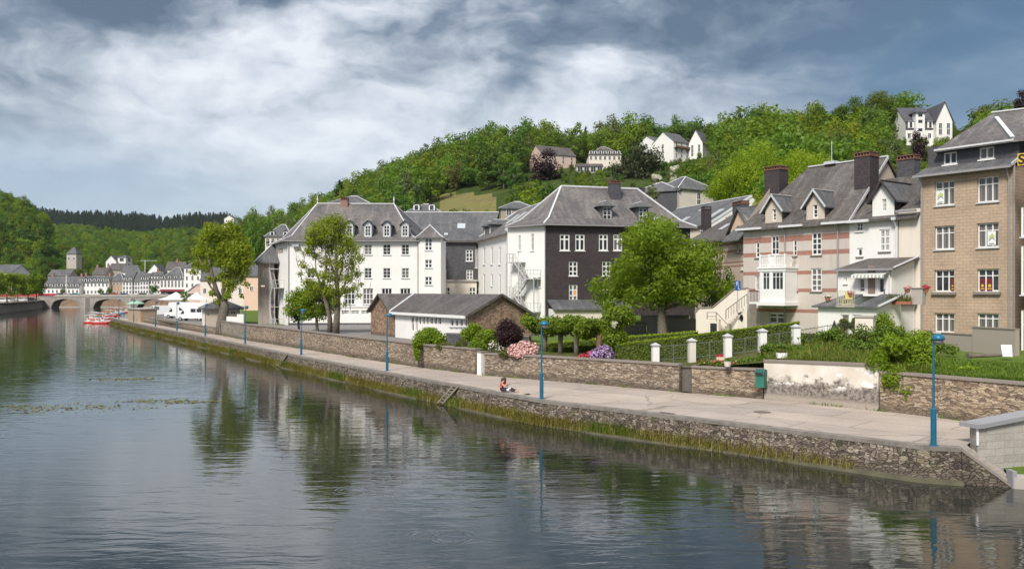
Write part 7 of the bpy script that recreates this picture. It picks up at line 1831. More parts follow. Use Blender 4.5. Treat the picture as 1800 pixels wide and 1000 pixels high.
# stone bridge: three flat arches
BD = 362; zt = CZ-(518.5-512)/F*BD; BW = 6.5
X = lambda px: (px-900)/F*BD
g = thing('bridge', 'pale stone bridge with three flat arches and cutwater piers over the river', 'bridge', (X(75), BD, 0))
spans = [(90,140,-.2),(164,223,0),(241,301,0)]
def Lx(px): return X(px)-X(75)
mb = MB(); N = 14; xs_prev = Lx(70)
for (a, b, k) in spans:
    xa, xb = Lx(a), Lx(b)
    for y in (0, BW):
        mb.face([(xs_prev,y,-1),(xa,y,-1),(xa,y,zt-.8),(xs_prev,y,zt-.8)])
        for i in range(N):
            u0, u1 = i/N, (i+1)/N; f = lambda u: .6 + 3.25*math.sqrt(max(0, 1-(2*u-1)**2))**.8
            mb.face([(lerp(xa,xb,u0),y,f(u0)),(lerp(xa,xb,u1),y,f(u1)),(lerp(xa,xb,u1),y,zt-.8),(lerp(xa,xb,u0),y,zt-.8)])
            if y == 0: mb.face([(lerp(xa,xb,u0),0,f(u0)),(lerp(xa,xb,u0),BW,f(u0)),(lerp(xa,xb,u1),BW,f(u1)),(lerp(xa,xb,u1),0,f(u1))])
    for x in (xa, xb): mb.face([(x,0,-1),(x,BW,-1),(x,BW,.62),(x,0,.62)])
    xs_prev = xb
for y in (0, BW): mb.face([(xs_prev,y,-1),(Lx(340),y,-1),(Lx(340),y,zt-.8),(xs_prev,y,zt-.8)])
mb.build('arches', M['bridgestone'] if 'bridgestone' in M else M['ashlar'], g)
mb = MB(); mb.box((Lx(66),-.15,zt-.795),(Lx(342),BW+.15,zt-.6)); mb.build('deck', M['concrete'], g)
for y in (-.1, BW-.25): mb = MB(); mb.box((Lx(66),y,zt-.597),(Lx(342),y+.35,zt+.25)); mb.build('parapet', M['ashlar'], g)
for px in (152.5, 232): mb = MB(); x = Lx(px); mb.prism([(x-1.3,-.003,-1),(x,-1.3,-1),(x+1.3,-.003,-1)], (0,0,zt-.2)); mb.build('cutwater', M['concrete'], g)
cars = [('black',100),('wplastic',113),('teal',126),('black',180),('red',196),('lampblue',212),('black',247),('wplastic',262),('steel',285)]
def low_car(name, label, loc, rz, col, sc=1.0, van=False, group=None):
    c = thing(name, label, 'van' if van else 'car', loc, rz, group); Ln, W_, H_ = (5.0,1.95,2.2) if van else (4.2,1.75,1.45)
    mb = MB()
    prof = [(-2.1,.3),(2.1,.3),(2.15,.75),(1.35,.9),(.75,1.42),(-.95,1.45),(-1.75,.95),(-2.12,.9)] if not van else [(-2.5,.35),(2.45,.35),(2.5,.95),(1.75,1.15),(1.15,2.0),(.7,2.15),(-2.4,2.15),(-2.5,1.9)]
    mb.prism([(x,-W_/2,z) for x, z in prof], (0,W_,0)); mb.build('body', M[col], c)
    for s in (-1, 1):
        y = s*(W_/2+.006); q = [(.62,.95),(1.15,.95),(.7,1.35),(.62,1.36)] if not van else [(.75,1.2),(1.55,1.2),(1.1,1.85),(.75,1.9)]
        mb = MB(); mb.face([(x,y,z) for x, z in q]); q2 = [(-1.5,.95),(.5,.95),(.5,1.37),(-.9,1.38)] if not van else [(-.4,1.25),(.55,1.25),(.55,1.9),(-.4,1.9)]
        mb.face([(x,y,z) for x, z in q2]); mb.build('side_window', M['glass'], c)
    mb = MB(); q = ((1.40,.885),(.78,1.40)) if not van else ((1.78,1.16),(1.20,1.97))
    mb.face([(q[0][0]+.02,-W_/2+.1,q[0][1]+.02),(q[0][0]+.02,W_/2-.1,q[0][1]+.02),(q[1][0]+.02,W_/2-.15,q[1][1]+.0),(q[1][0]+.02,-W_/2+.15,q[1][1])]); mb.build('windscreen', M['glass'], c)
    for x in (-1.3, 1.3) if not van else (-1.6, 1.65):
        for s in (-1, 1):
            mb = MB(); mb.tube([(x,s*(W_/2-.18),.32),(x,s*(W_/2+.02),.32)], .32, 12); w_ = mb.build('wheel', M['rubber'], c); mb = MB(); mb.tube([(x,s*(W_/2+.02),.32),(x,s*(W_/2+.028),.32)], .19, 10); mb.build('rim', M['steel'], w_)
    for s in (-1, 1): mb = MB(); mb.box((2.1 if not van else 2.46,s*W_*.33-.15,.6),(2.17 if not van else 2.51,s*W_*.33+.15,.78)); mb.build('headlight', M['zinc'], c)
    return c
CL = {'black':'dark car','wplastic':'white car','teal':'teal car','red':'red car','lampblue':'blue car','steel':'silver car'}
SP = ['nearest the left bank','beside the long dormered terrace','before the flagpole','before the two round street trees','before the brown house','before the pale town houses','behind the middle arch pier','by the dark street tree','beside the red hotel awning']
for (col, px), sp in zip(cars, SP): low_car('car', f'{CL[col]} crossing the stone bridge {sp}'.replace('nearest the left bank','over the first arch'), (X(px), BD+2.6, zt-.58), 0 if px % 2 else PI, col, group='cars on the bridge')
# far quay under the town
tag((lambda mb: (mb.face([(-420,384.5,-.5),(-137,384.5,-.5),(-137,384.5,4.6),(-420,384.5,4.6)]), mb.build('quay', M['stonered']))[1])(MB()), kind='structure')
tag((lambda mb: (mb.box((-260,380,-.5),(-130,384.4,.35)), mb.build('quay_path', M['concrete']))[1])(MB()), kind='structure')
# left bank quay wall
LB = [V(-235,384.6,0),V(-199,363,0),V(-190,345,0),V(-176,312,0),V(-159,268,0),V(-150,225,0)]
def bankwall():
    g = thing('river_wall', 'dark mossy stone quay wall under the trees on the opposite bank', 'wall', (LB[0].x,LB[0].y,0)); mb = MB()
    for p, q in zip(LB, LB[1:]): mb.face([p-LB[0]+V(0,0,-.5), q-LB[0]+V(0,0,-.5), q-LB[0]+V(-1,0,3.35), p-LB[0]+V(-1,0,3.35)])
    mb.build('masonry', M['greystone'], g); mb = MB()
    for p, q in zip(LB, LB[1:]): mb.bar(p-LB[0]+V(-1,0,3.4), q-LB[0]+V(-1,0,3.4), .6, .2)
    mb.build('coping', M['coping'], g)
bankwall()
# town row behind the bridge
TG = 'white town houses along the far riverside'
fh = far_house
fh('town_house','long low white terrace with steep slate roof and dormers behind the first arch',75,139,519,505,486,405,cols=9,rows=1,dormers=7,depth=12,group=TG,chim=2)
fh('town_house','white three storey house with many small dormers behind the second arch',138,191,518,496,485,408,cols=8,rows=2,dormers=7,group=TG,chim=2)
fh('town_house','brown stone corner house with hipped slate roof amid the white row',191,216,519,494,480,410,'tanfar','slate2',cols=4,rows=2,roof='hip',group=TG)
fh('town_house','narrow white house with twin dormers right of the brown corner house',215.2,232,518,494,477,409,cols=3,rows=3,dormers=2,group=TG)
fh('town_house','plain white house below a dark slate roof, third from the brown house',232.3,246,518,494,477,410,cols=3,rows=3,group=TG)
fh('town_house','white house with pale blue shutters behind the dark street tree',246.3,261,518,493,480,409,cols=3,rows=3,dormers=2,group=TG)
fh('town_house','white house with four pale dormers beside the hotel',261.3,281,518,491.5,478,410,cols=4,rows=3,dormers=4,group=TG,chim=1)
fh('hotel','white riverside hotel with dark restaurant front and maroon awnings',281.5,324,520,491,470,406,cols=7,rows=2,dormers=4,depth=14,cat='hotel',wh=1.7,bot=4.2,shop='maroon',roof='hip',chim=0)
fh('tower_house','tall white corner tower house with dark mansard beside the hotel',323.5,353,520,470.5,459,403,cols=3,rows=4,depth=10,roof='hip',cat='house',wh=1.9)
fh('glazed_pavilion','pale pavilion with glazed arched gable and pinkish front by the marquee',331,363,531,511,498.5,300,'peachfar','zinc',cols=5,rows=1,roof='front',cat='pavilion',wh=2.4,ww=1.5,side=False)
fh('hall','peach rendered hall with grey roof and blank walls beyond the plane tree',428,484,530,484,462,200,'peach','slate2',cols=2,rows=1,depth=14,cat='hall',ww=.8,wh=1.0)
fh('hall','low cream hall with wide slate roof behind the plane tree trunk',352,430,530,492,470,262,'white2','slate2',cols=5,rows=1,depth=14,cat='hall')
fh('back_house','grey roofed house behind the town row by the crane',213,236,497,478,466,450,'white','slate2',cols=2,rows=1,cat='house')
fh('back_house','dark roofed house behind the white houses with a chimney pair',162,186,497,482,470,452,'greyrender','slate3',cols=2,rows=1,chim=2)
fh('back_house','dark roofed house behind the hotel with a steep gable',258,284,494,480,464,455,'white','slate2',cols=2,rows=1,roof='front')
fh('back_house','long grey roofed building stepping up behind the terrace',84,122,494,484,474,455,'greyrender','slate2',cols=4,rows=1)
fh('back_house','slate roofed house crowding behind the brown corner house',190,214,489,474,463,470,'greyrender','slate3',cols=2,rows=1)
fh('back_house','slate roofed house above the hotel roof beside the tower house',290,322,488,474,460,470,'white','slate3',cols=3,rows=1,chim=1)
fh('hill_house','white gabled house on the slope above the old town roofs',186,204,470,459,449,520,'white','slate2',cols=2,rows=1,roof='front',cat='house')
fh('hill_house','tall narrow white house with two big dark windows above the old town',207,221,471,452,448.5,522,'white','slate2',cols=1,rows=2,roof='hip',cat='house',ww=2.6,wh=2.0)
fh('watch_house','square pale stone house with pyramid roof standing on the wooded slope',117,134,463,446,434.5,470,'peachgrey','slate2',cols=2,rows=1,roof='hip',cat='house',depth=6)
fh('roadside_house','slate roofed building rising behind the pruned trees on the opposite bank',-25,22,505,478,465,330,'white','slate2',cols=5,rows=1,depth=12)
fh('hill_house','white house with a grey roof alone on the far wooded crest',394,411,393,384,379,640,'white','slate2',cols=2,rows=1,roof='front',cat='house')
fh('hill_house','cream three storey house behind the plane tree, partly hidden by the school roof',466,512,436,416,395,260,'white2','slate2',cols=5,rows=2,roof='hip',cat='house',depth=12,dormers=2)
fh('back_house','grey hipped roof peeping up behind the white school ridge',578,648,372,357,345,190,'greyrender','slate2',cols=2,rows=1,roof='hip',depth=12)
fh('back_house','dark hipped roof with two small dormers rising behind the slate wing',718,772,385,372,359,185,'slategrey','slate2',cols=2,rows=1,roof='hip',depth=10,dormers=2)
fh('back_house','grey roofed house behind the white wing of the corner block',880,938,378,366,355,170,'greyrender','slate2',cols=2,rows=1,roof='hip',depth=10)
fh('hill_house','cream and slate house half hidden by bare branches behind the corner block roof',1140,1192,372,335,319,180,'white2','slate2',cols=3,rows=2,roof='hip',cat='house',depth=11,d1=172)
h = fh('hill_house','slate hung side house with hipped roof joined to the cream hillside house',1193,1225,372,338,319.5,172,'slategrey','slate2',cols=1,rows=1,roof='hip',cat='house',depth=11,d1=180)
# houses on the wooded hill
fh('hill_house','pinkish gabled house on the wooded hill behind the copper beech',953,1012,288,272,256,345,'peachfar','slate3',cols=4,rows=2,d1=352,cat='house',depth=11)
fh('hill_hotel','long cream hillside hotel with a dark mansard roof and arched terrace',1035,1092,302,272,259,345,'white2','slate3',cols=7,rows=2,dormers=7,roof='hip',cat='hotel',depth=12)
fh('hill_hotel','low terrace wing with two dark arches below the long hillside hotel',1014,1060,305,292,288,336,'pale','slate3',cols=4,rows=1,cat='hotel',depth=8,ww=2.0,wh=2.0)
fh('hill_house','white chalet with a grey roof behind the gabled white chalet',1152,1190,276,251,240,345,'white','slate2',cols=3,rows=2,cat='house',depth=10,d1=352)
h = fh('hill_house','white gabled chalet with brown balconies highest above the corner block',1184,1212,278,250,233,336,'white','slate2',cols=3,rows=3,roof='gable',cat='house',depth=11,d1=342)
mb = MB()
for z in (h.pix(1198,262)[1],): mb.box((.2,-1.0,z),(h.L-.2,-.003,z+.12)); mb.box((.2,-1.05,z+.12),(h.L-.2,-.95,z+.9))
mb.build('balcony', M['wood'], h.o)
fh('hill_house','white tall gable end of the chalet with small square windows',1211,1235,278,252,233,341,'white','slate2',cols=2,rows=3,roof='front',cat='house',depth=9,d1=338)
# white villa with slate blue upper storey
h = fh('villa','white villa with slate upper floor, towered bay and steep roof on the hilltop',1592,1640,240,213,190,250,'white','slatevilla',cols=4,rows=1,roof='gable',depth=11,bot=.3,top=4.3,cat='villa')
L = h.L; ez = h.pix(1615,213)[1]
mb = MB(); mb.box((-.02,-.12,ez-2.6),(L+.02,-.003,ez)); mb.build('slate_band', M['slatevilla'], h.o)
for px in (1600.5, 1634.5): x = h.pix(px,220)[0]; mb = MB(); mb.box((x-.85,-.3,ez-2.1),(x+.85,-.125,ez-.1)); f_ = mb.build('window_surround', M['white'], h.o); mb = MB(); mb.box((x-.35,-.33,ez-2.0),(x+.35,-.305,ez-.35)); mb.build('pane', M['glass'], f_)
x0, x1 = h.pix(1609.5,215,-1.2)[0], h.pix(1625.5,215,-1.2)[0]; zt_ = h.pix(1617,197.5,-1.2)[1]
mb = MB(); mb.box((x0,-1.3,-1),(x1,1,zt_)); bay_ = mb.build('bay_tower', M['white'], h.o)
h.hip([V(x0-.5,-1.8,zt_),V(x1+.5,-1.8,zt_),V(x1+.5,3.5,zt_),V(x0-.5,3.5,zt_)], V((x0+x1)/2-.1,1,zt_+2.1), V((x0+x1)/2+.1,1,zt_+2.1), M['slatevilla'], parent=bay_, name='bay_roof')
for (ya, yb) in ((200,205.5),(211,216.5),(226,231)):
    z0_, z1_ = h.pix(1617,yb,-1.3)[1], h.pix(1617,ya,-1.3)[1]; mb = MB(); mb.box(((x0+x1)/2-.6,-1.33,z0_),((x0+x1)/2+.6,-1.303,z1_)); mb.build('bay_window', M['glass'], bay_)
fh('villa','white clipped gable wing of the hilltop villa with slate side porch',1646,1674,240,213,187,248,'white','slatevilla',cols=2,rows=2,roof='front',depth=12,cat='villa',wh=1.6)

# ---- things on the car park
def px_base(px, d): return V((px-900)/F*d, d, 2.0)
kb = V(P(360,0,104).x, 104, 1.9)
h = House('kiosk', 'square beige kiosk with a low hipped slate roof beside the plane tree', 'kiosk', P(361,0,119), P(422,0,121), 1.9)
kz = h.pix(390,541.5)[1]
h.facade((0,0),(h.L,0),-.3,kz,[(h.hole(365,546,368.5,556),dict(cols=(),rows=(),sill=None,gm=M['glasslight'])),(h.hole(405,546.5,415,552),dict(cols=(.5,),rows=(),sill=None))],M['pale'],reveal=.1)
h.wall((h.L,0),(h.L,4.5),-.3,kz,[],M['pale'],name='side_wall'); h.wall((0,4.5),(0,0),-.3,kz,[],M['white2'],name='side_wall')
h.hip([V(-.5,-.5,kz),V(h.L+.5,-.5,kz),V(h.L+.5,5,kz),V(-.5,5,kz)], V(1.9,2.2,h.pix(392,526,2)[1]), V(h.L-1.9,2.2,h.pix(392,526,2)[1]), M['slate2'], cap=.08)
g = thing('boundary_wall', 'plain white block wall beside the kiosk behind the stone wall', 'wall', P(398,577,112)); a_ = P(428,577,109)-P(398,577,112)
mb = MB(); mb.prism([V(0,0,-.3),V(a_.x,a_.y,-.3),V(a_.x,a_.y,1.9),V(a_.x*.62,a_.y*.62,1.9),V(a_.x*.62,a_.y*.62,1.55),V(0,0,1.55)], (0,.3,0)); mb.build('masonry', M['white'], g)
def camper(label, loc, rz, alcove=True, Ln=6.2, name='camper_van'):
    c = thing(name, label, 'camper van', loc, rz, 'white vehicles on the riverside car park'); W_ = 2.25; k = Ln-6.2
    mb = MB(); prof = [(-3.1-k,.45),(1.35,.45),(1.35,1.5),(1.75,2.0) if alcove else (1.4,2.1),(2.25,2.3) if alcove else (1.35,2.4),(2.1,2.95) if alcove else (1.2,2.75),(1.6,3.05) if alcove else (.9,2.85),(-2.9-k,2.9),(-3.1-k,2.7)]
    mb.prism([(x,-W_/2,z) for x, z in prof], (0,W_,0)); mb.build('body', M['wplastic'], c)
    mb = MB(); mb.prism([(x,-W_/2+.12,z) for x, z in [(1.355,.4),(3.0,.4),(3.05,.95),(2.35,1.2),(1.7,1.95),(1.355,1.95)]], (0,W_-.24,0)); cab = mb.build('cab', M['wplastic'], c)
    mb = MB(); mb.face([(2.33,-.9,1.25),(2.33,.9,1.25),(1.78,.85,1.88),(1.78,-.85,1.88)]); mb.build('windscreen', M['glass'], cab)
    for s in (-1,1):
        y = s*(W_/2-.11); mb = MB(); mb.face([(1.5,y,1.2),(2.2,y,1.2),(1.72,y,1.82),(1.5,y,1.82)]); mb.build('side_window', M['glass'], cab)
        for (x0, x1) in ((-2.4-k,-1.5-k),(-.7,.2)): y = s*(W_/2+.006); mb = MB(); mb.box((x0,min(y,y+.02*s),1.5),(x1,max(y,y+.02*s),2.1)); mb.build('window', M['glass'], c)
    for x in (-1.9-k, 2.2):
        for s in (-1,1): mb = MB(); mb.tube([(x,s*(W_/2-.35),.34),(x,s*(W_/2-.05),.34)], .34, 12); w_ = mb.build('wheel', M['rubber'], c); mb = MB(); mb.tube([(x,s*(W_/2-.05),.34),(x,s*(W_/2-.04),.34)], .2, 10); mb.build('rim', M['steel'], w_)
    for s in (-1,1): mb = MB(); mb.box((2.99,s*.7-.15,.65),(3.07,s*.7+.15,.85)); mb.build('headlight', M['zinc'], cab)
camper('longest white camper van with overcab, parked end on to the small white van', px_base(320,163), PI+.05, True, 8.2)
camper('white camper van parked nearest the kiosk, facing the small van', px_base(343,148), PI-.15, True, 5.6)
v_ = low_car('small_van','small white panel van with a snub nose at the end of the parked row', px_base(276,178), PI+.4, 'wplastic', van=True, group='white vehicles on the riverside car park')
low_car('car','dark blue car parked between the two camper vans', px_base(333,155), PI+.3, 'denim')
g = thing('marquee', 'white marquee canopy with two peaks behind the camper vans', 'marquee', px_base(322,215))
mb = MB()
for (x, r) in ((-1.8,4.6),(3.4,3.4)): mb.lathe([(r,3.0),(r*.5,3.7),(.1,4.9)], 8, 0, (x,0,0))
mb.build('canopy', M['wplastic'], g)
for x in (-5.5,-1.8,1.6,6.2): mb = MB(); mb.tube([(x,-1,0),(x,-1,3.1)], .06, 6); mb.build('pole', M['steel'], g)
g = thing('parasol', 'pale green round parasol beside the pedal boat hut', 'parasol', px_base(239,168)+V(0,0,-.1)); mb = MB(); mb.lathe([(1.75,2.75),(1.0,3.15),(.05,3.4)], 12); mb.build('canopy', plain('pale_green_canvas', (.30,.50,.36), .8), g); mb = MB(); mb.tube([(0,0,0),(0,0,3.3)], .03, 6); mb.build('pole', M['steel'], g)
h = House('ticket_hut', 'low tan boat hire hut beside the pale green parasol', 'hut', P(224.5,0,166), P(247,0,160), 1.31); h.facade((0,0),(h.L,0),-.1,2.4,[],M['tanfar']); h.wall((h.L,0),(h.L,3),-.1,2.4,[],M['tanfar'],name='side_wall'); h.roof([[V(-.2,-.2,2.5),V(h.L+.2,-.2,2.5),V(h.L+.2,3.2,2.6),V(-.2,3.2,2.6)]],M['concrete'])
for (px, py, L_, col, lab) in ((30,527,20,'awningred','long red awning of the riverside cafe under the pruned trees'),(70,523.5,14,'awningred','second red awning stretching towards the bridge head'),):
    p = P(px,py,330 if px < 50 else 352); g = thing('awning', lab, 'awning', (p.x,p.y,3.3)); mb = MB(); mb.prism([(-L_/2,0,2.9),(-L_/2,-3,2.1),(-L_/2,-3,1.8),(-L_/2,0,2.6)], (L_,0,0)); mb.build('canopy', M[col], g)
    for x in (-L_/2+.3, 0, L_/2-.3): mb = MB(); mb.tube([(x,-2.9,0),(x,-2.9,2.0)], .06, 6); mb.build('pole', M['steel'], g)
for i, (px, col) in enumerate(((6,'wplastic'),(18,'steel'),(38,'wplastic'),(54,'black'))): 
    d = 300+i*8; low_car('car', ['white car parked under the pruned trees at the picture edge','silver car parked under the pruned trees','white car parked under the pruned trees near the lamp globes','dark car parked at the end of the pruned trees'][i], ((px-900)/F*d, d, 3.31), .4, col, group='cars on the opposite bank')
# construction crane and flagpole
g = thing('crane', 'thin pale tower crane rising behind the town roofs', 'crane', P(255,495,440)); mb = MB(); mb.bar((0,0,-4),(0,0,11),.3); mb.build('mast', M['zinc'], g); mb = MB(); mb.bar((-2.5,0,10.8),(6,0,10.8),.18); mb.build('jib', M['zinc'], g)
g = thing('flagpole', 'white flagpole in front of the long dormered terrace', 'flagpole', P(116.5,519,398)); mb = MB(); mb.tube([(0,0,0),(0,0,9.5)], [.22,.15], 8); mb.build('pole', M['wplastic'], g)

# ---- pedal boats
def pedal_boat(label, px, py, rz, hull, can, d=None):
    p = PZ(px, py, 0); g = thing('pedal_boat', label, 'pedal boat', (p.x,p.y,0), rz, 'pedal boats moored at the end of the promenade')
    for s in (-.62,.62):
        mb = MB(); n = 8
        sec = [(x, .05+.26*min(1,(1.9-abs(x))/.7)) for x in (-1.9,-1.6,-1.0,0,1.0,1.6,1.9)]
        mb.tube([(x,s,.12+.06*(abs(x)>1.5)) for x, r in sec], [max(r,.05) for x, r in sec], 8); mb.build('float', M[hull], g, smooth=True)
    mb = MB(); mb.box((-1.4,-.85,.38),(1.2,.85,.5)); mb.prism([(1.2,-.8,.38),(1.75,-.6,.42),(1.2,-.8,.62)], (0,1.5,0)); mb.build('deck', M['wplastic'], g)
    for s in (-.42,.42): mb = MB(); mb.box((-.9,s-.3,.503),(-.4,s+.3,.7)); mb.box((-1.05,s-.3,.503),(-.905,s+.3,1.15)); mb.build('seat', M['wplastic'], g)
    for x in (-1.3, .7):
        for s in (-.8,.8): mb = MB(); mb.tube([(x,s,.5),(x,s,1.75)], .025, 5); mb.build('post', M['steel'], g)
    mb = MB(); pr = [(-1.6,1.72),(-.9,1.88),(.3,1.88),(1.0,1.72)]
    mb.prism([(x,-.95,z) for x, z in pr] + [(x,-.95,z-.08) for x, z in pr[::-1]], (0,1.9,0)); mb.build('canopy', M[can], g)
BO = [(163,567.5,.25,'red','wplastic','white and red pedal boat with a white canopy, outermost of the moored cluster'),(178,568.5,.3,'red','orange','red hulled pedal boat with an orange canopy'),(187,566.5,.2,'red','teal','red hulled pedal boat with a teal canopy near the quay'),(176,563,.3,'red','wplastic','white canopied pedal boat behind the orange one'),(166,561.5,.35,'orange','wplastic','pedal boat with orange floats and white canopy'),(188,561,.3,'red','orange','second orange canopied pedal boat tucked beside the quay'),(193,556.5,.4,'red','wplastic','white canopied pedal boat in the middle of the moored line'),(201,553.5,.4,'red','awningred','pedal boat with a red canopy in the moored line'),(209,551,.4,'teal','wplastic','white canopied pedal boat with teal floats near the hut'),(217,549.5,.4,'red','awningred','second red canopied pedal boat near the hut'),(226,548.3,.4,'red','wplastic','innermost white canopied pedal boat by the bridge side')]
for q_ in BO: pedal_boat(q_[5], q_[0], q_[1], q_[2], q_[3], q_[4])
for (px, L_, lab) in ((86,9,'row of red moored boats seen through the first arch'),(116,14,'white floating jetty with red rail seen through the first arch')):
    p = PZ(px, 536.3, 0); g = thing('jetty', lab, 'jetty', (p.x,p.y,0)); mb = MB(); mb.box((-L_/2,0,.02),(L_/2,2,.5)); mb.build('float', M['wplastic'], g); mb = MB(); mb.box((-L_/2,-.05,.503),(L_/2,.1,1.3 if px < 100 else .8)); mb.build('rail', M['red'], g)
# ================================================================== woods and single trees
def proto_crown(kind, seed, mat):
    if kind == 'round': cl = crown_clumps(.14, 1.0, .40, .40, 26, .155, seed, .45, .85, .3); N, s = 2600, .028
    elif kind == 'tall': cl = crown_clumps(.10, 1.0, .30, .30, 24, .13, seed, .42, 1.0, .3); N, s = 2400, .027
    elif kind == 'wide': cl = crown_clumps(.16, .88, .52, .50, 30, .165, seed, .42, .75, .3); N, s = 3000, .029
    elif kind == 'loose': cl = crown_clumps(.10, 1.0, .34, .34, 20, .10, seed, .5, .8, .45); N, s = 1500, .028
    else:
        g = np.random.default_rng(seed); cl = []
        for i in range(26): t = (i+.5)/26; r = .23*(1-t)**.8+.02; a = g.uniform(0,6.28); cl.append((math.cos(a)*r*.6, math.sin(a)*r*.6, .1+.88*t, r*.55+.02, r*.55+.02, .045))
        N, s = 1200, .032
    return leaves_mesh('crown', cl, N, s, mat, rnd=.42 if kind != 'cone' else .8, shell=2.6, droop=0 if kind != 'cone' else .6)
def trunk_proto(seed, mat):
    mb = MB(); mb.tube([(0,0,-.08),(0,0,.12),(.01,.01,.35),(0,0,.62)], [.026,.02,.016,.008], 7)
    for a in (0.4, 2.4, 4.4): mb.tube([(0,0,.28),(.1*math.cos(a),.1*math.sin(a),.45),(.2*math.cos(a),.2*math.sin(a),.58)], [.011,.008,.004], 5)
    return mb.data('trunk', [mat], True)
PROTO = {}
for i, k in enumerate(('round','tall','wide','loose')):
    base = proto_crown(k, 100+i, LM['w0'])
    for t in range(4):
        m_ = base if t == 0 else base.copy()
        if t: m_.materials[0] = LM[f'w{t}']
        PROTO[k, t] = m_
PROTO['cone', 0] = proto_crown('cone', 120, LM['conifer']); PROTO['copper', 0] = proto_crown('round', 121, LM['copper'])
PROTO['pine', 0] = proto_crown('wide', 122, LM['pine']); PROTO['white', 0] = proto_crown('loose', 123, LM['whitef'])
TRK = trunk_proto(1, M['bark'])
def wood_tree(name, label, cat, loc, h, w, key, group=None, rz=None):
    o = thing(name, label, cat, loc, random.uniform(0, 6.28) if rz is None else rz, group)
    c = link('crown', PROTO[key], o); c.scale = (h*w, h*w, h); t = link('trunk', TRK, o); t.scale = (h,)*3
    return o
SP_X = [0,330,430,480,500,555,600,650,700,730,850,985,1120,1180,1225,1310,1350,1390,1420,1500,1570,1640,1745,1850]
SP_Y = [512,480,470,440,430,357,350,357,362,373,373,325,333,365,365,365,345,330,310,296,290,266,200,200]
def skyline(px): return float(np.interp(px, SP_X, SP_Y))
TINT = {0:'pale yellow-green',1:'fresh green',2:'deep green',3:'olive-tinged'}
KIND = {'round':'round-headed','tall':'upright','wide':'spreading','loose':'thin-crowned'}
def where(px, d):
    y = 512-(gz(px,d)+4-CZ)/d*F
    top = ' near the crest' if y < np.interp(px, CR_PX, CR_Y)+22 else (' low down' if y > np.interp(px, CR_PX, CR_Y)+75 else ' halfway up')
    for lim, nm in ((560,'the end of the ridge beyond the school'),(700,'the wooded hill above the white school roof'),(780,'the wooded hill above the slate wing'),(880,'the wooded hill around the dry clearing'),(960,'the wooded hill beside the copper beech'),(1100,'the wooded hill around the hillside hotel'),(1240,'the wooded hill around the white chalets'),(1340,'the wooded hill above the brown roofs'),(1440,'the wooded hill above the pink house'),(1600,'the wooded hill below the villa'),(9999,'the hilltop beside the villa')):
        if px < lim: return top + ' on ' + nm
AVOID = [(928,992,268,328,332),(1095,1165,235,345,300),(772,874,338,374,300),(1590,1640,236,290,215),(948,1018,262,300,345),(1010,1096,265,312,345),(1148,1240,245,285,342),(1588,1682,200,245,250),(1138,1228,325,372,178)]
def blocked(px, d, y, h):
    for a, b, y0, y1, dh in AVOID:
        m = .42*h/d*F
        if a-m < px < b+m and d < dh+14 and y > y0-2 and (y - h/d*F) < y1-5:
            k = (y-(y1-5))*d/F
            if k < 2.5: return 0 if (770 < px < 876 and y > 334) else rng.uniform(1.8, 3)
            h = min(h, k)
    return h
cand = []
while len(cand) < 2300:
    px = rng.uniform(300, 1860); d0 = float(np.interp(px, T_PX, T_D0)); D1 = float(np.interp(px, CR_PX, CR_D))
    d = math.sqrt(rng.uniform((d0+6)**2, (D1+26)**2))
    if rng.random() > d/D1: continue
    z = gz(px, min(d, D1)); y = 512-(z-CZ)/d*F
    if 772 < px < 874 and 336 < y < 384: continue
    h = (rng.uniform(9, 13) if rng.random() < .62 else rng.uniform(14, 19.5))*(1 if px < 1450 else .8)
    if px < 425 and d < 490: continue
    h = blocked(px, d, y, h)
    if not h: continue
    if px > 1600 and d > 255: h *= .55
    cand.append((px, d, z-.3, h))
# keep a loose spacing
cell = {}; keep = []
for c in cand:
    x, yv = (c[0]-900)/F*c[1], c[1]; k = (int(x/5.4), int(yv/5.4))
    if k in cell: continue
    cell[k] = 1; keep.append(c)
vis = [c for c in keep if c[3] > 4 and (512-(c[2]+c[3]*.8-CZ)/c[1]*F) < skyline(c[0])-2 and c[0] < 1780]
vis.sort(key=lambda c: -c[3]/c[1])
indiv = vis[:285]; ids = {id(c) for c in indiv}; rest = [c for c in keep if id(c) not in ids]
for (px, d, z, h) in indiv:
    k = ('round','round','tall','wide','loose')[rng.integers(5)]; t = int(rng.choice(4, p=[.26,.34,.28,.12]))
    lab = f"{TINT[t]} {KIND[k]} tree{where(px, d)}"
    wood_tree('hillside_tree', lab, 'tree', ((px-900)/F*d, d, z), h, rng.uniform(.9,1.2), (k, t), lab+'s' if False else 'trees of the hillside wood')
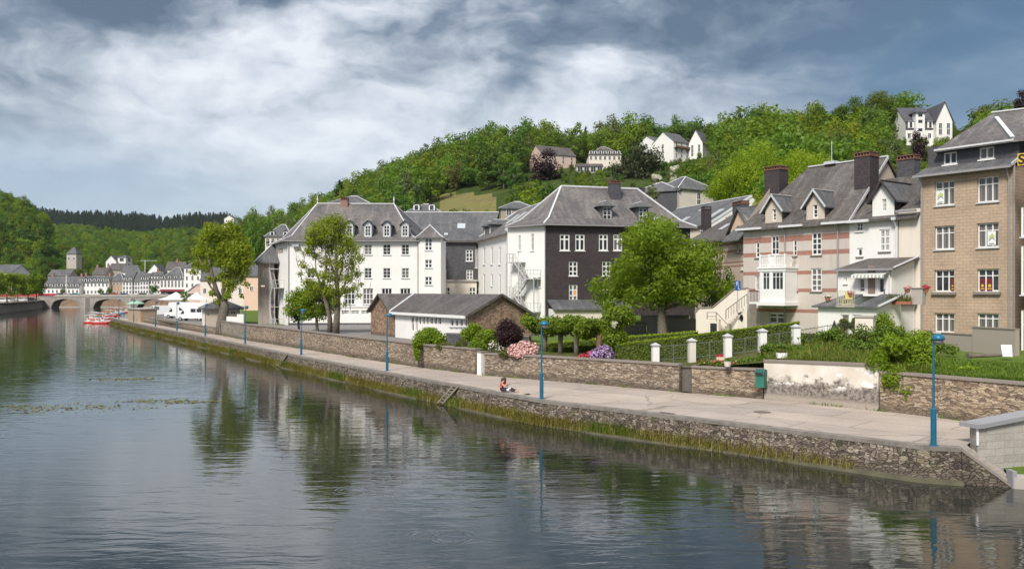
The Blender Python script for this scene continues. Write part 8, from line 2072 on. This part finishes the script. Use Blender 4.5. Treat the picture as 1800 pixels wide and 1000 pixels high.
def forest(name, pts, protos):
    """ground cover of crowns: real crown meshes spread by instancing inside ONE stuff object"""
    me = bpy.data.meshes.new(name); me.vertices.add(len(pts)); me.vertices.foreach_set('co', np.array([p[:3] for p in pts], dtype=np.float32).ravel())
    for nm, k in (('h', 3), ('w', 4)):
        a = me.attributes.new(nm, 'FLOAT', 'POINT'); a.data.foreach_set('value', np.array([p[k] for p in pts], dtype=np.float32))
    o = link(name, me); tag(o, kind='stuff')
    ng = bpy.data.node_groups.new(name, 'GeometryNodeTree'); ng.interface.new_socket('Geometry', in_out='INPUT', socket_type='NodeSocketGeometry'); ng.interface.new_socket('Geometry', in_out='OUTPUT', socket_type='NodeSocketGeometry')
    gi = ng.nodes.new('NodeGroupInput'); go = ng.nodes.new('NodeGroupOutput'); iop = ng.nodes.new('GeometryNodeInstanceOnPoints'); ji = ng.nodes.new('GeometryNodeJoinGeometry')
    for ob in protos:
        oi = ng.nodes.new('GeometryNodeObjectInfo'); oi.transform_space = 'ORIGINAL'; oi.inputs['Object'].default_value = ob; oi.inputs['As Instance'].default_value = True
        ng.links.new(oi.outputs['Geometry'], ji.inputs[0])
    ng.links.new(gi.outputs[0], iop.inputs['Points']); ng.links.new(ji.outputs[0], iop.inputs['Instance']); iop.inputs['Pick Instance'].default_value = True
    rv = ng.nodes.new('FunctionNodeRandomValue'); rv.data_type = 'FLOAT_VECTOR'; rv.inputs[0].default_value = (0,0,0); rv.inputs[1].default_value = (0,0,6.28); ng.links.new(rv.outputs[0], iop.inputs['Rotation'])
    ri = ng.nodes.new('FunctionNodeRandomValue'); ri.data_type = 'INT'; ri.inputs[4].default_value = 0; ri.inputs[5].default_value = len(protos)-1; ri.inputs['Seed'].default_value = 5; ng.links.new(ri.outputs[2], iop.inputs['Instance Index'])
    ah = ng.nodes.new('GeometryNodeInputNamedAttribute'); ah.data_type = 'FLOAT'; ah.inputs[0].default_value = 'h'; aw = ng.nodes.new('GeometryNodeInputNamedAttribute'); aw.data_type = 'FLOAT'; aw.inputs[0].default_value = 'w'
    cx = ng.nodes.new('ShaderNodeCombineXYZ'); ng.links.new(aw.outputs[0], cx.inputs[0]); ng.links.new(aw.outputs[0], cx.inputs[1]); ng.links.new(ah.outputs[0], cx.inputs[2]); ng.links.new(cx.outputs[0], iop.inputs['Scale'])
    ng.links.new(iop.outputs[0], go.inputs[0])
    md = o.modifiers.new('scatter', 'NODES'); md.node_group = ng
    return o
# hill crest specimen trees and named ones
def spec(name, lab, px, yb, yt, d, w, key):
    z = CZ-(yb-512)/F*d; h = (yb-yt)/F*d; return wood_tree(name, lab, 'tree', ((px-900)/F*d, d, z), h, w, key)
spec('copper_beech','large dark purple copper beech beside the pinkish hill house',962,328,268,322,1.5,('copper',0))
spec('copper_beech','dark purple copper beech below the white hilltop villa',1612,305,236,215,.75,('copper',0))
spec('copper_beech','purple tree cut by the picture edge on the hilltop skyline',1797,215,163,230,1.0,('copper',0))
spec('pine_tree','big brownish pine between the hill hotel and the white chalets',1128,345,232,300,.72,('pine',0))
spec('pine_tree','second smaller pine in front of the white chalet',1098,345,262,305,.7,('pine',0))
spec('spruce','dark pointed spruce on the hill crest',1030,262,222,395,.9,('cone',0)); spec('spruce','dark pointed spruce at the start of the right wooded ridge',597,372,316,470,1.15,('cone',0)); spec('spruce','shorter dark spruce beside the tall one at the ridge start',612,372,322,475,1.0,('cone',0))
for px, yb, yt, d, R_, seed, lab in ((1546,262,161,262,8.0,301,'broad dark oak crown high on the skyline beside the villa'),(1490,264,175,264,7.0,302,'broad dark oak crown joined to the taller oak by the villa'),(1444,262,188,268,4.4,303,'smaller dark tree at the far end of the skyline oak group')):
    z = CZ-(yb-512)/F*d; h_ = (yb-yt)/F*d; cl = crown_clumps(h_*.2, h_, R_, R_, 44, R_*.27, seed, .45, .8, .35)
    tree('oak_tree', lab, 'tree', ((px-900)/F*d, d, z), cl, 17000, .22, 'w2', (0,0,h_*.45), .5, 12, seed, rnd=.5, droop=.2)
spec('willow','pale grey-green willow-like tree below the skyline oaks',1560,300,228,205,.85,('wide',3)); spec('willow','pale yellowish tree left of the willow-like tree',1520,310,218,210,.9,('wide',0))
for px, yb, yt, d, R_, seed, lab in ((1352,400,256,136,8.6,201,'very big bright yellow-green maple between the pink house chimneys'),(1300,400,285,138,6.0,202,'bright yellow-green maple rising beside the brown roofed house'),(1418,372,268,142,6.6,203,'bright yellow-green maple behind the pink house roof ridge')):
    z = CZ-(yb-512)/F*d; h_ = (yb-yt)/F*d; cl = crown_clumps(h_*.15, h_, R_, R_, 46, R_*.27, seed, .45, .8, .35)
    tree('maple_tree', lab, 'tree', ((px-900)/F*d, d, z), cl, 27000 if R_ > 8 else 17000, .155, 'bright', (0,0,h_*.4), .4, 12, seed, rnd=.5, droop=.25)
spec('skyline_tree','tall loose tree standing on the skyline above the chalets',1184,262,206,350,.75,('tall',1)); spec('skyline_tree','round dark tree on the skyline beside the tall loose one',1221,255,215,350,1.0,('round',2)); spec('skyline_tree','pale thin birch-like tree on the skyline above the maples',1352,262,214,325,.7,('loose',0)); spec('skyline_tree','grey pointed thin tree on the skyline near the oaks',1412,266,228,320,.5,('loose',2))
spec('hawthorn','white blossoming hawthorn below the pine on the hill',1155,345,303,265,.8,('white',0)); spec('hawthorn','taller white blossoming hawthorn on the hill beside the pine',1187,330,288,275,.75,('white',0))
spec('blossom_tree','yellow-green bush on the hilltop beside the villa',1735,252,192,235,1.0,('wide',0)); spec('blossom_tree','bright bush on the hilltop skyline near the tan house roof',1770,245,188,232,1.0,('wide',0)); spec('blossom_tree','bright yellow bush below the villa lawn',1650,275,245,225,1.5,('wide',0))
spec('street_tree','dark rounded street tree on the quay behind the middle arch',192,519,504.5,396,1.0,('round',2)); spec('street_tree','larger dark street tree beside the brown corner house',177,519,506.5,396,1.1,('round',2)); spec('street_tree','small dark street tree before the long dormered terrace',111,520,504.5,396,.9,('tall',2)); spec('street_tree','dark street tree before the hotel',270,519,499.5,396,1.05,('round',2))
spec('small_spruce','yellowish young spruce in front of the white marquee',325,536,508,200,.9,('loose',0)); spec('garden_tree','dark tree hiding the end of the peach hall',447,520,375,250,.36,('tall',1)); spec('garden_tree','round bright tree before the far ridge beside the plane tree',455,470,372,300,.62,('round',1)); spec('garden_tree','dark bushy trees at the foot of the cream three storey house',430,450,412,300,1.0,('round',2))
spec('garden_tree','loose leafy tree behind the parking sign',1278,590,475,82,.55,('round',1)); spec('garden_tree','leafy tree filling the gap beside the outdoor staircase',1255,590,480,84,.5,('round',1))
spec('bare_tree','thin twiggy tree in front of the cream hillside house',1150,375,322,150,.8,('loose',3))
# pruned row on the opposite bank
for i, (px, lab) in enumerate(((-8,'flat topped pruned tree cut off by the picture edge'),(12,'flat topped pruned tree, second of the row on the opposite bank'),(31,'flat topped pruned tree in the middle of the opposite bank row'),(49,'flat topped pruned tree next to last before the bridge'),(64,'flat topped pruned tree at the end of the row, nearest the bridge'))):
    d = 268+i*11; b = V((px-900)/F*d, d, 3.3); g = thing('pruned_tree', lab, 'tree', b, 0, 'pruned trees on the opposite bank')
    mb = MB(); mb.tube([(0,0,-.2),(0,0,3.2)], [.25,.18], 8); mb.build('trunk', M['bark'], g)
    cl = [(random.uniform(-2.3,2.3), random.uniform(-2.2,2.2), random.uniform(3.0,9.2), 1.4, 1.4, 1.2) for _ in range(34)]; link('crown', leaves_mesh('crown', cl, 4200, .26, LM['chest'], rnd=.6), g)
# crowns that really stand in the wood serve as the shapes of the mass
crowns = {}
for o_ in C.objects:
    if o_.parent and o_.name.startswith('crown') and o_.data.name.startswith('crown'):
        for k, m_ in PROTO.items():
            if o_.data == m_ and k not in crowns: crowns[k] = o_
def sel(keys): return [crowns[k] for k in keys if k in crowns]
def P5(px, d, z, h, w=None): return ((px-900)/F*d, d, z, h, h*(w or rng.uniform(.9,1.25)))
forest('forest', [P5(*c) for c in rest], sel([(k,t) for k in ('round','tall','wide') for t in (0,0,1,1,2,2,3)]))
def hill_pts(Hn, lo, hi, N, hmin, hmax, cell_=7):
    zf, D1f, d0 = Hn; out = []; seen = set(); tries = 0
    while len(out) < N and tries < N*12:
        tries += 1; px = rng.uniform(lo, hi); a, b = float(d0(px)), float(D1f(px)); d = math.sqrt(rng.uniform((a+3)**2, (b+20)**2)); k = (int((px-900)/F*d/cell_), int(d/cell_))
        if k in seen: continue
        seen.add(k); out.append(P5(px, d, float(zf(np.array(px), np.array(min(d, b)))) - .5, rng.uniform(hmin, hmax)))
    return out
def clear(pts, boxes):
    r = []
    for p in pts:
        px = 900+p[0]/p[1]*F; y = 512-(p[2]-CZ)/p[1]*F; yt = 512-(p[2]+p[3]-CZ)/p[1]*F
        if not any(a < px < b and p[1] < dh and yt < y1-6 and y > y0 for a, b, y0, y1, dh in boxes): r.append(p)
    return r
h2 = clear(hill_pts(H2, -260, 178, 1500, 8, 13, 6.5), [(113,143,433,456,476),(184,224,446,474,530),(60,330,470,530,470)])
forest('hill_forest', h2, sel([(k,t) for k in ('round','tall','wide') for t in (1,2,2,0)]))
forest('middle_forest', clear(hill_pts(H3, 30, 590, 1900, 9, 14, 8), [(184,224,446,474,560)]), sel([(k,t) for k in ('round','tall','wide') for t in (1,2,0)]))
# conifers along the far ridge, their shape taken from the spruces standing on the near hill
h4 = hill_pts(H4, 15, 430, 1500, 13, 20, 9)
h4 = [(p[0],p[1],p[2],p[3],p[3]*1.15) for p in h4]; forest('far_forest', h4, sel([('cone',0)]))
# ================================================================== people
def body(name, joints, bones, radii, mats, parent, root=0):
    me = bpy.data.meshes.new(name); me.from_pydata([tuple(j) for j in joints], bones, []); o = link(name, me, parent)
    md = o.modifiers.new('skin', 'SKIN'); md.use_smooth_shade = True
    for i, v in enumerate(me.skin_vertices[0].data): v.radius = (radii[i],)*2; v.use_root = (i == root)
    sb = o.modifiers.new('sub', 'SUBSURF'); sb.levels = 2; sb.render_levels = 2
    dg = bpy.context.evaluated_depsgraph_get(); ev = o.evaluated_get(dg); m2 = bpy.data.meshes.new_from_object(ev); o.modifiers.clear(); o.data = m2
    m2.materials.clear(); [m2.materials.append(k) for k in mats]
    return o
def paint(o, fn):
    for p in o.data.polygons: p.material_index = fn(p.center)
def hand(J, B, Rr, wr, d, up):
    """palm, four fingers and a thumb on the wrist joint index wr"""
    d = V(*d).normalized(); s = d.cross(V(*up)).normalized(); w = V(*J[wr]); J.append(w+d*.06); Rr.append(.026); B.append((wr, len(J)-1)); p = len(J)-1
    for k, l in ((-.03,.07),(-.01,.085),(.01,.08),(.03,.06)):
        J.append(w+d*.10+s*k); Rr.append(.011); B.append((p, len(J)-1)); J.append(w+d*(.10+l*.6)+s*k-V(*up)*.015); Rr.append(.009); B.append((len(J)-2, len(J)-1))
    J.append(w+d*.07+s*.055); Rr.append(.011); B.append((p, len(J)-1))
# person sitting on the promenade, leaning forward, legs stretched along the edge
p = PZ(881, 688.5, 1.31)
g = thing('person', 'person with long brown hair and coral top sitting on the promenade with stretched legs', 'person', (p.x,p.y,1.31), -.32)
J = [(0,0,.16),(.02,0,.34),(.08,0,.52),(.14,0,.60),(.21,0,.68),(.25,0,.77)]; B = [(0,1),(1,2),(2,3),(3,4),(4,5)]; Rr = [.15,.14,.15,.08,.085,.075]
for s in (-1, 1):
    n = len(J); J += [(.05,s*.11,.13),(.50,s*.14,.16+.06*(s>0)),(.92,s*.13,.08),(1.06,s*.14,.14)]; Rr += [.10,.07,.05,.035]; B += [(0,n),(n,n+1),(n+1,n+2),(n+2,n+3)]
    n = len(J); J += [(.10,s*.19,.53),(.28,s*.25,.34),(.42,s*.12,.42+.12*(s<0))]; Rr += [.06,.045,.032]; B += [(2,n),(n,n+1),(n+1,n+2)]; hand(J, B, Rr, n+2, (.5,-.3*s,.3), (0,0,1))
b = body('body', J, B, Rr, [M['skin'], M['coral'], M['denim'], M['wplastic']], g)
paint(b, lambda c: 2 if (c.z < .27 and .0 < c.x < .9 and not (.40 < c.x < .55)) or (c.z < .22 and c.x < .4) else (3 if c.z < .27 and .40 <= c.x <= .55 else (1 if c.z < .58 and c.x < .24 and abs(c.y) < .24 else 0)))
mb = MB(); mb.ball((.20,0,.74), .112, 12, 0, (1.0,.95,1.05)); mb.tube([(.13,0,.78),(.06,0,.66),(.03,0,.50)], [.10,.085,.05], 10); mb.tube([(.22,-.09,.74),(.26,-.10,.6),(.28,-.1,.46)], [.05,.045,.02], 8); mb.tube([(.2,.1,.74),(.22,.11,.6),(.25,.1,.5)], [.05,.045,.02], 8); mb.build('hair', M['hair'], g, smooth=True)
p = PZ(927, 693, 1.312); t = thing('sandals', 'pair of dark flat sandals lying on the paving beside the sitting person', 'sandals', (p.x,p.y,1.312), -.6)
for s in (-.09,.09): mb = MB(); mb.prism([(-.14,s-.04,0),(.1,s-.045,0),(.15,s,0),(.1,s+.045,0),(-.14,s+.04,0)], (0,0,.025)); mb.bar((0,s-.045,.03),(.05,s,.06),.02); mb.bar((.05,s,.06),(0,s+.045,.03),.02); mb.build('sandal', M['hair'], t)
def walker(label, px, py, z, rz, top, leg, hair, step=.18):
    p = PZ(px, py, z); g = thing('person', label, 'person', (p.x,p.y,z), rz)
    J = [(0,0,.95),(0,0,1.15),(0,0,1.38),(0,0,1.50),(.01,0,1.58),(.01,0,1.68)]; B = [(0,1),(1,2),(2,3),(3,4),(4,5)]; Rr = [.15,.14,.16,.07,.085,.09]
    for s in (-1, 1):
        st = step*s; n = len(J); J += [(0,s*.10,.88),(st*.5+.03,s*.10,.48),(st,s*.10,.08),(st+.14,s*.11,.04)]; Rr += [.10,.07,.05,.04]; B += [(0,n),(n,n+1),(n+1,n+2),(n+2,n+3)]
        n = len(J); J += [(0,s*.20,1.36),(-st*.4,s*.26,1.10),(-st*.8+.05,s*.26,.86)]; Rr += [.06,.045,.033]; B += [(2,n),(n,n+1),(n+1,n+2)]; hand(J, B, Rr, n+2, (.1,0,-1), (1,0,0))
    b = body('body', J, B, Rr, [M['skin'], M[top], M[leg]], g)
    paint(b, lambda c: 2 if c.z < .93 and abs(c.y) < .21 else (1 if c.z < 1.47 and not (abs(c.y) > .22 and c.z < 1.1) else 0))
    mb = MB(); mb.ball((-.015,0,1.70), .105, 10); mb.build('hair', M[hair], g, smooth=True)
walker('person in a red top walking on the promenade beside a companion in blue', 230, 564.5, 1.31, -.6, 'redtop', 'denim', 'hair')
walker('person in blue clothes walking beside the person in a red top', 236.5, 564.5, 1.31, -.6, 'bluetop', 'jeans', 'hair', .12)
walker('person in dark clothes standing by the end of the low stone wall', 252, 552, 2.0, .5, 'denim', 'denim', 'hair', .05)
walker('person in a white top standing on the bridge head under the hotel', 306, 523, 3.9, .5, 'wplastic', 'denim', 'hair', .05)
m = bpy.data.materials.new('river_haze'); m.use_nodes = True; nt = m.node_tree; nt.nodes.clear()
o = nt.nodes.new('ShaderNodeOutputMaterial'); v = nt.nodes.new('ShaderNodeVolumePrincipled')
v.inputs['Color'].default_value = (.80,.87,.95,1); v.inputs['Density'].default_value = HAZE; v.inputs['Anisotropy'].default_value = .2
nt.links.new(v.outputs[0], o.inputs['Volume'])
mb = MB(); mb.box((-1500,-90,-2),(1500,2200,290)); hz_ = mb.build('haze', m); tag(hz_, kind='stuff')
bpy.context.view_layer.update()
